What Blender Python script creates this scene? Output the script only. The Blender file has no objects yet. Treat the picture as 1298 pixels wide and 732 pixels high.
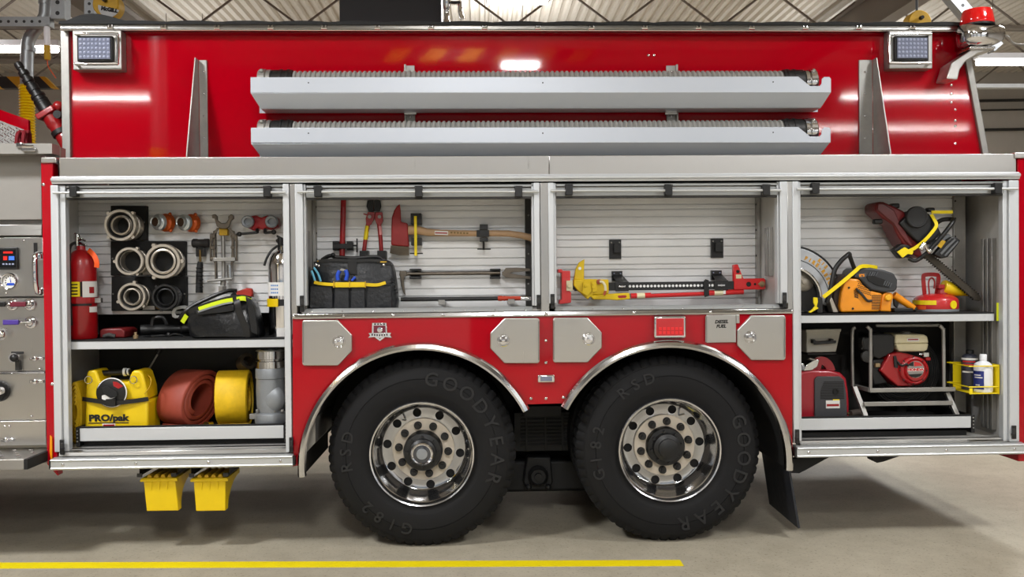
import bpy, bmesh, math, random
from mathutils import Vector, Matrix, noise as mnoise
random.seed(7)
scene = bpy.context.scene
COL = scene.collection
# ------------------------------------------------------------------ camera model (1298 x 732 frame)
F, DC, ZC = 1110.0, 5.0, 1.555
yv = Vector((608-649, 352-366, F)).normalized()
xv = Vector((1, -.0096, 0)); xv.z = -(xv.x*yv.x+xv.y*yv.y)/yv.z; xv.normalize()
zv = xv.cross(yv)
CP = Vector((0, -DC, ZC))
def ray(px, py):
    c = Vector((px-649, py-366, F))
    return Vector((c.dot(xv), c.dot(yv), c.dot(zv)))
def P(px, py, d=0.0):
    r = ray(px, py); return CP + r*((d+DC)/r.y)
def RZ(px, py, z):
    r = ray(px, py); return CP + r*((z-ZC)/r.z)
def mp(d=0.0): return (DC+d)/F
def X(px, py, d=0.0): return P(px, py, d).x
def Z(px, py, d=0.0): return P(px, py, d).z
def rect(x0, y0, x1, y1, d):
    a, b, c, e = P(x0,y0,d), P(x1,y0,d), P(x0,y1,d), P(x1,y1,d)
    return (a.x+c.x)/2, (c.z+e.z)/2, (b.x+e.x)/2, (a.z+b.z)/2      # X0, Z0(low), X1, Z1(high)

# ------------------------------------------------------------------ materials
def lin(c):
    out = []
    for v in c:
        v /= 255.0
        out.append(v/12.92 if v <= .04045 else ((v+.055)/1.055)**2.4)
    return (*out, 1.0)
MATS = {}
def mat(name, col, rough=.5, metal=0.0, coat=0.0, noise=None, bump=None, emit=0.0, brushed=None, spec=None, alpha=1.0, trans=0.0):
    if name in MATS: return MATS[name]
    m = bpy.data.materials.new(name); m.use_nodes = True
    nt = m.node_tree; b = nt.nodes['Principled BSDF']
    c = lin(col)
    b.inputs['Base Color'].default_value = c
    b.inputs['Roughness'].default_value = rough
    b.inputs['Metallic'].default_value = metal
    b.inputs['Coat Weight'].default_value = coat
    b.inputs['Coat Roughness'].default_value = .04
    if brushed is not None and metal > .9:
        tg = nt.nodes.new('ShaderNodeTangent'); tg.direction_type = 'RADIAL'; tg.axis = 'Z'
        b.inputs['Anisotropic'].default_value = .8; b.inputs['Anisotropic Rotation'].default_value = .25 if brushed[2] > 100 else 0.0
        nt.links.new(tg.outputs['Tangent'], b.inputs['Tangent'])
    if spec is not None: b.inputs['Specular IOR Level'].default_value = spec
    if trans: b.inputs['Transmission Weight'].default_value = trans
    if alpha < 1: b.inputs['Alpha'].default_value = alpha
    if emit:
        b.inputs['Emission Color'].default_value = c; b.inputs['Emission Strength'].default_value = emit
    tc = None
    if noise or bump or brushed:
        tc = nt.nodes.new('ShaderNodeTexCoord')
    if noise:
        sc, amt = noise[0], noise[1]
        n = nt.nodes.new('ShaderNodeTexNoise'); n.inputs['Scale'].default_value = sc
        n.inputs['Detail'].default_value = 8; n.inputs['Roughness'].default_value = .65
        nt.links.new(tc.outputs['Object'], n.inputs['Vector'])
        r = nt.nodes.new('ShaderNodeValToRGB')
        r.color_ramp.elements[0].position = .3; r.color_ramp.elements[1].position = .7
        k0, k1 = 1-amt, 1+amt*.6
        r.color_ramp.elements[0].color = (c[0]*k0, c[1]*k0, c[2]*k0, 1)
        r.color_ramp.elements[1].color = (min(1,c[0]*k1), min(1,c[1]*k1), min(1,c[2]*k1), 1)
        nt.links.new(n.outputs['Fac'], r.inputs['Fac']); nt.links.new(r.outputs['Color'], b.inputs['Base Color'])
    if bump:
        n = nt.nodes.new('ShaderNodeTexNoise'); n.inputs['Scale'].default_value = bump[0]; n.inputs['Detail'].default_value = 4
        nt.links.new(tc.outputs['Object'], n.inputs['Vector'])
        bp = nt.nodes.new('ShaderNodeBump'); bp.inputs['Strength'].default_value = bump[1]; bp.inputs['Distance'].default_value = bump[2] if len(bump) > 2 else .004
        nt.links.new(n.outputs['Fac'], bp.inputs['Height']); nt.links.new(bp.outputs['Normal'], b.inputs['Normal'])
    if brushed:
        mpn = nt.nodes.new('ShaderNodeMapping'); mpn.inputs['Scale'].default_value = brushed
        n = nt.nodes.new('ShaderNodeTexNoise'); n.inputs['Scale'].default_value = 1.0; n.inputs['Detail'].default_value = 3
        nt.links.new(tc.outputs['Object'], mpn.inputs['Vector']); nt.links.new(mpn.outputs['Vector'], n.inputs['Vector'])
        mr = nt.nodes.new('ShaderNodeMapRange'); mr.inputs['To Min'].default_value = rough*.75; mr.inputs['To Max'].default_value = rough*1.35
        nt.links.new(n.outputs['Fac'], mr.inputs['Value']); nt.links.new(mr.outputs['Result'], b.inputs['Roughness'])
        bp = nt.nodes.new('ShaderNodeBump'); bp.inputs['Strength'].default_value = .06; bp.inputs['Distance'].default_value = .002
        nt.links.new(n.outputs['Fac'], bp.inputs['Height']); nt.links.new(bp.outputs['Normal'], b.inputs['Normal'])
    MATS[name] = m
    return m
RED = mat('red_paint', (166, 0, 20), .045, spec=.40)
RED2 = mat('red_enamel', (158, 10, 18), .35, coat=.4, noise=(14, .18))
DKRED = mat('dark_red_plastic', (108, 22, 24), .42, noise=(20, .2))
STEEL = mat('brushed_stainless', (208, 206, 203), .30, 1.0, brushed=(300, 300, 3))
STEELH = mat('brushed_stainless_across', (166, 164, 160), .30, 1.0, brushed=(3, 3, 400))
STEELD = mat('dull_stainless', (160, 158, 154), .45, .8, noise=(9, .15))
CHROME = mat('chrome', (225, 225, 228), .07, 1.0)
POLISH = mat('polished_aluminium', (215, 215, 216), .13, 1.0)
ALU = mat('satin_aluminium', (196, 198, 198), .42, .55)
PANELG = mat('dull_panel_steel', (152, 149, 144), .5, .4, noise=(3, .06))
HEAD = mat('shutter_slat_grey', (164, 166, 166), .5, .3)
ALUW = mat('clear_anodised_aluminium', (206, 209, 212), .40, .35)
TRAY = mat('grey_coated_aluminium', (192, 198, 208), .38, .25)
SLAT = mat('mill_aluminium_slats', (234, 234, 234), .45, .35, noise=(3, .06))
GREYP = mat('light_grey_paint', (176, 178, 178), .5, noise=(6, .08))
DKGREY = mat('dark_grey_metal', (58, 57, 56), .5, .4, noise=(8, .2))
BLACK = mat('black_plastic', (18, 18, 19), .42)
BLACKM = mat('black_matte', (14, 14, 14), .75)
RUBBER = mat('tyre_rubber', (15, 15, 17), .7, spec=.3, noise=(18, .22))
RUBBERL = mat('tyre_rubber_letters', (21, 21, 23), .55)
MATR = mat('black_rubber_mat', (12, 12, 13), .8)
CHASSIS = mat('chassis_black', (13, 13, 14), .6, noise=(6, .3))
CANVAS = mat('black_bag_cloth', (29, 31, 35), .42, bump=(30, .5, .012), noise=(12, .2))
VINYL = mat('black_tarp_vinyl', (24, 25, 27), .28, bump=(16, .6, .015))
YEL = mat('yellow_plastic', (224, 190, 6), .42, noise=(10, .06))
YELH = mat('yellow_hose_jacket', (226, 184, 18), .62, noise=(24, .14), bump=(260, .3, .002))
YELS = mat('yellow_strap', (240, 214, 10), .55)
YELP = mat('yellow_line_paint', (236, 214, 8), .5, noise=(5, .07))
YELD = mat('dull_yellow', (190, 150, 20), .6, noise=(12, .2))
LIME = mat('lime_reflective', (206, 226, 30), .4)
WHITE = mat('white_plastic', (232, 234, 238), .4)
LABELW = mat('white_label', (224, 222, 218), .55)
BLUE = mat('blue_grip', (30, 74, 190), .4)
LBLUE = mat('light_blue_grip', (110, 190, 222), .45)
NAVY = mat('navy_label', (30, 44, 120), .5)
ORANGE = mat('orange_plastic', (238, 148, 18), .38, coat=.2, noise=(12, .06))
ORANGEF = mat('orange_anodised', (206, 92, 30), .35, .35, noise=(30, .15))
ORANGET = mat('orange_tag', (226, 84, 26), .5)
CREAM = mat('cream_tank', (222, 212, 176), .45, noise=(10, .08))
BEIGE = mat('beige_paint', (206, 202, 190), .5, noise=(8, .08))
HUBT = mat('bead_blasted_hub', (226, 214, 196), .5, .1, noise=(20, .08))
WOOD = mat('ash_wood', (186, 150, 112), .5, noise=(16, .12))
HOSEB = mat('red_brown_hose', (148, 62, 46), .6, noise=(10, .14), bump=(220, .25, .002))
HOSEG = mat('grey_suction_hose', (140, 139, 135), .5, noise=(8, .1))
IRON = mat('cast_grey', (146, 150, 154), .45, .5, noise=(14, .12))
FORGED = mat('forged_steel', (112, 104, 94), .42, .85, noise=(20, .2))
BRASS = mat('worn_brass', (120, 98, 60), .4, .8)
TAN = mat('cast_bronze', (150, 128, 96), .5, .5)
LEDL = mat('led_lens', (112, 118, 138), .15, coat=.5)
LEDD = mat('led_dot', (150, 157, 182), .2)
REDL = mat('red_lens', (186, 8, 20), .12, coat=.6)
BEACON = mat('red_beacon_dome', (226, 18, 20), .12, coat=.8)
AMBER = mat('amber_lens', (240, 150, 12), .25)
SCREEN = mat('display_black', (10, 12, 16), .2)
SCRB = mat('display_blue', (60, 110, 220), .4, emit=.8)
SCRR = mat('display_red', (200, 30, 20), .4, emit=.6)
PURPLE = mat('purple_label', (72, 50, 140), .5)
MAROON = mat('maroon_label', (104, 24, 44), .5)
CONC = mat('block_wall', (196, 192, 186), .8, noise=(1.5, .08))
LAMPE = mat('lamp_diffuser', (255, 250, 242), .5, emit=26.0)
DECK = mat('ceiling_deck', (212, 205, 193), .6, noise=(.6, .05))
JOIST = mat('joist_paint', (128, 120, 112), .6)
GALV = mat('galvanised_pipe', (152, 156, 158), .42, .6, noise=(10, .12))
SCRN = mat('black_screen', (38, 40, 44), .6)

# ------------------------------------------------------------------ mesh builder
def ang(a): return math.radians(a)
def crv(pts, n=6, closed=False):
    """Catmull-Rom through the points."""
    pts = [Vector(p) for p in pts]; out = []; N = len(pts)
    for i in range(N if closed else N-1):
        if closed: p0, p1, p2, p3 = pts[(i-1) % N], pts[i], pts[(i+1) % N], pts[(i+2) % N]
        else: p0, p1, p2, p3 = pts[max(i-1,0)], pts[i], pts[i+1], pts[min(i+2,N-1)]
        for k in range(n):
            t = k/n; t2 = t*t; t3 = t2*t
            out.append(.5*((2*p1)+(p2-p0)*t+(2*p0-5*p1+4*p2-p3)*t2+(3*p1-p0-3*p2+p3)*t3))
    if not closed: out.append(pts[-1])
    return out
TXT = Matrix(((1,0,0),(0,0,-1),(0,1,0))).to_4x4()      # text plane facing the camera side (-Y)
def text_mesh(s, size, extrude, bold=0.0, shear=0.0):
    cu = bpy.data.curves.new('lettering', 'FONT'); cu.body = s; cu.size = size; cu.extrude = extrude
    cu.align_x = 'CENTER'; cu.align_y = 'CENTER'; cu.offset = bold; cu.shear = shear; cu.resolution_u = 3
    ob = bpy.data.objects.new('lettering', cu); COL.objects.link(ob)
    dg = bpy.context.evaluated_depsgraph_get(); me = bpy.data.meshes.new_from_object(ob.evaluated_get(dg))
    bpy.data.objects.remove(ob); bpy.data.curves.remove(cu)
    return me
PVX = {}
class MB:
    def __init__(s): s.bm = bmesh.new(); s.mi = 0
    def m(s, i): s.mi = i; return s
    def face(s, vs):
        try:
            f = s.bm.faces.new(vs); f.material_index = s.mi; return f
        except ValueError: return None
    def V(s, co): return s.bm.verts.new(co)
    def prism(s, a, b):
        """two matching loops of points -> solid"""
        A = [s.V(p) for p in a]; B = [s.V(p) for p in b]; n = len(A)
        s.face(A); s.face(B[::-1])
        for i in range(n): s.face((A[i], B[i], B[(i+1) % n], A[(i+1) % n]))
        return s
    def box(s, x0, y0, z0, x1, y1, z1):
        a = [(x0,y0,z0),(x1,y0,z0),(x1,y0,z1),(x0,y0,z1)]; b = [(x,y1,z) for x,_,z in a]
        return s.prism(a, b)
    def pbox(s, px0, py0, px1, py1, d0, d1):
        x0, z0, x1, z1 = rect(px0, py0, px1, py1, d0); return s.box(x0, d0, z0, x1, d1, z1)
    def ppoly(s, pts, d0, d1):
        a = [P(x, y, d0) for x, y in pts]; return s.prism(a, [Vector((p.x, d1, p.z)) for p in a])
    def yz(s, pts, x0, x1):
        return s.prism([(x0, y, z) for y, z in pts], [(x1, y, z) for y, z in pts])
    def xy(s, pts, z0, z1):
        return s.prism([(x, y, z0) for x, y in pts], [(x, y, z1) for x, y in pts])
    def loft(s, rings, caps=True, closed=False):
        R = [[s.V(p) for p in r] for r in rings]; n = len(R[0]); N = len(R)
        for i in range(N if closed else N-1):
            a, b = R[i], R[(i+1) % N]
            for j in range(n): s.face((a[j], a[(j+1) % n], b[(j+1) % n], b[j]))
        if caps and not closed: s.face(R[0][::-1]); s.face(R[-1])
        return s
    def cyl(s, p0, p1, r0, r1=None, seg=20, caps=True):
        p0, p1 = Vector(p0), Vector(p1); r1 = r0 if r1 is None else r1
        ax = (p1-p0).normalized(); u = ax.orthogonal().normalized(); v = ax.cross(u)
        ring = lambda p, r: [p+(u*math.cos(2*math.pi*i/seg)+v*math.sin(2*math.pi*i/seg))*r for i in range(seg)]
        return s.loft([ring(p0, r0), ring(p1, r1)], caps)
    def tube(s, pts, r, seg=8, closed=False, flat=None):
        """sweep; r number or list; flat=(w,h,updir) sweeps a rectangle"""
        pts = [Vector(p) for p in pts]; N = len(pts); rings = []; up = None
        for i in range(N):
            if closed: t = (pts[(i+1) % N]-pts[i-1]).normalized()
            else: t = (pts[min(i+1,N-1)]-pts[max(i-1,0)]).normalized()
            if flat:
                side = Vector(flat[2]).cross(t).normalized(); n = t.cross(side).normalized(); w, h = flat[0]/2, flat[1]/2
                rings.append([pts[i]+side*a*w+n*b*h for a, b in ((-1,-1),(1,-1),(1,1),(-1,1))]); continue
            if up is None: up = t.orthogonal().normalized()
            up = (up-t*up.dot(t)).normalized(); v = t.cross(up); rr = r[i] if isinstance(r, (list, tuple)) else r
            rings.append([pts[i]+(up*math.cos(2*math.pi*k/seg)+v*math.sin(2*math.pi*k/seg))*rr for k in range(seg)])
        return s.loft(rings, True, closed)
    def lathe(s, prof, org, axis, seg=32, closed=False):
        """prof: (r, h) along axis from org"""
        org = Vector(org); ax = Vector(axis).normalized(); u = ax.orthogonal().normalized(); v = ax.cross(u)
        rings = []
        for r, h in prof:
            rings.append([org+ax*h+(u*math.cos(2*math.pi*i/seg)+v*math.sin(2*math.pi*i/seg))*max(r, 1e-5) for i in range(seg)])
        return s.loft(rings, not closed, closed)
    def pl(s, px, py, d, prof, seg=32, axis=(0,1,0), closed=False):
        """lathe about an axis through a pixel; radii in pixels"""
        k = mp(d); return s.lathe([(r*k, h) for r, h in prof], P(px, py, d), axis, seg, closed)
    def pv(s, px, d, prof, seg=28):
        """upright lathe; prof: (radius px, py)"""
        k = mp(d); py0 = prof[0][1]; o = P(px, prof[-1][1], d); o.x = PVX.setdefault((px, d), P(px, (prof[0][1]+prof[-1][1])/2, d).x); zz = [P(px, y, d).z for _, y in prof]
        return s.lathe([(r*k, z-o.z) for (r, _), z in zip(prof, zz)], o, (0,0,1), seg)
    def sph(s, c, r, sx=1, sy=1, sz=1, u=16, v=10):
        c = Vector(c); rings = []
        for i in range(v+1):
            a = math.pi*i/v
            rings.append([c+Vector((max(1e-5, math.sin(a))*math.cos(2*math.pi*k/u)*r*sx, max(1e-5, math.sin(a))*math.sin(2*math.pi*k/u)*r*sy, math.cos(a)*r*sz)) for k in range(u)])
        return s.loft(rings)
    def text(s, t, size, M4, extrude=.001, bold=0.0, shear=0.0):
        me = text_mesh(t, size, extrude, bold, shear); me.transform(M4)
        n0 = len(s.bm.faces); s.bm.from_mesh(me); s.bm.faces.ensure_lookup_table()
        for f in s.bm.faces[n0:]: f.material_index = s.mi
        bpy.data.meshes.remove(me); return s
    def ptext(s, t, px, py, d, hpx, extrude=.001, bold=0.0, rot=0.0, shear=0.0, sx=1.0):
        M4 = Matrix.Translation(P(px, py, d)) @ TXT @ Matrix.Rotation(ang(rot), 4, 'Z') @ Matrix.Diagonal((sx, 1, 1, 1))
        return s.text(t, hpx*mp(d)/.72, M4, extrude, bold, shear)
    def build(s, name, mats, parent=None, bevel=0.0, smooth=35, seg=2):
        bmesh.ops.recalc_face_normals(s.bm, faces=s.bm.faces)
        me = bpy.data.meshes.new(name); s.bm.to_mesh(me); s.bm.free()
        for m in (mats if isinstance(mats, (list, tuple)) else [mats]): me.materials.append(m)
        me.polygons.foreach_set('use_smooth', [True]*len(me.polygons)); me.set_sharp_from_angle(angle=ang(smooth))
        o = bpy.data.objects.new(name, me); COL.objects.link(o)
        if parent is not None: adopt(o, parent)
        if bevel:
            b = o.modifiers.new('edge', 'BEVEL'); b.width = bevel; b.segments = seg; b.limit_method = 'ANGLE'; b.angle_limit = ang(40)
            b.use_clamp_overlap = True
        return o
def world_loc(o):
    v = Vector((0,0,0))
    while o is not None:
        v += o.location
        if o.parent is not None: v += o.matrix_parent_inverse.translation
        o = o.parent
    return v
def adopt(o, parent):
    """child meshes are written in world space; parents are translated only"""
    o.parent = parent; o.matrix_parent_inverse = Matrix.Translation(-world_loc(parent))
def tag(o, label=None, cat=None, group=None, kind=None):
    for k, v in (('label', label), ('category', cat), ('group', group), ('kind', kind)):
        if v: o[k] = v
    return o
FLOOR = {}
def thing(name, label, cat, loc, group=None, fl=False):
    o = bpy.data.objects.new(name, None); COL.objects.link(o); o.location = loc; o.empty_display_size = .1
    if fl: FLOOR[o.name] = loc[2]
    return tag(o, label, cat, group)
def sub(name, parent, loc=None):
    o = bpy.data.objects.new(name, None); COL.objects.link(o); o.parent = parent
    return o
def carve(o, cutters):
    """subtract the cutter meshes from o, leave no cutter behind"""
    for c in cutters:
        b = o.modifiers.new('cut', 'BOOLEAN'); b.object = c; b.solver = 'EXACT'
    bpy.context.view_layer.update()
    dg = bpy.context.evaluated_depsgraph_get(); me = bpy.data.meshes.new_from_object(o.evaluated_get(dg))
    o.modifiers.clear(); o.data = me
    me.polygons.foreach_set('use_smooth', [True]*len(me.polygons)); me.set_sharp_from_angle(angle=ang(35))
    for c in cutters: bpy.data.objects.remove(c)
# ------------------------------------------------------------------ the garage
XW, YB, YF, ZT = 13.0, 13.0, -12.0, 5.75
def structure(name, mb, m, **k):
    o = mb.build(name, m, **k); o['kind'] = 'structure'; return o
def concrete_floor():
    m = bpy.data.materials.new('sealed_concrete'); m.use_nodes = True; nt = m.node_tree; b = nt.nodes['Principled BSDF']
    tc = nt.nodes.new('ShaderNodeTexCoord')
    def noise(sc, det, rough=.6):
        n = nt.nodes.new('ShaderNodeTexNoise'); n.inputs['Scale'].default_value = sc; n.inputs['Detail'].default_value = det; n.inputs['Roughness'].default_value = rough
        nt.links.new(tc.outputs['Object'], n.inputs['Vector']); return n
    a, c, e = noise(.7, 6), noise(60, 3), noise(7, 8, .7)
    r = nt.nodes.new('ShaderNodeValToRGB'); r.color_ramp.elements[0].position = .3; r.color_ramp.elements[1].position = .72
    r.color_ramp.elements[0].color = lin((162, 154, 136)); r.color_ramp.elements[1].color = lin((184, 176, 158))
    nt.links.new(a.outputs['Fac'], r.inputs['Fac'])
    sp = nt.nodes.new('ShaderNodeValToRGB'); sp.color_ramp.elements[0].position = .30; sp.color_ramp.elements[1].position = .42
    sp.color_ramp.elements[0].color = (.55,.52,.48,1); sp.color_ramp.elements[1].color = (1,1,1,1)
    nt.links.new(c.outputs['Fac'], sp.inputs['Fac'])
    s2 = nt.nodes.new('ShaderNodeValToRGB'); s2.color_ramp.elements[0].position = .34; s2.color_ramp.elements[1].position = .6
    s2.color_ramp.elements[0].color = (.86,.85,.84,1); s2.color_ramp.elements[1].color = (1,1,1,1)
    nt.links.new(e.outputs['Fac'], s2.inputs['Fac'])
    def mul(x, y):
        k = nt.nodes.new('ShaderNodeMix'); k.data_type = 'RGBA'; k.blend_type = 'MULTIPLY'; k.inputs['Factor'].default_value = 1
        nt.links.new(x, k.inputs['A']); nt.links.new(y, k.inputs['B']); return k.outputs['Result']
    nt.links.new(mul(mul(r.outputs['Color'], sp.outputs['Color']), s2.outputs['Color']), b.inputs['Base Color'])
    b.inputs['Roughness'].default_value = .42; b.inputs['Specular IOR Level'].default_value = .35
    bp = nt.nodes.new('ShaderNodeBump'); bp.inputs['Strength'].default_value = .12; bp.inputs['Distance'].default_value = .004
    nt.links.new(e.outputs['Fac'], bp.inputs['Height']); nt.links.new(bp.outputs['Normal'], b.inputs['Normal'])
    return m
structure('floor', MB().box(-XW, YF, -.12, XW, YB, 0), concrete_floor())
structure('wall_back', MB().box(-XW, YB, 0, XW, YB+.2, ZT+.3), CONC)
structure('wall_front', MB().box(-XW, YF-.2, 0, XW, YF, ZT+.3), mat('front_block_wall', (112, 110, 108), .8, noise=(1.5, .08)))
structure('wall_left', MB().box(-XW-.2, YF, 0, -XW, YB, ZT+.3), CONC)
structure('wall_right', MB().box(XW, YF, 0, XW+.2, YB, ZT+.3), CONC)
# corrugated roof deck, ribs running away from the camera
mb = MB(); pts = []; x = -XW
while x < XW:
    pts += [(x, ZT), (x+.05, ZT), (x+.075, ZT+.05), (x+.125, ZT+.05)]; x += .15
pts.append((XW, ZT))
lo = [mb.V((px_, YF, z)) for px_, z in pts]; hi = [mb.V((px_, YB, z)) for px_, z in pts]
for i in range(len(pts)-1): mb.face((lo[i], hi[i], hi[i+1], lo[i+1]))
structure('ceiling', mb, DECK, smooth=10)
# open-web roof joists
for k, y in enumerate((-8.5, -5.5, -2.5, .5, 3.4, 5.6, 7.6, 9.6, 11.6)):
    mb = MB(); zt, zb = ZT-.03, 5.12
    mb.box(-XW, y-.05, zt-.05, XW, y+.05, zt); mb.box(-XW, y-.05, zb, XW, y+.05, zb+.05)
    x = -XW; up = False
    while x < XW-.6:
        mb.cyl((x, y, zb+.02 if not up else zt-.02), (x+.75, y, zt-.02 if not up else zb+.02), .017, seg=6); x += .75; up = not up
    structure('roof_joist_beam', mb, JOIST)
# wide flange girders running away from the camera, one each side
for gx in (-5.15, 5.6):
    mb = MB()
    mb.box(gx-.11, YF, 5.0, gx+.11, YB, 5.02); mb.box(gx-.11, YF, 5.5, gx+.11, YB, 5.52); mb.box(gx-.012, YF, 5.02, gx+.012, YB, 5.5)
    structure('girder_beam', mb, JOIST)
# yellow line painted on the floor
a, b, c, e = RZ(-330, 715.2, 0), RZ(862, 710.6, 0), RZ(867, 718.2, 0), RZ(-330, 722.6, 0)
mb = MB(); mb.prism([(p.x, p.y, .0002) for p in (a, b, c, e)], [(p.x, p.y, .0016) for p in (a, b, c, e)])
structure('floor_marking', mb, YELP)
# roller garage doors in the front wall, behind the camera
for k, x0 in enumerate((-9.4, -4.2, 1.0, 6.2)):
    mb = MB(); z = .02
    for r in range(8):
        mb.m(1 if r in (3, 4) else 0).box(x0, YF, z, x0+4.0, YF+.05, z+.49); z += .5
    o = structure('door_%d' % (k+1), mb, [mat('garage_door_white', (232, 232, 230), .5), mat('garage_door_glass', (150, 168, 186), .12, coat=.5)], bevel=.01)

# ------------------------------------------------------------------ ceiling lamps
def lamp(c, w, l, label, watts, group='ceiling lamps', up=None):
    t = thing('ceiling_light', label, 'ceiling light', (c[0], c[1], c[2]), group)
    x, y, z = c
    MB().box(x-w/2, y-l/2, z+.012, x+w/2, y+l/2, z+.075).build('housing', GREYP, t, bevel=.01)
    MB().box(x-w/2+.02, y-l/2+.02, z, x+w/2-.02, y+l/2-.02, z+.011).build('diffuser', LAMPE, t)
    mb = MB()
    for sx in (-1, 1): mb.cyl((x+sx*w*.35, y, z+.075), (x+sx*w*.35, y, ZT), .006, seg=6)
    mb.build('hanger', JOIST, t)
    la = bpy.data.lights.new('lamp', 'AREA'); la.shape = 'RECTANGLE'; la.size = w-.04; la.size_y = l-.04; la.energy = watts; la.color = (.975, .985, 1.0)
    lo = bpy.data.objects.new('lamp', la); COL.objects.link(lo); lo.location = (x, y, z-.006); lo.parent = t
    lo.matrix_parent_inverse = Matrix.Translation(-Vector(c))
    ua = bpy.data.lights.new('lamp', 'AREA'); ua.shape = 'RECTANGLE'; ua.size = w-.1; ua.size_y = l-.1; ua.energy = (watts*(.22 if y > 2 else .2) if up is None else up); ua.color = (.975, .985, 1.0)  # extra upward light added to each fixture to lift the ceiling
    uo = bpy.data.objects.new('lamp', ua); COL.objects.link(uo); uo.location = (x, y, z+.09); uo.rotation_euler = (math.pi, 0, 0); uo.parent = t
    uo.matrix_parent_inverse = Matrix.Translation(-Vector(c))
    return t
UP = .30
LZ = 5.05
m_ = RZ(660, 80, LZ)
# mirror the reflected lamp out of the red side panel (plane y = .28)
pr = P(660, 80, .28); r_ = ray(660, 80); t_ = (LZ-CP.z)/r_.z; v_ = CP+r_*t_
REFL = (v_.x, .56-v_.y, LZ)
lamp(REFL, .62, .62, 'square lamp mirrored as a white patch in the red panel above the hose trays', 420)
v2 = RZ(657, -3, LZ)
lamp((v2.x, v2.y, LZ), .80, .62, 'bright white ceiling lamp above the middle of the truck roof edge', 220, up=3)
for x, y, e, s in ((-.3, -6.1, 330, 'bright square lamp hanging over the floor in front of the wheels'),
                (-3.9, -2.8, 640, 'square lamp hanging over the floor in front of the pump panel'), (4.5, -2.6, 350, 'square lamp hanging over the floor in front of the rear corner'),
                (-7.6, 6.5, 200, 'square lamp over the bay behind the pump panel'), (6.2, 3.2, 420, 'square lamp over the bay behind the rear corner'),
                (.4, 8.2, 200, 'square lamp over the bay straight behind the truck'), (6.6, 10.0, 160, 'square lamp by the back wall behind the rear corner')):
    lamp((x, y, LZ), .8, .8, s, e)
for x, s in ((-4.6, 'added low uplight hidden behind the truck towards the pump panel end'), (.5, 'added low uplight hidden behind the middle of the truck'), (5.6, 'added low uplight hidden behind the truck towards its rear end')):
    lamp((x, 9.0, 3.9), .8, .8, s, 45, up=52)  # added uplights, unseen behind the truck, to brighten the roof deck
def tube_lamp(px0, py0, px1, py1, d, label, watts):
    a, b = P(px0, py0, d), P(px1, py1, d); z = (a.z+b.z)/2
    t = thing('strip_light', label, 'strip light', (a.x, d, z), 'strip lights')
    MB().box(a.x, d-.05, z+.04, b.x, d+.05, z+.12).build('housing', WHITE, t, bevel=.008)
    MB().cyl((a.x+.03, d, z), (b.x-.03, d, z), .045, seg=14).build('tube', LAMPE, t)
    mb = MB()
    for f in (.12, .88): mb.cyl((a.x+(b.x-a.x)*f, d, z+.12), (a.x+(b.x-a.x)*f, d, ZT), .006, seg=6)
    mb.build('hanger', JOIST, t)
tube_lamp(1236, 79, 1420, 79, 6.6, 'long white strip light behind the red beacon at the rear corner', 0)
tube_lamp(-90, 63, 76, 62, 7.0, 'long white strip light behind the bent grey duct', 0)
def front_strip(x0, x1, y, z, label, watts):
    t = thing('strip_light', label, 'strip light', ((x0+x1)/2, y, z), 'strip lights')
    MB().box(x0, y-.05, z+.04, x1, y+.05, z+.12).build('housing', WHITE, t, bevel=.008)
    MB().cyl((x0+.03, y, z), (x1-.03, y, z), .04, seg=14).build('tube', LAMPE, t)
    mb = MB()
    for f in (.12, .88): mb.cyl((x0+(x1-x0)*f, y, z+.12), (x0+(x1-x0)*f, y, ZT), .006, seg=6)
    mb.build('hanger', JOIST, t)
    la = bpy.data.lights.new('lamp', 'AREA'); la.shape = 'RECTANGLE'; la.size = x1-x0; la.size_y = .06; la.energy = watts; la.color = (.975, .985, 1.0)
    lo = bpy.data.objects.new('lamp', la); COL.objects.link(lo); lo.location = ((x0+x1)/2, y, z-.045); lo.parent = t
    lo.matrix_parent_inverse = Matrix.Translation(-t.location)
front_strip(-8.2, -5.3, -9.2, 4.62, 'long strip light by the first garage door, mirrored left of the red panel', 260)
front_strip(6.2, 9.0, -9.2, 4.62, 'long strip light by the fourth garage door, mirrored right of the red panel', 260)
front_strip(6.0, 9.2, -10.6, 4.30, 'lower strip light on the fourth garage door track', 160)

# ------------------------------------------------------------------ things beyond and before the truck
# hazard striped header beams (one seen past the pump panel, one mirrored in the red panel)
HZY = mat('hazard_yellow', (206, 160, 24), .5); HZB = mat('hazard_black', (24, 22, 22), .5)
def hazard(name, x0, x1, y, z0, z1, pitch, label, slant=1):
    mb = MB(); x = x0; k = 0; h = z1-z0
    while x < x1-.01:
        e = min(x+pitch, x1); mb.m(k % 2)
        mb.prism([(x, y, z0), (e, y, z0), (e+slant*h, y, z1), (x+slant*h, y, z1)], [(x, y+.06, z0), (e, y+.06, z0), (e+slant*h, y+.06, z1), (x+slant*h, y+.06, z1)])
        x = e; k += 1
    t = tag(mb.build(name, [HZY, HZB]), label, 'barrier beam', 'hazard beams')
    return t
a = P(-60, 112, 4.2); b = P(78, 97, 4.2)
hb = hazard('hazard_beam', a.x, b.x-.05, 4.2, a.z, b.z, .165, 'black and yellow striped beam behind the deck gun', -1)
q = RZ(560, 66, 4.75); q2 = RZ(752, 60, 4.75)
yy = .56-q.y
hazard('hazard_beam', -1.35, q2.x, yy-.06, 4.62, 4.80, .26, 'black and yellow striped beam mirrored in the red panel', 1)
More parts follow.
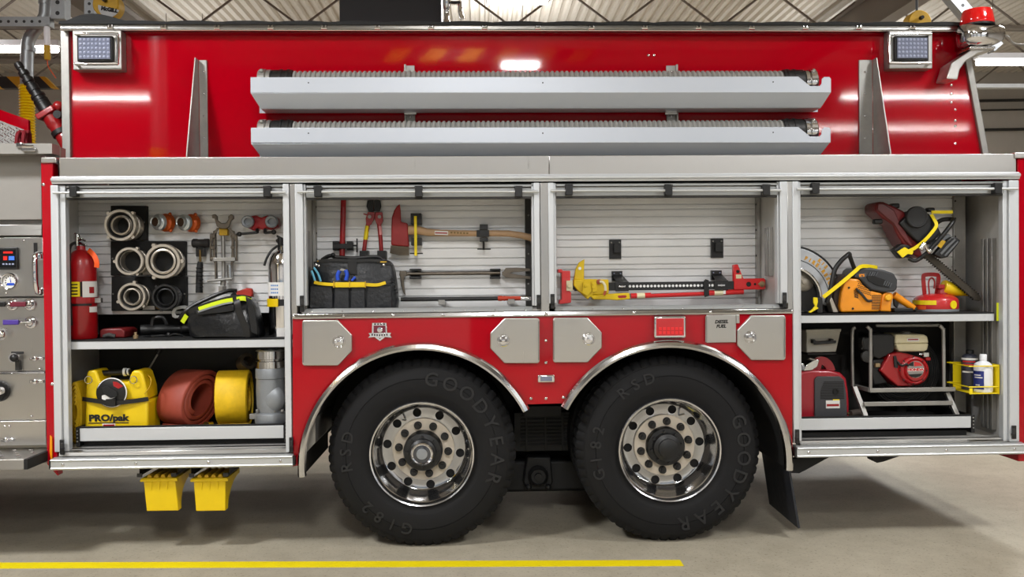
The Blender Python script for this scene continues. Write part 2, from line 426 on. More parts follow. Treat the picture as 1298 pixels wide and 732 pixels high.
# grey exhaust duct with yellow hose
d = 3.2
t = thing('ventilation_duct', 'bent grey duct with a yellow corrugated hose hanging behind the pump panel', 'duct', P(36, 180, d), 'exhaust ducts')
k = mp(d)
MB().tube(crv([Vector((P(58, -60, d).x, d, ZT)), P(58, -60, d), P(58, 8, d), P(54, 26, d), P(40, 44, d), P(35, 60, d), P(34, 110, d)], 6), 7.5*k, 14).build('duct_pipe', GALV, t)
mb = MB()
for x_, y_ in ((58, 3), (50, 33), (36, 62)): mb.pl(x_, y_, d, [(8.4, -.02), (8.4, .02)], 14, axis=(.1 if y_ != 33 else .7, 0, 1))
mb.build('pipe_collar', GALV, t)
prof = []
z0, z1 = P(35, 250, d).z, P(35, 108, d).z; n = 40
for i in range(n*2+1): prof.append(((9.6 if i % 2 else 7.8)*k, z0+(z1-z0)*i/(2*n)))
o_ = P(35, 180, d); mb = MB(); mb.lathe([(r, z) for r, z in prof], (o_.x, o_.y, 0), (0,0,1), 16); mb.build('corrugated_hose', YEL, t, smooth=60)
t['label'] = 'bent grey duct with a yellow corrugated hose hanging behind the pump panel'
# a second one stands before the truck; the polished trim mirrors it
t = thing('ventilation_duct', 'grey duct with yellow hose in front of the truck, mirrored in its trim', 'duct', (-3.5, -4.2, .9), 'exhaust ducts')
MB().cyl((-3.5, -4.2, 3.0), (-3.5, -4.2, ZT), .09, seg=16).build('duct_pipe', GALV, t)
mb = MB(); mb.lathe([((.10 if i % 2 else .085), .9+i*.02625) for i in range(81)], (-3.5, -4.2, 0), (0,0,1), 16); mb.build('corrugated_hose', YEL, t, smooth=60)
# white actuator with yellow end on a perforated strut
def strut(p0, p1, w, label):
    """perforated square channel with holes along both visible sides"""
    p0, p1 = Vector(p0), Vector(p1); ax = (p1-p0).normalized(); L = (p1-p0).length
    side = ax.cross(Vector((0,1,0))).normalized(); mb = MB()
    a = [p0+side*sx*w/2+Vector((0, sy*w/2, 0)) for sx, sy in ((-1,-1),(1,-1),(1,1),(-1,1))]
    mb.prism(a, [p+ax*L for p in a]); mb.m(1); n = int(L/(w*.8))
    for i in range(n):
        c = p0+ax*(w*.8)*(i+.5)+Vector((0, -w/2, 0))
        mb.cyl(c+Vector((0, .002, 0)), c-Vector((0, .0015, 0)), w*.16, seg=8)
    return tag(mb.build('hanging_strut', [GALV, HZB]), label, 'strut', 'perforated struts')
d = 3.0
strut(P(-70, 29, d), P(66, 29, d), .085, 'level perforated strut crossing in front of the bent grey duct')
strut(P(77, 26, d), P(77, -40, d), .12, 'upright perforated strut at the corner of the truck roof')
strut(P(116, 22, d), P(116, -40, d), .09, 'upright perforated strut beside the yellow cable reel')
d = 4.0
strut(P(1190, -22, d), P(1262, 62, d), .12, 'slanted perforated strut rising behind the red beacon')
d = 2.9
t = thing('hanging_actuator', 'white and yellow pull actuator hanging under the perforated strut', 'actuator', P(60, 75, d))
MB().pv(60, d, [(3.2, 76), (3.8, 74), (3.8, 60), (4.0, 58)], 14).build('grip', YELD, t)
MB().pv(60, d, [(3.4, 58), (3.6, 57), (3.6, 36), (3.0, 34)], 14).build('cylinder_body', WHITE, t)
MB().tube(crv([P(60, 76, d), P(61, 84, d), P(66, 92, d), P(71, 99, d)], 4), .004, 6).build('cable', ORANGET, t)
MB().tube([P(60, 34, d), P(60, 31.5, d)], .012, 6).build('hook', GALV, t)
# cable reels hanging from the roof
def reel(px, py, rp, d, label, cap, lettering=True):
    t = thing('cable_reel', label, 'cable reel', P(px, py-rp, d), 'cable reels')
    mb = MB(); mb.pl(px, py, d, [(rp*.93, -.07), (rp, -.06), (rp, .06), (rp*.93, .07), (.0, .07), (.0, -.07)], 36); 
    mb.build('housing', YELD, t)
    if lettering:
        mb = MB(); mb.ppoly([(px+rp*.86*math.cos(ang(a_)), py-rp*.86*math.sin(ang(a_))) for a_ in range(172, 351, 12)], d-.075, d-.0705); mb.build('name_plate', GREYP, t)
        mb = MB(); mb.ptext('McGILL', px+.6, py+4.2, d-.0775, 4.6, .001, .003, -10); mb.build('lettering', BLACKM, t)
    MB().pl(px, py-4, d, [(2.2, -.12), (2.6, -.10), (2.6, -.078), (0, -.078), (0, -.12)], 20).build('hub', BLACK, t)
    MB().tube([P(px, py-rp+1, d), Vector((P(px, py, d).x, d, ZT))], .012, 6).build('hanger', BLACK, t)
    return t
reel(138, 8, 16, 2.6, 'yellow and black cable reel with name plate above the truck roof edge', BLACK)
reel(1162, 30, 15, 3.6, 'yellow cable reel half hidden behind the rear roof edge', BLACK, False)
d = 3.4
MBs = MB(); MBs.pbox(430, -60, 559, 60, d, d+.5)
t = tag(MBs.build('vent_hood', SCRN, bevel=.01), 'big black box hood hanging above the truck roof', 'hood')
o_ = P(495, -60, d)
mb = MB()
for s_ in (-.3, .3): mb.cyl((o_.x+s_, d+.25, o_.z-.01), (o_.x+s_, d+.25, ZT), .012, seg=8)
mb.build('hanger', JOIST, t)
d = 3.3
t = thing('hoist_hook', 'chrome hoist fitting with a curved lever beside the black hood', 'hoist', P(568, 40, d))
MB().pv(566, d, [(3, 40), (4.2, 38), (4.2, 26), (3, 24), (3, 12), (4.4, 10), (4.4, -12)], 16).build('cylinder_body', CHROME, t)
MB().tube(crv([P(569, 3, d), P(576, 4, d), P(583, 4, d), P(583.5, 14, d), P(586, 24, d)], 4), [.018]*8+[.024]*9, 8).build('lever', CHROME, t)
MB().pbox(572, 1, 583, 4, d-.03, d+.03).build('bracket', BLACK, t, bevel=.004)
MB().tube([P(566, -12, d), Vector((P(566, 0, d).x, d, ZT))], .01, 6).build('hanger', BLACK, t)
# conduits against the back wall seen past the rear corner
mb = MB()
for px_, r_c in ((128, .03), (140, .02), (165, .03)):
    a, b = P(1236, px_, YB-.1), P(1420, px_-3, YB-.1); mb.cyl(a, b, r_c, seg=8)
structure('trim_1', mb, DKGREY)
mb = MB(); mb.pbox(1225, 106, 1420, 111, 6.2, 6.3)
structure('trim_2', mb, GREYP)
# ------------------------------------------------------------------ the fire truck
U, BW, DW = .28, .38, .64          # depth of: red upper panel, slatted back walls, deep back walls
truck = thing('fire_truck', 'red fire truck with four open equipment bays and two big rear wheels', 'fire truck', (0, 1.25, 0))
def T(name, mb, m, **k):
    par = k.pop('parent', truck); return mb.build(name, m, par, **k)
ZB = Z(650, 590)                    # underside
# upper body box
o = P(80, 200, U); tl, tr, br = P(79, 33, U), P(1218, 33, U), P(1252, 200, U)
mb = MB(); pts = [(tl.x, 2.2), (tl.x, tl.z), (tr.x, tr.z), (br.x, 2.2)]
mb.prism([(x, U, z) for x, z in pts], [(x, 2.3, z) for x, z in pts])
ub = T('upper_body', mb, RED, bevel=.008)
# screws in the red panel
for px, py in ((1206,108),(1206,119),(1206,130),(1211,139),(1211,153),(1211,160),(1211,182),(822,70),(829,70),(824,138),(830,138)):
    T('screw_head', MB().sph(P(px, py, U-.002), .0085, sy=.5), CHROME, parent=ub)
x0, _, x1, _ = rect(77.5, 100, 88, 120, U-.02)
mb = MB(); mb.box(x0, U-.022, 2.2, x1, U+.05, tl.z); mb.box(x0, U-.022, 2.2, x0+.006, U+.5, tl.z); T('corner_trim', mb, STEELD, bevel=.004)
a, b = P(1216, 33, U-.02), P(1246, 196, U-.02); w = 8.5*mp(U)
mb = MB(); mb.prism([(a.x, U-.02, a.z), (a.x+w, U-.02, a.z), (b.x+w, U-.02, b.z), (b.x, U-.02, b.z)], [(a.x, U+.06, a.z), (a.x+w, U+.06, a.z), (b.x+w, U+.06, b.z), (b.x, U+.06, b.z)])
T('corner_trim', mb, STEELD, bevel=.004)
xr0, zr0, xr1, zr1 = rect(76, 30.5, 1214, 37.5, U-.06)
tr_ = T('top_rail', MB().box(xr0, U-.06, zr0, xr1, U+.06, zr1), STEELH, bevel=.004)
T('screw_head', MB().cyl((xr0, U-.058, zr0-.004), (xr1, U-.058, zr0-.004), .005, seg=8), POLISH, parent=tr_)
for i in range(17):
    px = 140+68*i-(i*.2)
    if px > 1205: break
    mb = MB(); mb.cyl(P(px-4, 36, U-.068), P(px+3, 36, U-.068), .008, seg=8); mb.cyl(P(px-2.5, 31, U-.066), P(px-2.5, 36.5, U-.066), .006, seg=8); mb.cyl(P(px+2, 31, U-.066), P(px+2, 36.5, U-.066), .006, seg=8)
    T('cover_clip', mb, POLISH, parent=tr_)
# black cover laced along the roof edge
mb = MB(); rings = []
N = 140
for i in range(N+1):
    f = i/N; x = xr0-.0+(xr1-xr0+.02)*f; px = 76+(1214-76)*f
    h = .010+.009*abs(math.sin(px/68*math.pi))**.7
    if 88 < px < 152: h += .042*math.sin((px-88)/64*math.pi)**.7
    z0 = zr1-.004
    rings.append([(x, U-.078, z0-.004), (x, U-.070, z0+h), (x, U+.4, z0+h+.05), (x, U+1.6, z0+h+.02), (x, U+1.6, z0-.0), (x, U-.06, z0-.002)])
mb.loft(rings); T('roof_cover', mb, mat('cover_cloth', (22, 23, 24), .8, bump=(8, .4, .02)))

# scene lights
def floodlight(x0, y0, x1, y1, lx0, ly0, lx1, ly1, flip):
    fl = sub('floodlight', truck)
    d0 = U-.075
    mb = MB(); mb.pbox(x0, y0, x1, y1, d0, U-.001); T('light_box', mb, STEELD, parent=fl, bevel=.004)
    X0, Z0, X1, Z1 = rect(lx0-3, ly0-3, lx1+3, ly1+3, d0-.02)
    mb = MB(); mb.box(X0, d0-.018, Z0, X1, d0-.001, Z1); T('bezel', mb, BLACK, parent=fl, bevel=.012, seg=3)
    X0, Z0, X1, Z1 = rect(lx0, ly0, lx1, ly1, d0-.02)
    mb = MB(); mb.box(X0, d0-.026, Z0, X1, d0-.0185, Z1); mb.m(1)
    nx, nz = 8, 5
    for i in range(nx):
        for j in range(nz):
            mb.sph((X0+(X1-X0)*(i+.5)/nx, d0-.026, Z0+(Z1-Z0)*(j+.5)/nz), .0085, sy=.45, u=10, v=6)
    T('lens', mb, [LEDL, LEDD], parent=fl)
    # bent tube guard on three sides
    gx = lx1+9 if flip else lx0-9; ox = lx0-4 if flip else lx1+4
    pts = [P(ox, ly0-5, d0-.035), P(gx-(-5 if not flip else 5), ly0-5, d0-.035), P(gx, ly0-1, d0-.035), P(gx, ly1+2, d0-.035), P(gx-(-5 if not flip else 5), ly1+6, d0-.035), P(ox, ly1+6, d0-.035)]
    mb = MB(); mb.tube([Vector((pts[0].x, d0, pts[0].z))]+crv(pts, 5)+[Vector((pts[-1].x, d0, pts[-1].z))], .009, 10); T('guard', mb, POLISH, parent=fl)
floodlight(92, 38.5, 154, 88.5, 100, 48, 140, 75, True)
floodlight(1127, 38.5, 1182, 87, 1137, 48, 1175, 74, False)
# gusset brackets
for s, xa, xb in ((1, 252.5, 263), (-1, 1106, 1089)):
    gb = sub('gusset_bracket', truck)
    X0, Z0, X1, Z1 = rect(min(xa,xb), 76, max(xa,xb), 199, U-.01)
    T('flange', MB().box(X0, U-.012, 2.2, X1, U-.001, Z1), STEELD, parent=gb, bevel=.003)
    fx = X0 if s > 0 else X1
    mb = MB(); mb.yz([(U-.012, Z1), (U-.06, Z1+.002), (U-.235, 2.27), (U-.235, 2.2), (U-.012, 2.2)], fx, fx-s*.008); T('fin', mb, STEELD, parent=gb, bevel=.002)
    for py in (91, 119, 147, 175):
        T('bolt', MB().sph(P((xa+xb)/2+(1 if s > 0 else -1), py, U-.013), .007, sy=.6), CHROME, parent=gb)
# hose trays
def hose_tray(yt, yf, yb, xl, xr, name_):
    tr = sub('hose_tray', truck); d = .04
    k = mp(d)
    ptf = [(xl, yt), (1012, yt-1), (1027, yt+11), (1039, yt+11), (1041.5, yt+8), (1042, yt+2), (1045, yt-.5), (xr-2, yt-.5), (xr, yt+2), (xr, yf), (xl, yf)]
    mb = MB(); mb.ppoly(ptf, d, d+.006); T('front_face', mb, TRAY, parent=tr, bevel=.002)
    a0, a1 = P(xl, yf, d), P(xr, yf, d); b0, b1 = P(xl+9, yb, d), P(xr-7, yb, d); zf = (a0.z+a1.z)/2; zb = (b0.z+b1.z)/2
    mb = MB(); A = [(a0.x, d, zf), (a1.x, d, zf), (b1.x, d+.07, zb), (b0.x, d+.07, zb)]
    mb.prism(A, [(x, y+.008, z+.004) for x, y, z in A]); T('slanted_face', mb, TRAY, parent=tr, bevel=.002)
    T('tray_floor', MB().box(b0.x, d+.079, zb, b1.x, d+.20, zb+.006), TRAY, parent=tr)
    mb = MB(); mb.box(a0.x, d+.201, zb, a1.x, d+.206, Z(650, yt+4, d)); T('back_face', mb, TRAY, parent=tr)
    for px in (a0.x, a1.x-.006):
        zt = Z(xl, yt+1, d) if px == a0.x else zf+.01
        e = .03 if px == a0.x else -.03
        mb = MB(); mb.prism([(px, d+.009, zf), (px, d+.2, zf), (px, d+.2, zt), (px, d+.009, zt)], [(px+.006, d+.009, zf), (px+.006, d+.2, zf), (px+.006, d+.2, zt), (px+.006, d+.009, zt)])
        T('end_plate', mb, TRAY, parent=tr)
    for px in (391, 688, 980):
        mb = MB(); mb.pl(px, yt+7 if px < 900 else yt+6, d, [(.9, -.0012), (.9, -.0002)], 10); T('drain_hole', mb, BLACKM, parent=tr)
hose_tray(98, 117.5, 134.5, 317.5, 1053.5, 'upper')
hose_tray(162, 181, 195.5, 318, 1053, 'lower')
for px, s in ((520, -1), (851, 1)):
    tb = sub('tray_bracket', truck); mb = MB()
    mb.pbox(px-6, 83, px+6, 196, U-.012, U-.001); T('bracket_plate', mb, STEELD, parent=tb, bevel=.002)
    x_ = X(px-6*1 if s < 0 else px+6, 100, U)
    for za, zb_ in ((83, 98), (134, 160)):
        za_, zb2 = Z(px, za, U), Z(px, zb_, U)
        mb = MB(); mb.box(x_-.006, U-.03, zb2, x_+.006, U-.013, za_); T('bracket_web', mb, STEELD, parent=tb, bevel=.002)
    mb = MB(); mb.pbox(px-8, 137, px+8, 146, U-.05, U-.0305); T('clamp', mb, POLISH, parent=tb, bevel=.006)
    T('bolt', MB().sph(P(px, 148, U-.013), .008, sy=.6), CHROME, parent=tb); T('bolt', MB().sph(P(px, 91, U-.013), .007, sy=.6), CHROME, parent=tb)
# rotating beacon on an arm
bc = sub('beacon', truck); d = .16
MBd = MB(); MBd.pv(1238.5, d, [(19.5, 33), (20.5, 31), (20.0, 26), (18.6, 17), (17.0, 13.5), (12, 12.2), (0.1, 12)], 32); T('dome', MBd, BEACON, parent=bc)
mb = MB(); mb.pv(1238.5, d, [(20.7, 34.5), (20.7, 32.2), (0.1, 32.2)], 32); T('dome_gasket', mb, BLACK, parent=bc)
mb = MB(); k = mp(d); rings = []
for px_, py_, w, h in ((1215,46,4,9),(1217,45,12,12.5),(1222,46,19,14),(1232,47,22,14.5),(1246,47,21.5,14),(1256,46,17,13),(1264,44.5,12,11),(1271,43,6,8)):
    c = P(px_, py_, d); rings.append([(c.x, c.y+math.copysign(abs(math.cos(a_))**.6, math.cos(a_))*w*k, c.z+math.copysign(abs(math.sin(a_))**.7, math.sin(a_))*h*k) for a_ in [2*math.pi*i/20 for i in range(20)]])
mb.loft(rings); T('chrome_base', mb, CHROME, parent=bc, smooth=60)
mb = MB(); mb.ppoly([(1200, 100), (1206, 80), (1234, 61), (1254, 60), (1254, 65), (1240, 68), (1224, 78), (1217, 88), (1214, 101)], d-.02, d+.11); T('arm', mb, STEEL, parent=bc, bevel=.006)
mb = MB(); mb.pbox(1230, 58.5, 1262, 62, d-.05, d+.10); T('arm_plate', mb, POLISH, parent=bc, bevel=.003)
mb = MB(); mb.tube(crv([P(1262, 44, d+.1), P(1276, 46, d+.14), P(1284, 55, d+.2), P(1300, 57, d+.3), P(1320, 56, d+.3)], 5), .008, 8); T('cable', mb, STEELD, parent=bc)

# ---------------- lower body shell
XL, XR = X(53, 400), X(1290, 400)+.14
zs1 = Z(685, 221.5); zs0 = Z(685, 197.5)
xa, xb = X(75, 210), X(1288, 210); xm = X(696, 210)
T('cornice_panel', MB().box(xa, 0, zs1-.01, xm-.001, .012, zs0), STEEL, bevel=.003)
T('cornice_panel', MB().box(xm+.001, 0, zs1-.01, xb, .012, zs0), STEEL, bevel=.003)
T('catwalk', MB().box(xa, .0125, zs0-.012, xb, U-.001, zs0-.004), STEELD)
xa, xb = X(66.5, 226), X(1291, 226); zd0, zd1 = Z(690, 230.5), Z(690, 221)
mb = MB(); mb.yz([(.0, zd0), (-.012, zd0), (-.016, zd0+.012), (-.024, zd0+.016), (-.026, zd0+.026), (-.018, zd0+.034), (-.010, zd0+.036), (-.008, zd1), (.0, zd1)], xa, xb)
T('drip_rail', mb, ALUW, bevel=.002)
# red corner posts, one at each end
cp = T('corner_post', MB().prism([(X(54.5,300), .0, ZB+.05), (X(68,300), 0, ZB-.02), (X(68,300), 0, Z(60,206)), (X(53,300), 0, Z(60,206))], [(X(54.5,300), .07, ZB+.05), (X(68,300), .07, ZB-.02), (X(68,300), .07, Z(60,206)), (X(53,300), .07, Z(60,206))]), RED, bevel=.006)
T('marker_lens', MB().ppoly([(63, 552), (65.5, 555), (66, 582), (64, 583), (62.5, 572)], -.012, -.0005), AMBER, bevel=.003, parent=cp)
T('corner_post', MB().box(X(1290,300)+.001, 0, ZB-.03, XR, .6, Z(1294,201)), RED, bevel=.006)
for px, py in ((55, 234), (66, 487)): T('corner_bolt', MB().sph(P(px, py, -.001), .010, sy=.6), CHROME, parent=cp)
for px0, px1, y0, y1 in ((51.5, 71, 199.5, 206.5), (1286.5, 1312, 193, 200.5)):
    T('corner_cap', MB().pbox(px0, y0, px1, y1, -.012, .06), STEEL, bevel=.004)
# ---------------- bays: inner walls, frames, shutters
def slats(x0, x1, z0, z1, d):
    prof = []; z = z0; k = 0
    while z < z1-.004:
        w = (.046, .030, .046, .062)[k % 4]; k += 1; e = min(z+w, z1)
        prof += [(d, z), (d, e-.007), (d+.011, e-.006), (d+.011, e-.0005)]; z = e
    a = MB(); pts = prof+[(d+.0135, z1), (d+.0135, z0)]
    return a.yz(pts, x0, x1)
bays = [dict(xl=62, xr=371.5, jl=(67.5, 77, 84.5), jr=(360, 368.5), top=252, bot=573, z0=560),
        dict(xl=383, xr=685, jl=(376, 386, 389), jr=(675, 685), top=252, bot=388),
        dict(xl=705.5, xr=988, jl=(696, 703, 706), jr=(986, 998), top=250, bot=385),
        dict(xl=1004, xr=1277.5, jl=(1004.5, 1012, 1016), jr=(1272, 1290.3), top=248, bot=560)]
ZH = Z(685, 232)                     # underside of drip rail
zf1 = Z(220, 569); zf4 = Z(1150, 558)
zup = Z(690, 392)                    # floor of the two shallow bays
SIDE = mat('bay_side_steel', (204, 202, 198), .45, .5, noise=(5, .12))
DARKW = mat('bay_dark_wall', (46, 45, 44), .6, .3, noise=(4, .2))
for i, b in enumerate(bays):
    bay = sub('equipment_bay', truck)
    xl, xr = X(b['xl'], 400), X(b['xr'], 400); deep = i in (0, 3)
    zfl = {0: zf1, 1: zup, 2: zup, 3: zf4}[i]; dep = DW if deep else BW+.014
    
    if i == 3:
        xq = X(990.5, 400); zq = Z(1140, 408.5, .06)
        T('side_wall', MB().box(xl-.008, .05, zfl, xl, dep, zq), SIDE, parent=bay); T('side_wall', MB().box(xq-.008, .05, zq, xq, dep, ZH), SIDE, parent=bay); T('side_shelf', MB().box(xq, .05, zq-.006, xl-.001, dep, zq), SIDE, parent=bay)
    else: T('side_wall', MB().box(xl-.008, .05, zfl, xl, dep, ZH), SIDE, parent=bay)
    T('side_wall', MB().box(xr, .05, zfl, xr+.008, dep, ZH), SIDE, parent=bay)
    T('bay_roof', MB().box(xl, .04, ZH-.006, xr, dep, ZH), SIDE, parent=bay)
    T('bay_floor', MB().box(xl-.008, .02, zfl-.012, xr+.008, dep, zfl-.001), SIDE, parent=bay)
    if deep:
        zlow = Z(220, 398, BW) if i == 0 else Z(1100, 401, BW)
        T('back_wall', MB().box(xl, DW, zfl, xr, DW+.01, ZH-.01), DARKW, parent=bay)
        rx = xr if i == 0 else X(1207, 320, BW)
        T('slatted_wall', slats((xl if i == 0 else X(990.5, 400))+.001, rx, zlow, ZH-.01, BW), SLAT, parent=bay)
        if i == 3:
            xx = X(1207, 320, BW)
            T('wall_post', MB().box(xx, BW-.02, zfl, X(1222, 320, BW), BW+.01, ZH-.01), STEELD, parent=bay, bevel=.003)
            for py in (255, 277, 300, 343, 360): T('screw_head', MB().sph(P(1211, py, BW-.021), .006, sy=.5), DKGREY, parent=bay)
    else:
        T('slatted_wall', slats(xl+.001, xr-.001, zfl, ZH-.01, BW), SLAT, parent=bay)
    # jambs
    zt = ZH; zb_ = Z((b['jl'][0]+2), b['bot'])
    zbr = Z((b['jr'][0]+2), b['bot'])
    J = b['jl']; x0, x1, x2 = X(J[0], 400), X(J[1], 400), X(J[2], 400)
    mb = MB(); mb.box(x0, -.012, zb_, x1, .03, zt); mb.box(x1, .004, zb_, x2, .05, zt); jl = T('door_jamb', mb, ALUW, parent=bay, bevel=.003)
    x0, x1 = X(b['jr'][0], 400), X(b['jr'][1], 400)
    mb = MB()
    if i == 3:
        xm_ = X(1278, 400); mb.box(x0, .004, zbr, xm_, .05, zt); mb.box(xm_, -.012, zbr, x1, .03, zt)
    else:
        xm_ = x0+.012 if i else x0+.004; mb.box(x0, .004, zbr, xm_, .05, zt); mb.box(xm_, -.012, zbr, x1, .03, zt)
    jr = T('door_jamb', mb, ALUW, parent=bay, bevel=.003)
    # rolled shutter
    hx0, hx1 = X(J[2]-1, 240), X(b['jr'][0]+1, 240); t_ = b['top']; cx = (J[2]+b['jr'][0])/2
    mb = MB(); mb.box(hx0, .012, Z(cx, t_-2), hx1, .05, Z(cx, t_-13)); mb.box(hx0, .000, Z(cx, t_-2), hx1, .0118, Z(cx, t_-7.5)); mb.box(hx0, .004, Z(cx, t_-14.5), hx1, .05, Z(cx, t_-17.5)); mb.box(hx0, .03, Z(cx, t_-15), hx1, .06, ZH)
    rs = T('rolled_shutter', mb, HEAD, parent=bay, bevel=.002)
    T('shutter_seal', MB().box(hx0, .006, Z(cx, t_+.6), hx1, .04, Z(cx, t_-1.9)), DKGREY, parent=bay)
    ba, bb = {0: (67.5, 362), 1: (377, 683), 2: (698, 990), 3: (1010, 1290)}[i]
    yr = {0: 244.5, 1: 243.5, 2: 242, 3: 240}[i]
    T('lift_bar', MB().cyl(P(ba, yr, -.03), P(bb, yr-.5, -.03), .0078, seg=12), ALU, parent=bay)
    cl = {0: (92, 338), 1: (402.5, 530.5, 657.5), 2: (721.5, 848, 972), 3: (1034.5, 1266)}[i]
    for px in cl:
        mb = MB(); mb.pbox(px-4.6, t_-16, px+4.6, t_-2.5, -.042, .002); mb.pbox(px-5.4, t_-16.4, px+5, t_-13.5, -.018, .002); T('bar_bracket', mb, BLACK, parent=bay, bevel=.003)
    la = {0: (78, 558, 577), 1: (382.5, 375, 396), 2: (700.5, 373, 391.5), 3: (1011, 545, 563)}[i]
    lb = {0: (369, 555, 574), 1: (683, 374, 392), 2: (995, 371, 390), 3: (1286, 540, 557)}[i]
    for px, y0, y1 in (la, lb):
        mb = MB(); mb.pbox(px-2.6, y0, px+2.6, y1, -.022, -.0122); mb.m(1); mb.pbox(px-1.6, y0+4, px+1.6, y0+11, -.034, -.0222); mb.m(0); mb.pbox(px-2.2, y0+10, px+2.2, y0+13, -.04, -.0222); T('door_catch', mb, [BLACK, DKGREY], parent=bay, bevel=.002)
    b['node'] = bay; b['x'] = (xl, xr); b['zf'] = zfl
bay1, bay2, bay3, bay4 = [b['node'] for b in bays]
# ribbed track and posts inside
def ribbed(px0, px1, y0, y1, d, par):
    mb = MB(); X0, Z0, X1, Z1 = rect(px0, y0, px1, y1, d); n = 3; w = (X1-X0)/n
    for i in range(n): mb.box(X0+w*i, d, Z0, X0+w*(i+.62), d+.02, Z1)
    mb.box(X0, d+.021, Z0, X1, d+.03, Z1); T('ribbed_track', mb, STEELD, parent=par, bevel=.002)
x_w = bays[3]['x'][1]
mb = MB()
for i in range(3): mb.box(x_w-.03, .11+.045*i, zf4+.03, x_w-.001, .135+.045*i, Z(1260, 302, .1))
T('ribbed_track', mb, STEELD, parent=bay4, bevel=.002)
x_w3 = bays[2]['x'][1]
mb = MB()
for i in range(3): mb.box(x_w3-.025, .10+.035*i, Z(980, 350, .1), x_w3-.001, .12+.035*i, Z(980, 288, .1))
T('ribbed_track', mb, STEELD, parent=bay3, bevel=.002)
x_w2 = bays[1]['x'][0]
mb = MB(); mb.box(x_w2+.001, .08, zup+.01, x_w2+.012, .20, Z(400, 292, .1)); T('wall_plate', mb, STEELD, parent=bay2, bevel=.002)
for x_, par in ((bays[1]['x'][0], bay2), (bays[2]['x'][1], bay3)):
    s = 1 if par is bay2 else -1
    mb = MB(); mb.box(min(x_+s*.001, x_+s*.02), BW-.05, zup+.005, max(x_+s*.001, x_+s*.02), BW-.002, ZH-.012); T('wall_post', mb, STEELD, parent=par, bevel=.002)
    for f in (.2, .42, .64, .86): T('screw_head', MB().sph((x_+s*.021, BW-.025, zup+(ZH-zup)*f), .007, sx=.5), BLACK, parent=par)
mb = MB(); x_ = bays[1]['x'][1]; mb.box(X(666, 320, BW-.03), BW-.03, zup+.005, x_-.001, BW-.002, ZH-.012); T('wall_post', mb, DKGREY, parent=bay2, bevel=.002)
for px, y in ((670, 273), (670, 322), (670, 360)): T('screw_head', MB().sph(P(px, y, BW-.031), .006), STEELD, parent=bay2)
# stainless columns between the bays
for px0, px1, yb_ in ((368.7, 375.8, 399), (685.3, 695.7, 397), (998.2, 1004.3, 393)):
    x0, x1 = X(px0, 320), X(px1, 320); T('column_cover', MB().box(x0, -.004, Z(px0, yb_), x1, .04, ZH), STEEL, bevel=.002)
# shelves and slide trays
xa, xb = bays[0]['x']
sh = T('shelf', MB().box(xa, .06, Z(220, 442, .06), xb, .62, Z(220, 432, .06)), ALUW, parent=bay1, bevel=.002)
zsh1 = Z(220, 430.5, .06); T('shelf_mat', MB().box(xa+.002, .058, Z(220, 432, .06)+.0005, xb-.002, .615, zsh1), MATR, parent=sh)
xa, xb = bays[3]['x']
sh = T('shelf', MB().box(xa, .06, Z(1140, 408.5, .06), xb-.045, .5, Z(1140, 399, .06)), ALUW, parent=bay4, bevel=.002)
zsh4 = Z(1140, 397.2, .06); T('shelf_mat', MB().box(xa+.002, .058, Z(1140, 399, .06)+.0005, xb-.047, .495, zsh4), MATR, parent=sh)
mb = MB(); mb.pbox(1263.5, 384, 1275.5, 407, .05, .0545); T('yellow_tape', mb, mat('fluorescent_tape', (236, 244, 40), .5), parent=sh)
def slide_tray(bay, px0, px1, y0, y1, zfl, endl, endr):
    d = .07; X0, Z0, X1, Z1 = rect(px0, y0, px1, y1, d); st = T('slide_tray', MB().box(X0, d, Z0, X1, d+.012, Z1), ALUW, parent=bay, bevel=.003)
    T('tray_mat', MB().box(X0+.004, d+.013, Z0+.02, X1-.004, .6, Z0+.026), MATR, parent=st)
    mb = MB(); mb.box(X0, d-.002, Z1+.0005, X1, d+.014, Z1+.010); T('rubber_edge', mb, MATR, parent=st, bevel=.003)
    for sx in endl+endr:
        s = -1 if sx in endl else 1; x = X0 if s < 0 else X1
        mb = MB(); mb.box(min(x+s*.003, x+s*.025), d+.004, Z0-.03, max(x+s*.003, x+s*.025), .6, Z1+.006); mb.m(1)
        for q in range(4): mb.cyl((x+s*.014, d+.003, Z0+.0+q*.02), (x+s*.014, d-.003, Z0+q*.02), .005, seg=8)
        T('slide_rail', mb, [BLACK, STEELD], parent=st, bevel=.002)
    T('tray_support', MB().box(X0, .12, zfl, X1, .58, zfl+.03), BLACKM, parent=st)
    return Z0+.026, Z0, Z1
zt1, _, zt1b = slide_tray(bay1, 101, 359.5, 541.5, 558, zf1, [1], [2])
zt4, _, zt4b = slide_tray(bay4, 1010, 1231, 529.5, 544.5, zf4, [], [2])
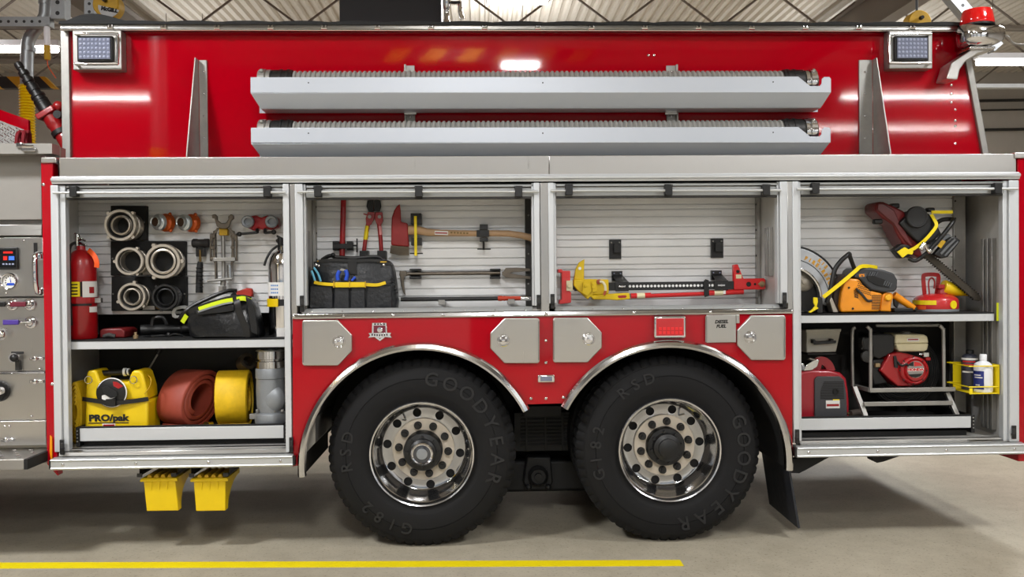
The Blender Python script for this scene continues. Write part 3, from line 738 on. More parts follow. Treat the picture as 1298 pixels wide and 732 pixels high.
# sills
def sill(bay, px0, px1, yt, ym, yb, zfl):
    cx = (px0+px1)/2; x0, x1 = X(px0, 580), X(px1, 580); z0, z1, z2 = Z(cx, yb, -.045), Z(cx, ym, -.045), Z(cx, yt, -.01)
    s = T('sill_rail', MB().yz([(-.045, z0), (-.05, z0+.008), (-.045, z0+.014), (-.045, z1-.012), (-.052, z1-.006), (-.048, z1), (-.0, z1+.004), (.03, z1+.004), (.03, z0)], x0, x1), ALU, parent=bay, bevel=.001)
    T('sill_step', MB().yz([(.031, z0), (-.005, z1+.006), (-.012, z1+.012), (-.008, z2-.004), (.0, z2), (.03, zfl), (.06, zfl), (.06, z0)], x0+.03, x1-.03), STEELH, parent=bay, bevel=.001)
    n = 4
    for i in range(n):
        T('sill_screw', MB().sph((x0+(x1-x0)*(.05+.3*i), -.046, (z0+z1)/2), .0085, sy=.5), CHROME, parent=s)
    T('end_block', MB().box(x0-.012, -.04, z0+.004, x0-.001, .03, z1-.006), BLACK, parent=s); T('end_block', MB().box(x1+.001, -.04, z0+.004, x1+.012, .03, z1-.006), BLACK, parent=s)
sill(bay1, 69, 373, 571, 580.5, 594, zf1)
sill(bay4, 1007, 1294, 562, 565.5, 578.5, zf4)
for bay, x0, x1, yt, ym, yb in ((bay2, 386, 675, 390.5, 396.5, 403), (bay3, 704, 988, 387.5, 393, 399.5)):
    cx = (x0+x1)/2; a, b = X(x0, 390), X(x1, 390)
    s = T('sill_rail', MB().yz([(-.006, Z(cx, ym)), (-.01, Z(cx, ym-1)), (.0, Z(cx, yt+2)), (.02, Z(cx, yt)), (.05, Z(cx, yt)), (.05, Z(cx, ym))], a, b), HEAD, parent=bay, bevel=.001)
    for i in range(8): T('sill_screw', MB().sph((a+(b-a)*(.03+.134*i), -.004, Z(cx, (yt+ym)/2+1)), .005), CHROME, parent=s)
    aa, bb = (370.8, 690.4) if bay is bay2 else (690.7, 1004.3)
    s = T('sill_trim', MB().yz([(-.012, Z(cx, yb)), (-.016, Z(cx, yb-2)), (-.012, Z(cx, ym+.3)), (.01, Z(cx, ym+.3)), (.01, Z(cx, yb))], X(aa, 400), X(bb, 400)), POLISH, parent=bay, bevel=.002)
    for px in ((373, 436, 499, 562, 625) if bay is bay2 else (692, 803, 900, 1003)): T('trim_bolt', MB().sph((X(px, 400), -.016, Z(cx, (yb+ym)/2)), .0095, sy=.6), CHROME, parent=s)

# ---------------- fender panel with two wheel arches
def arc(cx, cy, r, a0, a1, n): return [(cx+r*math.cos(ang(a0+(a1-a0)*i/n)), cy-r*math.sin(ang(a0+(a1-a0)*i/n))) for i in range(n+1)]
A1, A2 = (533.5, 589.0, 150), (848, 586.0, 150)
e1a, e1b = 184, 29
a1, a2 = 151, -3
out = [(371, 401), (1004.5, 395.5), (1004.5, 586)]+[p for p in arc(*A2, 0, 150, 40)]+[(716, 511.5), (666, 513)]+arc(*A1, 30, 180, 40)+[(371, 592)]
mb = MB(); mb.ppoly(out, -.002, .012); fp = T('fender_panel', mb, RED)
for px, py in ((692, 432), (692, 460), (692, 505.5), (673, 505.5), (714, 504)): T('rivet', MB().sph(P(px, py, -.004), .0095, sy=.6), CHROME, parent=fp)
for (cx, cy, r), s0, s1 in ((A1, 185.5, 27.5), (A2, 152.5, -3.5)):
    mb = MB(); rings = []
    for px, py in arc(cx, cy, 1, s0, s1, 72):
        ux, uy = px-cx, py-cy; cs = []
        for rr, dd in ((145.5, .0), (145.5, -.045), (148, -.052), (152.5, -.046), (155, -.030), (155, -.004), (150, -.0035)):
            p = P(cx+ux*rr, cy+uy*rr, 0); cs.append((p.x, dd, p.z))
        rings.append(cs)
    mb.loft(rings); T('wheel_arch_trim', mb, POLISH, bevel=.001)
    mb = MB(); rings = []
    for px, py in arc(cx, cy, 1, s0-1, s1+1, 48):
        ux, uy = px-cx, py-cy; p, q = P(cx+ux*147, cy+uy*147, .02), P(cx+ux*151, cy+uy*151, .02)
        rings.append([(p.x, .014, p.z), (p.x, .78, p.z), (q.x, .78, q.z), (q.x, .014, q.z)])
    mb.loft(rings); T('wheel_arch_liner', mb, BLACKM)
# hatches
def hatch(x0, y0, x1, y1, flip, lx, ly, c=19):
    if not flip: pts = [(x0+2, y0), (x1-c, y0), (x1-1, y0+c), (x1-1, y1-c), (x1-c, y1), (x0+2, y1), (x0, y1-2), (x0, y0+2)]
    else: pts = [(x0+c, y0), (x1-2, y0), (x1, y0+2), (x1, y1-2), (x1-2, y1), (x0+c, y1), (x0+1, y1-c), (x0+1, y0+c)]
    mb = MB(); mb.ppoly(pts, -.020, -.0025); h = T('hatch_door', mb, STEEL, bevel=.005, seg=3)
    hx = x0+1 if not flip else x1-1
    T('hinge', MB().cyl(P(hx, y0+4, -.0245), P(hx, y1-4, -.0245), .004, seg=8), STEELD, parent=h)
    MBl = MB(); MBl.pl(lx, ly, -.021, [(8.2, 0), (8.2, -.005), (7.0, -.009), (6.2, -.004), (5.6, -.003), (5.2, -.007), (0.01, -.008)], 28); MBl.pbox(lx-5.4, ly-2, lx+5.4, ly+2, -.036, -.0285); MBl.pl(lx, ly, -.036, [(2.2, 0), (2.2, -.004), (.01, -.005)], 12)
    T('latch', MBl, CHROME, parent=h, bevel=.0015)
hatch(383, 406, 447, 464, False, 429.5, 433.5)
hatch(620.5, 403.5, 684, 461, True, 638, 432)
hatch(701, 403, 764, 460, False, 746, 430)
hatch(933.5, 400, 996, 457, True, 951, 427.5)
# chrome shield emblem
mb = MB(); mb.ppoly([(471.5, 409.5), (490, 409.5), (491, 424), (487, 429), (481.5, 433), (476, 429), (471, 424)], -.008, -.0025); em = T('emblem', mb, CHROME, bevel=.002)
mb = MB(); mb.ppoly([(473.5, 413), (488.5, 413), (489, 423), (481.5, 430), (473.5, 423)], -.010, -.0081); T('shield_field', mb, MAROON, parent=em)
mb = MB(); mb.pl(481.5, 418.5, -.0102, [(3.8, 0), (3.4, -.003), (.01, -.004)], 20); mb.ppoly([(467, 422.5), (496, 422), (494.5, 425), (496.5, 428.5), (487, 427.5), (481.5, 429), (476, 427.5), (466.5, 428.5), (469, 425.5)], -.015, -.0101); T('banner', mb, CHROME, parent=em, bevel=.001)
mb = MB()
for i in range(7): mb.pbox(471+i*3.1, 424.2+abs(i-3)*-.25, 472.6+i*3.1, 426.6+abs(i-3)*-.25, -.0162, -.0152)
for i in range(4): mb.pbox(474.2+i*3.8, 410.4, 476.6+i*3.8, 412.2, -.0095, -.0082)
T('emblem_marks', mb, BLACKM, parent=em)
# red marker lamp
mb = MB(); mb.pbox(829, 401, 870, 429, -.03, -.0025); ml = T('marker_lamp', mb, CHROME, bevel=.010, seg=3)
mb = MB(); mb.pbox(832, 404, 867, 426, -.036, -.0305); mb.m(1)
for i in range(6):
    for j in range(2): mb.pbox(835+i*5.2, 415+j*5, 839+i*5.2, 419+j*5, -.0375, -.0362)
T('red_lens', mb, [REDL, mat('red_led_cell', (226, 40, 44), .2)], parent=ml, bevel=.002)
# fuel door
mb = MB(); mb.pbox(896, 399.5, 933, 434.5, -.014, -.0025); mb.pbox(933.2, 399, 937.5, 410, -.012, -.0025); fd = T('fuel_door', mb, STEEL, bevel=.002)
T('hinge', MB().cyl(P(895, 401, -.016), P(895, 434, -.016), .0055, seg=10), STEELD, parent=fd)
mb = MB(); mb.ptext('DIESEL', 914.5, 408.3, -.0152, 4.2, .0006, .0012, 1, .25); mb.ptext('FUEL', 914, 414, -.0152, 4.2, .0006, .0012, 1, .25); T('lettering', mb, BLACKM, parent=fd)
# small clear marker
mb = MB(); mb.pbox(681.5, 475.5, 703.5, 485.5, -.022, -.0025); sm = T('side_marker', mb, CHROME, bevel=.008, seg=3)
T('lens', MB().pbox(685, 478, 700, 483.5, -.028, -.0225), LEDL, parent=sm, bevel=.003)

# ---------------- body core, frame, axles (dark underside)
T('body_core', MB().box(XL+.05, .80, .62, XR-.02, 2.35, 2.21), BLACKM)
T('crew_cab', MB().box(-9.2, .16, .46, -3.95, 2.45, 2.95), RED, bevel=.03)
T('pump_bay_core', MB().box(-3.94, 1.01, .46, XL+.02, 2.35, 2.2), BLACKM)
T('far_skirt', MB().box(-9.0, 2.36, .46, XR-.03, 2.40, 2.2), RED)
T("dark_gap_filler", MB().box(X(560, 600), 1.02, .20, X(820, 600), 1.55, .9), CHASSIS, bevel=.02)  # added dark box, blocks the lit floor showing between the wheels
T('core_filler', MB().box(X(376, 400), BW+.03, zup+.02, X(1004, 400), .79, 2.2), BLACKM)
T('rear_skin', MB().box(XR-.019, .601, ZB-.03, XR, 2.4, 2.26), RED)
zw = Z(690, 533, .5)
T('frame_rail', MB().box(XL-1.2, .86, .62, XR-.3, .94, .90), CHASSIS, bevel=.01)
T('frame_rail', MB().box(XL-1.2, 1.62, .62, XR-.3, 1.70, .90), CHASSIS, bevel=.01)
# louvred box and hanger between the wheels
d = .62
mb = MB(); mb.pbox(652, 523, 740, 572, d, d+.1); 
for i in range(9): mb.pbox(660, 527+i*4.6, 732, 529.2+i*4.6, d-.012, d-.001)
for px in (666, 690, 712): mb.pbox(px, 524, px+3, 571, d-.022, d-.013)
T('louvre_box', mb, CHASSIS, bevel=.002)
mb = MB(); mb.pbox(664, 515, 712, 529, .50, .56); T('cross_member', mb, CHASSIS, bevel=.004)
sp = sub('suspension_hanger', truck)
mb = MB(); mb.ppoly([(668, 580), (698, 580), (701, 612), (696, 622), (669, 622), (663, 612)], .60, .7); T('hanger_body', mb, CHASSIS, parent=sp, bevel=.01)
mb = MB(); mb.pl(682, 603, .599, [(13, 0), (13, -.03), (10, -.05), (9, -.04), (5, -.04), (4.5, -.06), (.01, -.06)], 24); T('trunnion_cap', mb, CHASSIS, parent=sp)
for s_ in (670, 695): T('hanger_bolt', MB().sph(P(s_, 618, .585), .02), CHASSIS, parent=sp)
mb = MB(); mb.pbox(570, 584, 812, 624, .705, .86); T('walking_beam', mb, CHASSIS, bevel=.02)
# cross pipes and brackets below
mb = MB(); mb.ppoly([(1000, 583), (1051, 580), (1022, 596), (1013, 600.5), (1000, 600)], .10, .16); T('lower_bracket', mb, BLACKM)
mb = MB(); mb.ppoly([(1104, 578), (1143, 578), (1120, 586), (1112, 587.5), (1107, 585)], .06, .14); T('lower_bracket', mb, BLACKM, bevel=.004)
T('underbody', MB().box(XL+.05, .66, ZB+.02, X(376, 580), 2.3, .64), BLACKM); T('underbody', MB().box(X(1005, 580), .66, ZB+.10, XR-.03, 2.3, .64), BLACKM)
# mud flap behind the rear wheel
a, b, c, e = P(997, 588, .03), P(1012.5, 671, .03), P(1006, 640, .03), P(1012.5, 671, .50)
mb = MB()
n0 = P(990, 560, .03); f0 = P(992, 560, .03)
A = [(P(996, 575, .04).x, .04, P(996, 575, .04).z), (b.x, .04, b.z), (b.x-.01, .52, b.z+.02), (P(996, 575, .04).x, .52, P(996, 575, .04).z)]
mb.prism(A, [(x+.012, y, z+.003) for x, y, z in A]); mf = T('mud_flap', mb, mat('mud_flap_rubber', (34, 36, 42), .5, bump=(12, .3, .01)))
for y in (.1, .22): T('flap_bolt', MB().sph((A[0][0]-.002, y, A[0][2]-.04), .009), STEELD, parent=mf)
mb = MB(); mb.prism([(X(377, 560), .05, ZB+.04), (X(398, 580), .05, ZB+.14), (X(398, 580), .05, .86), (X(377, 560), .05, .86)], [(X(377, 560), .6, ZB+.04), (X(398, 580), .6, ZB+.14), (X(398, 580), .6, .86), (X(377, 560), .6, .86)])
T('inner_fender', mb, STEELD)

# ---------------- wheels
def wheel(px, py, hub, rot, d=.03):
    c = P(px, py, d); R = .5425; k = mp(d)
    c.z = R+.001
    wn = sub('wheel', truck)
    # tyre
    mb = MB(); Wd = .33; seg = 240
    prof = [(.292, .035), (.298, .012), (.315, .004), (.345, -.006), (.352, -.008), (.400, -.013), (.430, -.012), (.4305, -.008), (.434, -.008), (.4345, -.012), (.478, -.004), (.497, .004), (.4975, .010), (.503, .012), (.526, .03), (.5425, .052), (.5425, .16), (.530, .163), (.530, .171), (.5425, .174), (.5425, Wd-.05), (.52, Wd-.02), (.47, Wd), (.34, Wd), (.292, Wd-.03)]
    rings = []
    for i in range(seg):
        a = 2*math.pi*i/seg; ca, sa = math.cos(a), math.sin(a); g = (i % 4 == 0)
        cs = []
        for j, (r, h) in enumerate(prof):
            if g and r > .515 and h < Wd-.03: r -= .008; h += .003 if h < .06 else 0
            cs.append((c.x+ca*r, c.y+h, c.z+sa*r))
        rings.append(cs)
    R_ = [[mb.V(p) for p in r] for r in rings]; n = len(prof)
    for i in range(seg):
        a_, b_ = R_[i], R_[(i+1) % seg]
        for j in range(n-1): mb.face((a_[j], a_[j+1], b_[j+1], b_[j]))
    mb.m(1)
    def around(s, a0, step, size, rr):
        for q, ch in enumerate(s):
            if ch == ' ': continue
            a = ang(a0-step*q)
            M4 = Matrix.Translation((c.x+math.cos(a)*rr, c.y-.0135, c.z+math.sin(a)*rr)) @ TXT @ Matrix.Rotation(a-math.pi/2, 4, 'Z')
            mb.text(ch, size, M4, .0025, .001)
    around('GOODYEAR', rot, 14.5, .112, .430); around('G182  RSD', rot-184, 11.5, .092, .43)
    T('tyre', mb, [RUBBER, RUBBERL], parent=wn, smooth=28)
    # rim
    mb = MB(); mb.lathe([(.294, .030), (.3005, .002), (.3035, -.008), (.299, -.014), (.291, -.011), (.286, .0), (.281, .010), (.2785, .03), (.275, .07), (.268, .11), (.258, .14), (.248, .158), (.248, .17), (.28, .17), (.295, .06)], c, (0,1,0), 72, closed=True); T('rim', mb, mat('rim_polish', (226, 226, 228), .17, 1.0), parent=wn)
    mb = MB(); mb.lathe([(.2478, .159), (.245, .164), (.238, .167), (.20, .168), (.172, .166), (.110, .166), (.110, .19), (.2478, .19)], c, (0,1,0), 72, closed=True)
    disc = T('wheel_disc', mb, mat('disc_mirror', (176, 177, 180), .08, 1.0), parent=wn)
    cut = []
    for i in range(10):
        a = ang(36*i+18+rot); q = Vector((c.x+math.cos(a)*.2165, 0, c.z+math.sin(a)*.2165))
        cut.append(MB().cyl((q.x, c.y+.10, q.z), (q.x, c.y+.22, q.z), .0255, seg=20).build('cutter', POLISH))
    carve(disc, cut); adopt(disc, wn)
    T('brake_drum', MB().lathe([(.254, .192), (.254, .3), (.01, .3), (.01, .192)], c, (0,1,0), 48), BLACKM, parent=wn)
    T('hub_flange', MB().lathe([(.183, .165), (.183, .15), (.180, .146), (.106, .146), (.106, .165)], c, (0,1,0), 60, closed=True), HUBT, parent=wn)
    for i in range(10):
        a = ang(36*i+rot*.3+6); q = Vector((c.x+math.cos(a)*.1455, c.y, c.z+math.sin(a)*.1455))
        mb = MB(); mb.cyl(q+Vector((0,.1455,0)), q+Vector((0,.138,0)), .0235, seg=18); mb.cyl(q+Vector((0,.1378,0)), q+Vector((0,.112,0)), .0185, seg=12); mb.cyl(q+Vector((0,.1118,0)), q+Vector((0,.100,0)), .010, seg=10); T('lug_nut', mb, BLACK, parent=wn)
    if hub == 'cap':
        mb = MB(); mb.lathe([(.114, .16), (.114, .075), (.106, .058), (.080, .052), (.078, .03), (.064, .02), (.01, .02)], c, (0,1,0), 48)
        for i in range(8):
            a = ang(45*i); q = Vector((c.x+math.cos(a)*.088, c.y+.051, c.z+math.sin(a)*.088)); mb.cyl(q, q-Vector((0,.012,0)), .009, seg=6)
        T('hub', mb, BLACK, parent=wn)
        T('hub_ring', MB().lathe([(.064, .019), (.064, -.004), (.058, -.010), (.051, -.008), (.051, .019)], c, (0,1,0), 40, closed=True), CHROME, parent=wn)
        T('hub_window', MB().lathe([(.0505, .018), (.0505, -.004), (.034, -.007), (.01, -.008)], c, (0,1,0), 40), mat('hub_window_dark', (52, 54, 60), .08, coat=1.0), parent=wn)
        T('hub_badge', MB().lathe([(.032, -.0082), (.030, -.0105), (.01, -.011)], c, (0,1,0), 30), IRON, parent=wn)
    else:
        mb = MB(); mb.lathe([(.114, .16), (.114, .105), (.108, .095), (.084, .092), (.080, .055), (.058, .045), (.056, .032), (.03, .024), (.01, .022)], c, (0,1,0), 48)
        for i in range(8):
            a = ang(45*i+10); q = Vector((c.x+math.cos(a)*.092, c.y+.084, c.z+math.sin(a)*.092)); mb.cyl(q, q-Vector((0,.016,0)), .009, seg=6)
        T('hub', mb, BLACK, parent=wn)
    for px_, r in ((.5, .02),):
        T('valve_stem', MB().cyl((c.x+.2*math.cos(ang(rot+40)), c.y+.166, c.z+.2*math.sin(ang(rot+40))), (c.x+.225*math.cos(ang(rot+40)), c.y+.06, c.z+.225*math.sin(ang(rot+40))), .005, seg=8), STEELD, parent=wn)
wheel(535, 587, 'cap', 82)
wheel(849, 585.5, 'drive', 22)
for px in (535, 849):
    c = P(px, 587, .03); T('axle', MB().cyl((c.x, .35, .5435), (c.x, 2.2, .5435), .09, seg=16), CHASSIS)
    T('dual_tyre', MB().lathe([(.29, .40), (.36, .37), (.48, .37), (.54, .42), (.54, .64), (.48, .69), (.36, .69), (.29, .66)], (c.x, 0, .5435), (0,1,0), 64, closed=True), RUBBER)
    T('far_tyre', MB().lathe([(.29, 1.74), (.36, 1.71), (.48, 1.71), (.54, 1.76), (.54, 2.36), (.48, 2.41), (.36, 2.41), (.29, 2.38)], (c.x, 0, .5435), (0,1,0), 64, closed=True), RUBBER)

# ---------------- chock holders
for px in (173, 239):
    ch = sub('chock_holder', truck); d = -.0
    za = ZB-.001
    mb = MB(); X0, _, X1, _ = rect(px, 600, px+50, 610, .02)
    zl = Z(px+20, 605, .02); mb.box(X0, .03, zl, X0+.012, .36, zl+.012); mb.box(X1-.012, .03, zl, X1, .36, zl+.012)
    mb.box(X0, .025, zl-.003, X0+.03, .03, zl+.02); mb.box(X1-.03, .025, zl-.003, X1, .03, zl+.02)
    for x in (X0, X1-.005): mb.box(x, .06, zl+.012, x+.005, .35, ZB+.03)
    T('side_rail', mb, DKGREY, parent=ch, bevel=.002)
    T('back_stop', MB().box(X0, .361, zl-.02, X1, .366, ZB+.03), DKGREY, parent=ch)

# ---------------- pump panel to the left
d = .10
XP = -3.9
xe = X(56, 400, d)
zrb = Z(30, 567, d)
T('pump_panel_frame', MB().box(XP, d+.06, .5, xe-.005, 1.0, 2.30), STEELD)
T('upper_panel', MB().box(XP, d, Z(25, 279, d), xe-.004, d+.05, Z(25, 196, d)), PANELG, bevel=.004)
T('panel_trim', MB().box(XP, d-.012, Z(25, 299, d), xe, d+.05, Z(25, 285, d)), STEELH, bevel=.003)
gp = T('gauge_panel', MB().box(XP, d, Z(25, 376, d), xe, d+.05, Z(25, 301, d)), STEEL, bevel=.003)
vp = T('valve_panel', MB().box(XP, d+.012, Z(25, 471, d), xe, d+.05, Z(25, 378, d)), STEEL, bevel=.003)
lp = T('lower_panel', MB().box(XP, d, Z(25, 533, d), xe, d+.05, Z(25, 474, d)), STEEL, bevel=.003)
T('lower_panel', MB().box(XP, d, Z(25, 565, d), xe, d+.05, Z(25, 534, d)), STEEL, bevel=.003)
T('panel_bead', MB().cyl((XP, d-.004, Z(25, 472.5, d)), (xe, d-.004, Z(25, 472.5, d)), .008, seg=10), POLISH)
a = P(0, 566, -.10); rbx = X(30, 580, -.22)
mb = MB(); mb.box(XP, -.22, Z(15, 596, -.22), rbx, -.215, Z(15, 583, -.22)); mb.box(XP, -.214, Z(15, 583, -.22)-.006, rbx, d+.02, Z(15, 583, -.22)); 
rb = T('running_board', mb, STEELH, bevel=.002)
T('board_end', MB().prism([(rbx+.001, -.22, Z(15, 596, -.22)), (rbx+.001, -.22, Z(15, 583, -.22)), (rbx+.001, .1, Z(15, 583, -.22)), (rbx+.001, .1, Z(15, 596, -.22))], [(rbx+.02, -.22, Z(15, 596, -.22)), (rbx+.02, -.22, Z(15, 583, -.22)), (rbx+.02, .1, Z(15, 583, -.22)), (rbx+.02, .1, Z(15, 596, -.22))]), BLACKM, parent=rb)
mb = MB()
for i in range(16):
    for j in range(4): mb.sph((rbx-.05-.09*i-(j % 2)*.045, -.17+.07*j, Z(15, 583, -.22)+.0005), .012, sz=.35, u=8, v=6)
T('tread_studs', mb, POLISH, parent=rb)
# top lid of the pump panel
mb = MB(); mb.box(XP, -.02, Z(30, 195, -.02), X(66, 195, -.02), .07, Z(30, 182, -.02)); mb.box(X(66, 195, -.02)+.001, .08, Z(70, 200, .08), X(77, 195, .08), .14, Z(70, 187, .08)); tl_ = T('top_lid', mb, PANELG, bevel=.006)
mb = MB(); mb.pbox(20, 181, 30, 187, -.035, -.021); mb.pbox(27, 187, 44, 192, -.04, -.021); mb.cyl(P(28, 186, -.04), P(43, 186, -.04), .008, seg=10); T('lid_latch', mb, CHROME, parent=tl_, bevel=.003)
# gauges, display, levers
mb = MB(); mb.pbox(-16, 314, 22, 342, d-.02, d-.001); ds = T('display', mb, BLACK, parent=gp, bevel=.004)
dsp = sub('pump_display', truck)
for nm, m_, r in (('screen', SCREEN, (-12, 317, 19, 339)),):
    mb = MB(); mb.pbox(*r, d-.023, d-.0205); T(nm, mb, m_, parent=dsp)
mb = MB(); mb.pbox(11, 325, 18, 330, d-.0255, d-.0235); mb.m(1); mb.pbox(4, 325, 9, 330, d-.0255, d-.0235); mb.m(2)
for i in range(4): mb.pbox(3+i*4, 334, 5.5+i*4, 336, d-.0255, d-.0235)
mb.m(1); mb.pbox(4, 319, 16, 321.5, d-.0255, d-.0235); T('readout', mb, [SCRB, SCRR, LEDD], parent=dsp)
gg = sub('pressure_gauge', truck)
mb = MB(); mb.pl(13.5, 357, d-.001, [(10.5, 0), (10.5, -.02), (9.6, -.026), (8.8, -.024), (8.6, -.016), (8.6, 0)], 32, closed=True); T('gauge_bezel', mb, CHROME, parent=gg)
mb = MB(); mb.pl(13.5, 357, d-.002, [(8.5, 0), (8.5, -.012), (.01, -.012)], 32); mb.m(1)
for i in range(11):
    a = ang(-40+26*i); c = P(13.5+6.6*math.cos(a), 357-6.6*math.sin(a), d-.0145); mb.sph(c, .004, sy=.3, u=6, v=4)
mb.m(2); mb.ppoly([(13, 358), (12.2, 351.5), (14, 358)], d-.017, d-.0145); mb.pbox(9, 359, 18, 362, d-.0155, d-.0142); T('gauge_face', mb, [LABELW, BLACK, BLUE], parent=gg)
mb = MB(); mb.pl(-6, 357, d-.001, [(10, 0), (10, -.02), (9.6, -.026), (8.4, -.016), (.01, -.016)], 32); T('gauge_bezel', mb, CHROME, parent=gg)
T('panel_slot', MB().pbox(43, 308, 47.5, 370, d-.004, d-.0005), BLACK, parent=gp)
gh = sub('grab_handle', truck)
T('handle_bar', MB().tube(crv([P(52, 322, d-.01), P(46, 323, d-.07), P(44, 332, d-.09), P(44, 345, d-.09), P(45, 360, d-.09), P(48, 371, d-.07), P(53, 372, d-.01)], 5), .014, 12), CHROME, parent=gh)
for py in (325, 370):
    T('handle_mount', MB().pbox(47, py-5, 56, py+5, d-.025, d-.001), CHROME, parent=gh, bevel=.004)
    T('handle_clamp', MB().pbox(43, py-3, 52, py+3, d-.08, d-.055), CHROME, parent=gh, bevel=.004)
def lever(px0, px1, py, m_, knob):
    lv = sub('pull_lever', truck)
    mb = MB(); mb.pl(px1+3, py, d+.011, [(8, 0), (8, -.012), (5, -.016), (4.4, -.03), (.01, -.032)], 20); mb.pbox(px1-6, py-5, px1+8, py+5, d-.012, d+.0105); T('lever_mount', mb, CHROME, parent=lv, bevel=.004)
    T('lever_rod', MB().cyl(P(px0+8, py, d-.04), P(px1+4, py-1, d-.03), .009, seg=10), POLISH, parent=lv)
    mb = MB(); mb.pbox(px0, py-3.2, px0+20, py+3.2, d-.06, d-.045); T('lever_grip', mb, m_, parent=lv, bevel=.004)
lever(12, 36, 386, MAROON, 1); lever(3, 37, 409, PURPLE, 1); lever(-14, 14, 386, BLACK, 1)
def knob(px, py, m_, r=5):
    kn = sub('panel_knob', truck)
    T('knob_plate', MB().pl(px, py, d+.011, [(r+1.5, 0), (r+1.2, -.01), (.01, -.01)], 20), CHROME, parent=kn); T('knob_ball', MB().sph(P(px, py, d-.035), r*mp(d)), m_, parent=kn); T('knob_stem', MB().cyl(P(px, py, d), P(px, py, d-.03), .008, seg=8), CHROME, parent=kn)
knob(18, 454, BLACK, 5); knob(2, 424, CHROME, 6)
mb = MB(); mb.pbox(14, 446, 30, 449, d+.009, d+.0115); mb.pbox(19, 458, 24, 470, d-.02, d+.0115); T('knob_tag', mb, DKGREY, bevel=.002)
for py, px in ((455, 45), (484, 45), (558, 8)):
    mb = MB(); mb.pbox(px-8, py-2, px+10, py+2, d-.015, d-.0005); mb.pl(px, py, d-.0155, [(3.6, 0), (3.2, -.014), (.01, -.016)], 14); T('panel_latch', mb, CHROME, bevel=.004)
ot = sub('outlet_cap', truck)
T('outlet_collar', MB().pl(0, 496, d-.001, [(13, 0), (13, -.03), (11, -.045), (.01, -.045)], 36), BLACK, parent=ot)
T('outlet_plug', MB().pl(0, 496, d-.0465, [(6, 0), (5.5, -.03), (.01, -.034)], 24), CHROME, parent=ot)
for px, py in ((8, 290), (45, 290), (8, 372), (30, 305), (50, 468), (6, 541), (12, 541), (40, 528), (8, 418)): T('panel_screw', MB().sph(P(px, py, d-.003), .007, sy=.6), CHROME)

# ---------------- deck gun on the roof of the pump bay
d = .75
dg_ = sub('deck_gun', truck); k = mp(d)
a, b = P(22, 80, d), P(60, 141, d); ax = (b-a)
f = lambda t: a+ax*t
L_ = ax.length
mb = MB(); mb.lathe([(.01, 0), (4.2*k, .0), (4.9*k, .01), (4.9*k, .04), (4.2*k, .045), (4.2*k, .06), (6.0*k, .065), (6.4*k, .09), (5.0*k, .10), (5.0*k, .115), (6.8*k, .12), (6.8*k, .145), (5.6*k, .15), (5.6*k, .165), (7.2*k, .17), (7.2*k, .21), (6.4*k, .215), (6.6*k, .235), (8.6*k, .24), (8.8*k, .255), (7.8*k, .26), (9.2*k, L_), (.01, L_)], a, ax, 24)
for q in range(5): mb.lathe([(7.8*k, .275+q*.016), (8.8*k, .278+q*.016), (8.8*k, .285+q*.016), (7.8*k, .288+q*.016)], a, ax, 24, closed=True)
T('nozzle', mb, BLACK, parent=dg_)
u_ = ax.normalized(); n_ = Vector((0, 1, 0)).cross(u_)
mb = MB(); q0 = b+u_*.001; cs = [(s1*.062, s2*.062) for s1, s2 in ((-1,-1),(1,-1),(1,1),(-1,1))]
mb.prism([q0+n_*p_+Vector((0, q_, 0)) for p_, q_ in cs], [q0+u_*.04+n_*p_+Vector((0, q_, 0)) for p_, q_ in cs]); T('flange', mb, RED2, parent=dg_, bevel=.008)
mb = MB(); mb.tube(crv([q0+u_*.041, q0+u_*.10, q0+u_*.17, q0+u_*.25+Vector((.005, 0, -.01)), Vector((q0.x+.19, d, 2.2))], 5), [.052]*6+[.046]*6+[.05]*9, 18); mb.sph(P(74, 135, d), .035); T('elbow', mb, RED2, parent=dg_, bevel=0)
T('clamp_band', MB().cyl(q0+u_*.145, q0+u_*.175, .056, seg=20), BLACK, parent=dg_); T('swivel_hub', MB().pl(75, 146, d-.06, [(5, 0), (5, -.03), (.01, -.03)], 16), BLACK, parent=dg_)
d = 1.0
mb = MB(); mb.ppoly([(-120, 112), (0, 139), (36, 152), (37, 185), (-120, 185)], d+.01, d+.04); T('hose_bed_wall', mb, RED, bevel=.004)
mb = MB(); mb.ppoly([(-120, 130), (0, 153), (34, 166), (34, 185), (-120, 185)], d-.012, d+.0095); hp = T('tread_plate', mb, STEELD)
mb = MB()
for i in range(22):
    for j in range(12):
        px, py = -40+i*3.6, 142+j*3.8+(i % 2)*1.9
        if py < 152+px*.36+3 or px > 32: continue
        c = P(px, py, d-.0125); s = 1 if (i+j) % 2 else -1
        mb.cyl(c+Vector((-.006, 0, -.006*s)), c+Vector((.006, 0, .006*s)), .003, seg=5)
T('tread_marks', mb, POLISH, parent=hp)
# ------------------------------------------------------------------ equipment, one thing at a time
def PY(px, z, d):
    z0, z1 = P(px, 300, d).z, P(px, 500, d).z; return 300+200*(z-z0)/(z1-z0)
E_ = .0015
def B(name, mb, m, par, **k):
    z = FLOOR.get(par.name)
    if z is not None:
        for v in mb.bm.verts:
            if v.co.z < z: v.co.z = z
    return mb.build(name, m, par, **k)
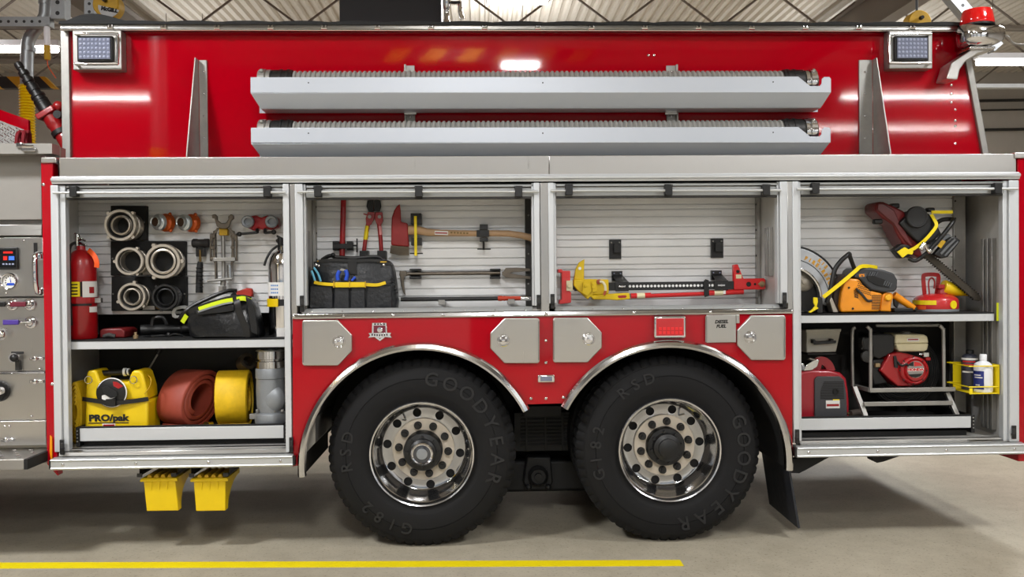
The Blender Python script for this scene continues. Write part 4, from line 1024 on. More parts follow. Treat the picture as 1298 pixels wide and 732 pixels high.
# ---- suction hoses in the trays
def suction_hose(yc, label):
    d = .04+.115; k = mp(d); t = thing('suction_hose', label, 'hose', P(685, yc, d), 'suction hoses')
    x0, x1 = X(347, yc, d), X(1015, yc, d); z = Z(685, yc, d); n = 108; prof = []
    for i in range(n+1):
        h = (x1-x0)*i/n; prof += [(.064, h), (.073, h+(x1-x0)/n*.26), (.073, h+(x1-x0)/n*.60), (.064, h+(x1-x0)/n*.86)]
    B('corrugated_hose', MB().lathe([(.01, 0)]+prof+[(.01, x1-x0+.004)], (x0, d, z), (1,0,0), 24), HOSEG, t, smooth=50)
    for xa, s in ((x0, -1), (x1, 1)):
        mb = MB(); mb.lathe([(.073, -.12*s), (.079, -.115*s), (.079, .0), (.073, .004*s)], (xa, d, z), (1,0,0), 28, closed=True)
        for q in (-.09, -.05): mb.lathe([(.0795, (q-.008)*s), (.083, (q-.006)*s), (.083, (q+.006)*s), (.0795, (q+.008)*s)], (xa, d, z), (1,0,0), 28, closed=True)
        B('hose_clamp', mb, BLACK, t)
        mb = MB(); mb.lathe([(.03, .006*s), (.070, .006*s), (.080, .010*s), (.080, .03*s), (.076, .035*s), (.083, .04*s), (.083, .075*s), (.078, .08*s), (.05, .08*s), (.05, .02*s)], (xa, d, z), (1,0,0), 32, closed=True)
        for i in range(4):
            a = ang(90*i+45); mb.sph((xa+.055*s, d+math.cos(a)*.085, z+math.sin(a)*.085), .014, u=8, v=6)
        B('coupling', mb, POLISH if s > 0 else STEELD, t)
suction_hose(106.0, 'grey corrugated suction hose lying in the upper grey tray')
suction_hose(169.0, 'grey corrugated suction hose lying in the lower grey tray')

# ---- bay 1, upper shelf
d = .20; zb = zsh1+E_
t = thing('fire_extinguisher', 'red fire extinguisher with yellow label standing at the shelf end', 'fire extinguisher', (X(104, 430, d), d, zb), 'fire extinguishers', fl=True)
pb = PY(103, zb, d); cx = 103.5; r = 17.6
B('cylinder', MB().pv(cx, d, [(r-1, pb), (r, pb-2), (r, 340), (r-1, 331), (r-3.5, 325), (r-8, 319.5), (5.5, 317), (5, 312), (.1, 312)], 36), RED2, t)
lb = MB(); k = mp(d); o = P(cx, 400, d)
def wrap(mb, a0, a1, y0, y1, rr):
    z0, z1 = P(cx, y1, d).z, P(cx, y0, d).z; n = 12; A = []
    for i in range(n+1):
        a = ang(a0+(a1-a0)*i/n); A.append((math.cos(a), math.sin(a)))
    for (c0, s0), (c1, s1) in zip(A, A[1:]):
        p = lambda c, s, z, q: (PVX.get((cx, d), o.x)+c*q, o.y+s*q, z)
        q0, q1 = rr*k+.0008, rr*k+.002
        mb.prism([p(c0,s0,z0,q0), p(c1,s1,z0,q0), p(c1,s1,z1,q0), p(c0,s0,z1,q0)], [p(c0,s0,z0,q1), p(c1,s1,z0,q1), p(c1,s1,z1,q1), p(c0,s0,z1,q1)])
    return mb
B('yellow_label', wrap(MB(), 206, 288, 357.5, 376, r), YELS, t); B('white_label', wrap(MB(), 297, 372, 357, 377, r), LABELW, t)
mb = MB()
for i in range(4): wrap(mb, 214, 280, 360+i*4, 361.6+i*4, r+.25)
mb.m(1); wrap(mb, 322, 344, 364, 372, r+.25); mb.m(0); wrap(mb, 288.5, 296, 357.5, 376, r+.1); B('label_print', mb, [BLACKM, RED2], t)
B('inspection_sticker', wrap(MB(), 322, 366, 389, 396, r), LABELW, t)
mb = MB(); wrap(mb, 190, 392, 377.5, 384, r+.5); wrap(mb, 196, 212, 375, 386, r+1); wrap(mb, 376, 390, 375, 387, r+1); mb.m(1); mb.pbox(119, 378, 127.5, 384, d-.02, d+.01); B('mounting_strap', mb, [RED2, STEELD], t)
mb = MB(); wrap(mb, 215, 330, 385, 387.5, r+.8); B('black_band', mb, BLACK, t)
mb = MB(); mb.tube(crv([P(112, 317, d-.03), P(119, 324, d-.05), P(122.5, 332, d-.055), P(122.5, 339.5, d-.05)], 5), .01, flat=(.028, .003, (0,1,0))); B('orange_collar_tag', mb, ORANGET, t)
mb = MB(); mb.pv(97.5, d, [(3.6, 316), (3.2, 305), (4, 303), (3.6, 297), (.1, 296)], 16); mb.pbox(94, 302, 104, 306, d-.012, d+.012); B('valve', mb, POLISH, t, bevel=.002)
mb = MB(); mb.ppoly([(101, 302), (109, 304.5), (108, 306.5), (101, 304.5)], d-.010, d+.010); mb.ppoly([(100, 306), (108, 310), (109, 313), (103, 311), (98, 309)], d-.014, d+.014); mb.ppoly([(93, 297), (95, 294.5), (101.5, 302.5), (99, 304)], d-.014, d+.014); B('lever', mb, POLISH, t, bevel=.002)
mb = MB(); mb.tube(crv([P(95, 308, d-.01), P(89, 313, d-.06), P(87.5, 330, d-.10), P(88.5, 360, d-.105), P(88, 385, d-.105)], 6), .009, 10); mb.tube([P(88, 384, d-.105), P(88.5, 413, d-.105)], [.013, .016], 12); B('hose', mb, BLACK, t)

d = .24
t = thing('fire_extinguisher', 'polished silver water extinguisher with a yellow strap beside the right door post', 'fire extinguisher', (X(359, 430, d), d, zb), 'fire extinguishers', fl=True)
pb = PY(359, zb, d); cx = 359; r = 18; o = P(cx, 400, d); k = mp(d)
B('cylinder', MB().pv(cx, d, [(r-.5, pb), (r, pb-1.5), (r, 336), (r-1.5, 328), (r-5, 321.5), (8, 319), (5, 317), (4.5, 312), (.1, 312)], 36), CHROME, t)
B('white_label', wrap(MB(), 196, 285, 358, 375, r), LABELW, t)
mb = MB()
for i in range(3):
    for j in range(4): wrap(mb, 230+j*9, 236+j*9, 361+i*4.5, 363+i*4.5, r+.2)
B('label_print', mb, mat('label_blue', (80, 130, 190), .5), t)
B('small_label', wrap(MB(), 255, 290, 415, 427, r), LABELW, t)
mb = MB(); wrap(mb, 185, 350, 379.5, 387.5, r+.3); mb.m(1); wrap(mb, 198, 264, 378.5, 388.5, r+1.4); B('strap', mb, [BLACK, YEL], t)
mb = MB(); mb.pv(356, d, [(4.2, 317), (3.8, 310), (4.6, 307), (4, 302), (.1, 301)], 16); mb.ppoly([(350, 300), (351, 298), (360, 303), (368, 301), (368, 305), (356, 306)], d-.014, d+.014); mb.ppoly([(349, 304.5), (352, 302.5), (358, 306), (350.5, 308)], d-.01, d+.01); B('valve', mb, BLACK, t, bevel=.002)
mb = MB(); mb.tube(crv([P(352, 312, d-.02), P(344, 318, d-.04), P(338, 328, d-.05), P(335, 337, d-.05)], 5), .007, 8); B('hose', mb, BLACK, t)

# ---- adapter boards (bolted to the wall) and the adapters on them
for pts in ([(140, 261), (185.5, 261), (185.5, 305), (140, 305)], [(140, 306), (235, 306), (235, 349.5), (140, 349.5)], [(141, 351), (236, 351), (236, 394.5), (141, 394.5)]):
    mb = MB(); mb.ppoly(pts, BW-.04, BW-.001); ab = T('adapter_board', mb, BLACKM, parent=bay1, bevel=.004)
for px, py in ((142.8, 328), (233, 328), (143.3, 373), (234, 373), (182.5, 282)): T('board_wing_nut', MB().sph(P(px, py, BW-.042), .006), STEELD, parent=bay1)
T('board_tag', MB().pbox(181, 388, 196, 393, BW-.045, BW-.041), STEELD, parent=bay1); T('board_tag', MB().pbox(181, 343, 194, 348.5, BW-.045, BW-.041), STEELD, parent=bay1)
def adapter(px, py, r, ri, L, m_, label, dark=False, step=True, lugs=4, a0=45, group='hose adapters'):
    """ring coupling standing out from its board; its axis runs away from the board"""
    db = BW-.048; df = db-L; k = mp(df)
    t = thing('hose_adapter', label, 'hose adapter', P(px, py, df), group)
    c = P(px, py, df); R = r*k; Ri = ri*k
    mb = MB(); mb.lathe([(R*.80, .006), (R*.83, .0), (R*.97, .0), (R, .006), (R, .035), (R*.96, .04), (R*.96, .05), (R*.80, .05)], c, (0,1,0), 44, closed=True)
    for i in range(lugs):
        a = ang(a0+360*i/lugs); q = c+Vector((math.cos(a)*R*1.05, .02, math.sin(a)*R*1.05)); mb.cyl(q-Vector((0,.014,0)), q+Vector((0,.014,0)), R*.11, seg=10)
    B('swivel_ring', mb, m_, t)
    mb = MB()
    for q in range(3): mb.lathe([(R*.86, .052+q*.012), (R*.93, .055+q*.012), (R*.93, .058+q*.012), (R*.86, .061+q*.012)], c, (0,1,0), 40, closed=True)
    mb.lathe([(Ri, .03), (R*.86, .03), (R*.86, L-.001), (Ri, L-.001)], c, (0,1,0), 40, closed=True); B('adapter_body', mb, m_, t)
    if step:
        mb = MB(); mb.lathe([(Ri*.86, .008), (Ri*.93, .004), (Ri*1.05, .008), (Ri*1.05, .0295), (Ri*.86, .0295)], c, (0,1,0), 40, closed=True); B('inner_ring', mb, m_, t)
    B('gasket', MB().lathe([(Ri*1.1, .0285), (R*.79, .012), (R*.79, .0290), (Ri*1.1, .0292)], c, (0,1,0), 40, closed=True), BLACKM, t)
    B('bore', MB().lathe([(Ri*.99, L-.003), (Ri*.99, L*.62), (.001, L*.62), (.001, L-.003)], c, (0,1,0), 32), BLACKM, t)
    return t
CAST = mat('worn_cast_aluminium', (186, 178, 166), .38, .75, noise=(30, .15))
adapter(152, 285.5, 20, 11.5, .16, CAST, 'large silver hose adapter, topmost on the black boards, with ring within ring')
adapter(163.5, 331.5, 17.6, 13, .15, CAST, 'silver hose adapter on the middle board beside the widest one', step=False, a0=60, lugs=3)
adapter(206, 331.5, 22, 15, .13, CAST, 'widest silver hose adapter, on the middle black board', step=True, lugs=3, a0=0)
adapter(166.5, 376.5, 17.5, 10, .13, CAST, 'silver hose adapter on the bottom board beside the black one', lugs=3, a0=80, step=True)
adapter(209, 377, 16.5, 10.5, .12, BLACK, 'black hose adapter on the bottom black board', step=True, lugs=3, a0=10)
t = thing('spanner_tab', 'short brass spanner tab sticking out under the black hose adapter', 'spanner', P(205, 391, .3), None)
mb = MB(); mb.ppoly([(198, 388), (201, 390), (210, 391.5), (211, 393.5), (203, 393.5), (197, 391)], BW-.06, BW-.0415); B('tab', mb, BRASS, t, bevel=.002)
for px, py, lb_ in ((196, 281.5, 'small orange and silver adapter nearer the big silver one'), (228.5, 282, 'small orange and silver adapter nearer the mallet and puller')):
    d0 = BW-.13; k = mp(d0); t = thing('reducer_adapter', lb_, 'hose adapter', P(px, py, d0), 'orange adapters'); c = P(px, py, d0); R = 10.5*k
    ax = Vector((.42, .9, 0)).normalized()
    mb = MB(); mb.lathe([(R*.55, 0), (R*.62, -.003), (R*.66, .0), (R*.66, .02), (R*.86, .022), (R*.98, .026), (R*.98, .045), (R*.9, .05), (R*.55, .05)], c, ax, 32, closed=True); B('silver_ring', mb, mat('worn_chrome_pale', (200, 206, 210), .3, .8), t)
    mb = MB(); mb.lathe([(R*.5, .051), (R*.95, .051), (R*1.0, .06), (R*.82, .068), (R*1.06, .078), (R*1.1, .086), (R*1.1, .108), (R*.9, .114), (R*.5, .114)], c, ax, 32, closed=True)
    for i in range(3):
        a = ang(100+120*i); u = ax.orthogonal().normalized(); v = ax.cross(u); mb.sph(c+ax*.095+(u*math.cos(a)+v*math.sin(a))*R*1.15, .011, u=8, v=6)
    B('orange_swivel', mb, ORANGEF, t)
    B('bore', MB().lathe([(R*.52, .004), (R*.52, .1), (.001, .1), (.001, .004)], c, ax, 24, closed=False), mat('worn_bore', (70, 50, 36), .5, .5), t)
# ---- mallet
d = BW-.05
t = thing('dead_blow_mallet', 'black rubber mallet hanging upright beside the bottom adapters', 'mallet', P(253, 340, d))
mb = MB(); a, b = P(243.5, 308.5, d), P(266, 309, d); k = mp(d); L = b.x-a.x
mb.lathe([(.01, 0), (4.6*k, .002), (5.6*k, .008), (5.6*k, L*.28), (5.0*k, L*.34), (5.0*k, L*.66), (5.6*k, L*.72), (5.6*k, L-.008), (4.6*k, L-.002), (.01, L)], a, (1,0,0), 24); B('head', mb, mat('rubber_black_worn', (36, 35, 35), .6, noise=(20, .25)), t)
mb = MB(); mb.pbox(248, 314, 259, 325.5, d-.02, d+.02); B('neck', mb, BLACK, t, bevel=.004)
mb = MB(); mb.tube([P(253.5, 317, d-.021), P(254, 333, d-.021)], .007, 8); B('shaft', mb, BRASS, t)
mb = MB(); mb.tube([P(254, 332, d-.02), P(253.5, 336, d-.02), P(252.5, 352, d-.02), P(252.5, 371.5, d-.02)], [.015, .018, .019, .021], 12); 
for i in range(6): mb.lathe([(.0185, -.004), (.0225, 0), (.0185, .004)], P(253, 340+i*4.8, d-.02), (0,0,1), 12, closed=True)
B('grip', mb, BLACKM, t)
# ---- folding puller
d = BW-.07; t = thing('gear_puller', 'steel jaw puller with hooked arms hanging beside the mallet', 'puller', P(284, 330, d)); k = mp(d)
B('screw_shaft', MB().cyl(P(282.5, 285, d), P(283.5, 362, d), 2.3*k, seg=14), STEELD, t)
mb = MB(); mb.ppoly([(268, 272.5), (272, 271.5), (275, 274), (275, 279), (280, 283), (286, 283), (289.5, 278), (289, 274.5), (292.5, 271.5), (295.5, 273), (296, 277), (292.5, 280), (290, 288), (286, 290), (279, 290), (274.5, 287), (272.5, 280), (271.5, 276.5), (269, 277)], d-.05, d-.025); B('hook_yoke', mb, FORGED, t, bevel=.004)
mb = MB(); mb.pbox(277.5, 284, 288, 298.5, d-.024, d+.02); B('yellow_block', mb, YELD, t, bevel=.003)
for s, xx in ((-1, 0), (1, 0)):
    mb = MB(); q = lambda a, b: (283+s*a, b)
    mb.ppoly([q(5, 289), q(8, 289), q(17, 300), q(17.5, 306), q(14.5, 306), q(13, 301)], d-.036, d-.026)
    mb.ppoly([q(10.3, 292), q(13, 293), q(13, 331), q(11.3, 334), q(10.8, 354), q(9, 356), q(9.3, 332), q(10.3, 320)], d-.024, d+.006)
    mb.ppoly([q(15.4, 296), q(17.2, 297), q(17.4, 331), q(15.6, 331)], d-.020, d+.004)
    for py in (300, 314, 328): mb.pl(283+s*12.5, py, d-.025, [(2.6, 0), (2.6, -.012), (.01, -.013)], 12)
    B('jaw_arm', mb, FORGED, t, bevel=.0015)
mb = MB(); mb.pbox(270, 326.5, 298, 331.5, d-.04, d-.0255); B('cross_bar', mb, STEELD, t, bevel=.003)
mb = MB(); mb.cyl(P(263, 356.5, d-.03), P(294, 353.5, d-.03), 1.7*k, seg=10); B('turning_bar', mb, STEELD, t)
B('sleeve', MB().cyl(P(291, 336, d-.02), P(291.5, 353, d-.02), 3*k, seg=14), POLISH, t)
B('end_nut', MB().cyl(P(282, 363, d), P(282, 372, d), 5.5*k, seg=6), STEELD, t)
B('collar', MB().cyl(P(283.5, 353, d), P(282.5, 362.5, d), 3.4*k, seg=14), STEELD, t)
# ---- gated wye
d = BW-.10; t = thing('gated_wye', 'red twin-outlet hose valve hanging above the silver extinguisher', 'hose valve', P(330, 285, d)); k = mp(d)
mb = MB(); mb.ppoly([(311, 275), (324, 273), (331, 276), (338, 273), (350, 275), (353, 288), (344, 291.5), (341, 292), (337, 289.5), (333, 292.5), (328, 289.5), (322, 293.5), (318, 291), (311, 288)], d-.02, d+.07); B('body', mb, RED2, t, bevel=.018, seg=3)
for px in (315.5, 345.5):
    mb = MB(); mb.pl(px, 281.5, d-.025, [(5, 0), (5.4, -.01), (7.6, -.012), (7.6, -.035), (6.4, -.04), (4.4, -.035), (4.4, -.01)], 28, closed=True); mb.pl(px, 281.5, d-.03, [(5, 0), (5, -.005), (.01, -.005)], 20); B('outlet', mb, IRON, t)
for a, b in (((326, 295), (303.5, 297)), ((336, 295.5), (347, 294.5))):
    mb = MB(); mb.cyl(P(*a, d-.04), P(*b, d-.05), .008, seg=10); mb.sph(P(*b, d-.05), .015); mb.cyl(P(a[0], 291, d-.03), P(*a, d-.045), .010, seg=10); B('handle', mb, BLACK, t)
# ---- silver hook spanner
d = .315; t = thing('hook_spanner', 'pale steel hook spanner poking out behind the black striped bag', 'spanner', P(226, 396, d))
mb = MB(); mb.ppoly([(234, 387.5), (240, 389), (238, 393), (231, 391.5), (224, 393), (221.5, 397), (223, 400), (227, 400.5), (227, 403), (222, 404), (218, 402), (217, 396), (220, 391), (226, 388)], d-.006, d+.006); mb.ppoly([(236, 388), (270, 402), (268, 406), (235, 392.5)], d-.006, d+.006); B('hook', mb, mat('pale_steel', (200, 202, 204), .35, .6), t, bevel=.002)
# ---- black striped bag
d0, d1 = .10, .285
t = thing('gear_bag', 'black vinyl gear bag with lime reflective stripes on the upper shelf', 'bag', (X(280, 430, .2), .2, zb), fl=True)
pbz = PY(280, zb, d0)
def soft(pts, d0, d1, infl, n=3):
    """closed outline pillowed between two depths"""
    cx = sum(p[0] for p in pts)/len(pts); cy = sum(p[1] for p in pts)/len(pts); rings = []
    for f, sc in ((0, infl), (.12, (infl+1)/2+.02), (.3, 1), (.7, 1), (.88, (infl+1)/2+.02), (1, infl)):
        d = d0+(d1-d0)*f; rings.append([Vector((p.x, d, p.z)) for p in [P(cx+(x-cx)*sc, cy+(y-cy)*sc, d0) for x, y in pts]])
    return rings
out = [(242, 395), (252, 389), (268, 384), (286, 380), (304, 376), (316, 380), (322, 396), (326, 412), (327, pbz), (306, pbz), (284, pbz), (262, pbz), (242, pbz), (238, 420), (236, 405)]
mb = MB(); mb.loft(soft(crv([(x, y, 0) for x, y in out], 3, True) and [(p.x, p.y) for p in crv([(x, y, 0) for x, y in out], 3, True)], d0, d1, .93)); 
for v in mb.bm.verts:
    q = v.co; s = mnoise.noise(q*14)*.010+mnoise.noise(q*31)*.004
    if q.y < d0+.03: q.y += s-.004
    q.z = max(q.z, zb)
B('bag_body', mb, VINYL, t, smooth=70)
mb = MB(); mb.ppoly([(246, 394), (296, 386), (297, 394), (286, 396), (250, 400)], d0-.018, d0-.010); B('front_flap', mb, VINYL, t, bevel=.003)
mb = MB(); pts = crv([P(236, 405, d0+.02), P(240, 397, d0+.0), P(252, 391, d0-.012), P(268, 385.5, d0-.014), P(290, 379.5, d0-.014), P(306, 377.5, d0-.012), P(318, 380, d0+.005)], 5)
mb.tube(pts, 0, flat=(.034, .004, (0,1,0))); B('lid_band', mb, BLACK, t)
mb = MB()
for s_ in ([P(252, 392.5, d0-.020), P(268, 387, d0-.021), P(282, 383, d0-.021), P(295, 380.5, d0-.021)], [P(300, 379.5, d0-.021), P(309, 378.5, d0-.019), P(318, 381.5, d0-.002)], [P(231, 409, d0+.01), P(236.5, 400, d0-.012)]):
    mb.tube(crv(s_, 4), 0, flat=(.026, .003, (0,1,0)))
B('lime_stripe', mb, LIME, t)
mb = MB()
for s_ in ([P(251, 395.5, d0-.022), P(268, 390, d0-.0235), P(282, 386, d0-.0235), P(295, 383.5, d0-.0235)],): mb.tube(crv(s_, 4), 0, flat=(.010, .003, (0,1,0)))
B('silver_stripe', mb, IRON, t)
mb = MB(); mb.tube(crv([P(295, 372, .16), P(300, 382, d0-.026), P(304, 398, d0-.028), P(311, 415, d0-.024), P(313, pbz-1, d0-.018)], 5), 0, flat=(.036, .004, (0,1,0))); mb.tube(crv([P(228, 404, d0+.02), P(235, 395, d0+.0), P(250, 385, d0+.02), P(285, 370, d0+.05), P(300, 369, d0+.08)], 5), .012, 8); B('carry_strap', mb, BLACK, t)
mb = MB(); mb.ppoly([(311, 376), (319, 380), (324, 398), (326, 414), (326, 425), (318, 422), (315, 402)], d0-.024, d0-.012); B('side_pocket', mb, VINYL, t, bevel=.004)
# a red pouch peeping out behind the bag
d = .335; t = tag(MB().ppoly([(296, 371), (312, 365.5), (319, 366), (320.5, 374), (315, 382), (300, 382)], d, d+.035).build('red_pouch', mat('red_orange_cloth', (176, 44, 30), .6), bevel=.008), 'red pouch peeping out behind the black striped bag', 'pouch'); 
# ---- things lying at the back of the shelf
d = .22; t = thing('strainer_case', 'dark red case lying on the shelf beside the red extinguisher', 'case', (X(140, 428, d), d, zb), fl=True)
pbm = PY(140, zb, d)
mb = MB(); mb.ppoly([(126, 419), (130, 417), (154, 416.5), (158, 420), (158, pbm), (126, pbm)], d, d+.2); B('case_body', mb, DKRED, t, bevel=.008)
mb = MB(); mb.tube([P(132, 427, d-.03), P(138, 425, d-.035), P(146, 427, d-.03)], .014, 10); B('nozzle', mb, DKGREY, t)
d = .26; pbm = PY(200, zb, d); t = thing('spray_nozzle', 'black spray nozzle with ribbed barrel lying behind the striped bag', 'nozzle', (X(200, 428, d), d, zb), fl=True); k = mp(d)
c = P(178, pbm-9, d)
mb = MB(); mb.lathe([(3*k, .03), (3.4*k, .0), (6*k, .0), (6.6*k, .02), (6.6*k, .05), (5.4*k, .06), (6*k, .09), (6*k, .14), (5*k, .16), (5*k, .22), (6.5*k, .23), (6.5*k, .27), (.01, .27), (.01, .03)], c, Vector((.85, .3, 0)), 26, closed=False); B('barrel', mb, BLACK, t)
mb = MB(); mb.tube(crv([c+Vector((.06, .02, .02)), c+Vector((.07, .02, .065)), c+Vector((.12, .03, .07)), c+Vector((.14, .04, .03))], 5), .012, 8); mb.cyl(c+Vector((.14, .05, -.02)), c+Vector((.15, .05, -.035)), .016, .02, seg=12); B('bail_handle', mb, BLACK, t)
d = .14; pbm = PY(172, zb, d); t = thing('brass_plug', 'small brass plug standing before the dark red case', 'plug', (X(172, 428, d), d, zb), fl=True)
B('plug_body', MB().pv(172, d, [(3, pbm), (3, pbm-4), (1.8, pbm-4.5), (1.8, pbm-8), (.1, pbm-8.4)], 14), TAN, t)
d = .16; pbm = PY(214, zb, d); t = thing('black_strap', 'loose black strap lying on the shelf behind the striped bag', 'strap', (X(205, 430, d), d, zb), fl=True)
mb = MB(); mb.tube(crv([P(192, pbm-2, d+.04), P(205, pbm-3, d), P(214, pbm-2.5, d+.03), P(222, pbm-5, d), P(232, pbm-2.5, d+.02)], 6), .006, 8); B('strap_web', mb, BLACKM, t)

# ---- bay 1, slide tray
zt = zt1+E_; d0 = .12
t = thing('foam_unit', 'yellow portable foam tank with black belt and round dial on the tray', 'foam tank', (X(146, 540, .15), .15, zt), fl=True)
pb = PY(146, zt, d0)
body = [(104, pb), (107, 512), (108.5, 478), (110, 471), (120, 469.5), (125, 472), (126.5, 484), (163, 484), (166, 472), (176, 470), (180, 473), (185, 486), (188, 512), (188, pb)]
mb = MB(); mb.ppoly([(106.8, pb), (108, 508), (187.5, 508), (188, pb)], d0, d0+.20); B('tank', mb, YEL, t, bevel=.015, seg=3)
mb = MB(); mb.ppoly([(108, 507), (109, 478), (110.5, 470.5), (121, 469.5), (124, 476), (127, 485), (162, 485), (165, 475), (168, 470), (177, 470), (180.5, 474), (186, 492), (187, 507)], d0+.015, d0+.185); B('tank_shoulder', mb, YEL, t, bevel=.012, seg=3)
mb = MB(); mb.cyl(P(124, 473.5, d0+.10), P(166, 472, d0+.10), .017, seg=14); B('handle', mb, BLACK, t)
mb = MB(); mb.cyl(P(157, 472, d0+.10), P(160, 471.8, d0+.10), .024, seg=14); mb.cyl(P(162, 471.7, d0+.10), P(164, 471.5, d0+.10), .021, seg=14); B('handle_collar', mb, WHITE, t)
mb = MB(); mb.pl(142, 498, d0-.002, [(18.5, 0), (18.5, -.012), (17, -.016), (.01, -.016)], 40); B('dial', mb, BLACK, t)
mb = MB(); mb.pl(142, 498, d0-.012, [(18.6, 0), (18.6, -.004), (17.6, -.006), (17.6, 0)], 40, closed=True); mb.ppoly([(129, 502), (139, 499), (146, 504), (135, 509), (129, 506)], d0-.024, d0-.0185); B('dial_ring', mb, LABELW, t)
mb = MB(); mb.ppoly([(143, 484), (149, 485), (156, 490), (150, 493), (144, 490)], d0-.022, d0-.0185); B('dial_mark', mb, RED2, t)
mb = MB(); mb.ppoly([(128, 492), (136, 489.5), (148, 497), (149, 503), (140, 505), (130, 499)], d0-.032, d0-.0245); B('dial_knob', mb, BLACKM, t, bevel=.003)
mb = MB(); mb.tube(crv([P(104.5, 506, d0-.004), P(118, 508, d0-.020), P(140, 511, d0-.028), P(160, 510, d0-.020), P(188, 506, d0-.004)], 5), 0, flat=(.024, .004, (0,1,0))); mb.pbox(134, 506.5, 146, 515, d0-.045, d0-.031); B('belt', mb, BLACK, t)
mb = MB(); mb.ptext('PRO/pak', 137.5, 530.5, d0-.003, 8.0, .0012, .0022, 0, sx=1.2); mb.pbox(112, 536, 163, 537, d0-.003, d0-.0005); B('lettering', mb, BLACKM, t)
mb = MB(); mb.pbox(130, 537.5, 146, 541.5, d0-.003, d0-.0005); mb.m(1); mb.pbox(131, 538.5, 145, 540.3, d0-.004, d0-.0031); B('warning_sticker', mb, [LABELW, RED2], t)
for px in (112, 169):
    mb = MB(); mb.tube(crv([P(px+4.6*math.cos(ang(30*i)), 482+4.6*math.sin(ang(30*i)), d0-.006) for i in range(12)], 2, True), .0025, 6, closed=True); B('ring_pin', mb, POLISH, t)
mb = MB(); mb.tube(crv([P(185, 474, d0+.1), P(191, 480, d0+.02), P(190, 490, d0), P(183, 500, d0-.004)], 5), .003, 6); B('tether', mb, YELD, t)
# black nozzle wand leaning behind the foam unit
d = .46; t = thing('foam_wand', 'thin grey foam wand with a black tip leaning behind the foam tank', 'foam wand', P(180, 470, d))
mb = MB(); mb.cyl(P(176, 490, d), P(203, 444, d), .006, seg=8); B('rod', mb, STEELD, t); mb = MB(); mb.cyl(P(200, 449, d-.01), P(203.5, 443, d-.01), .014, seg=10); B('tip', mb, BLACK, t)
mb = MB(); mb.pbox(150, 470, 178, PY(160, zt, d), d-.005, d+.07); B('black_base', mb, BLACKM, t, bevel=.01)

def hose_roll(cx_px, d, R, W, phi, m_, name, label, inner, lean=0.0, su=1.0, squash=1.0, zbase=0, layers=6, r_in=.05, cx=0):
    """flat hose rolled up and stood on edge; axis turned by phi from the depth direction"""
    c = Vector((cx, d, zbase+R*squash)); ax = Vector((math.sin(ang(phi)), -math.cos(ang(phi)), 0)); u = Vector((math.cos(ang(phi)), math.sin(ang(phi)), 0)); v = Vector((0,0,1))
    t = thing(name, label, 'hose roll', (c.x, c.y, zbase), 'rolled hoses')
    pitch = (R-r_in)/layers; th = pitch*.86; n = 64*layers; mb = MB(); rings = []
    for i in range(n+1):
        a = 2*math.pi*i/64; r = R-pitch*a/(2*math.pi)*1.0-pitch*.5; a += -2.0
        dirv = u*math.cos(a)*su+v*math.sin(a)*squash
        w = W*(.5-.010*(i/64)+.012*math.sin(i*.07)); cs = []
        for s, o_ in ((-1, -.5), (-1, .25), (-.94, .5), (.94, .5), (1, .25), (1, -.5)):
            cs.append(c+dirv*(r+o_*th)+ax*w*s)
        rings.append(cs)
    mb.loft(rings)
    for v_ in mb.bm.verts: v_.co += u*lean*(v_.co.z-zbase-R)
    zmin = min(v_.co.z for v_ in mb.bm.verts)
    for v_ in mb.bm.verts: v_.co.z += zbase-zmin
    B('rolled_hose', mb, m_, t, smooth=50)
    return t, c, ax, u
t, c, ax, u = hose_roll(0, .335, .182, .20, 64, HOSEB, 'hose_roll', 'red-brown rolled flat hose standing between foam tank and yellow roll', None, zbase=zt, layers=3, r_in=.10, lean=.30, cx=-1.758)
mb = MB(); q = Vector((-1.615, .20, zt+.03)); mb.lathe([(.012, 0), (.022, 0), (.024, .02), (.018, .024), (.018, .05), (.012, .05)], q, (.3, 1, 0), 20, closed=True); B('coupling', mb, POLISH, t)
t, c, ax, u = hose_roll(0, .30, .182, .182, 97, YELH, 'hose_roll', 'yellow rolled flat hose standing beside the grey relief valve', None, zbase=zt, layers=4, r_in=.08, cx=-1.478)
mb = MB(); q = Vector((-1.43, .36, zt+.375)); mb.lathe([(.032, -.01), (.052, -.01), (.055, .01), (.052, .05), (.032, .05)], q, (.5, -.5, .35), 28, closed=True); B('coupling', mb, FORGED, t)
t, c, ax, u = hose_roll(0, .25, .19, .12, 0, YELH, 'hose_roll', 'yellow hose coil half hidden behind the left door post', None, zbase=zf1+E_, layers=6, su=.24, cx=-2.368)
# ---- grey relief valve
d = .19; t = thing('relief_valve', 'grey cast relief valve standing at the right end of the tray', 'valve', (X(343, 540, d), d, zt), fl=True); k = mp(d); pb = PY(343, zt, d)
mb = MB(); mb.pv(343, d, [(14, pb), (14, 537), (19, 536), (19.5, 534), (19.5, 525), (19, 523.5), (16, 522), (17, 512), (17.5, 495), (17, 480), (18, 479), (18, 468), (17.4, 466.5), (.1, 466.5)], 36); mb.sph(P(346, 506, d-.045), .075, sx=.95, sy=.55, sz=1.1); B('body', mb, IRON, t, smooth=40)
mb = MB()
for px in (326, 336, 348, 358): mb.cyl(P(px, 522.8, d-.06), P(px, 519.5, d-.06), .010, seg=6)
mb.pbox(316, 525.5, 326, 532, d-.04, d-.0); B('flange_bolt', mb, STEELD, t, bevel=.002)
mb = MB(); mb.pv(343, d, [(17.6, 466), (17.6, 458), (15.5, 457), (15.5, 455.5), (17.8, 454.5), (17.8, 445), (16.5, 443.5), (12, 443.5), (12, 447), (.1, 447)], 36); B('coupling', mb, POLISH, t)

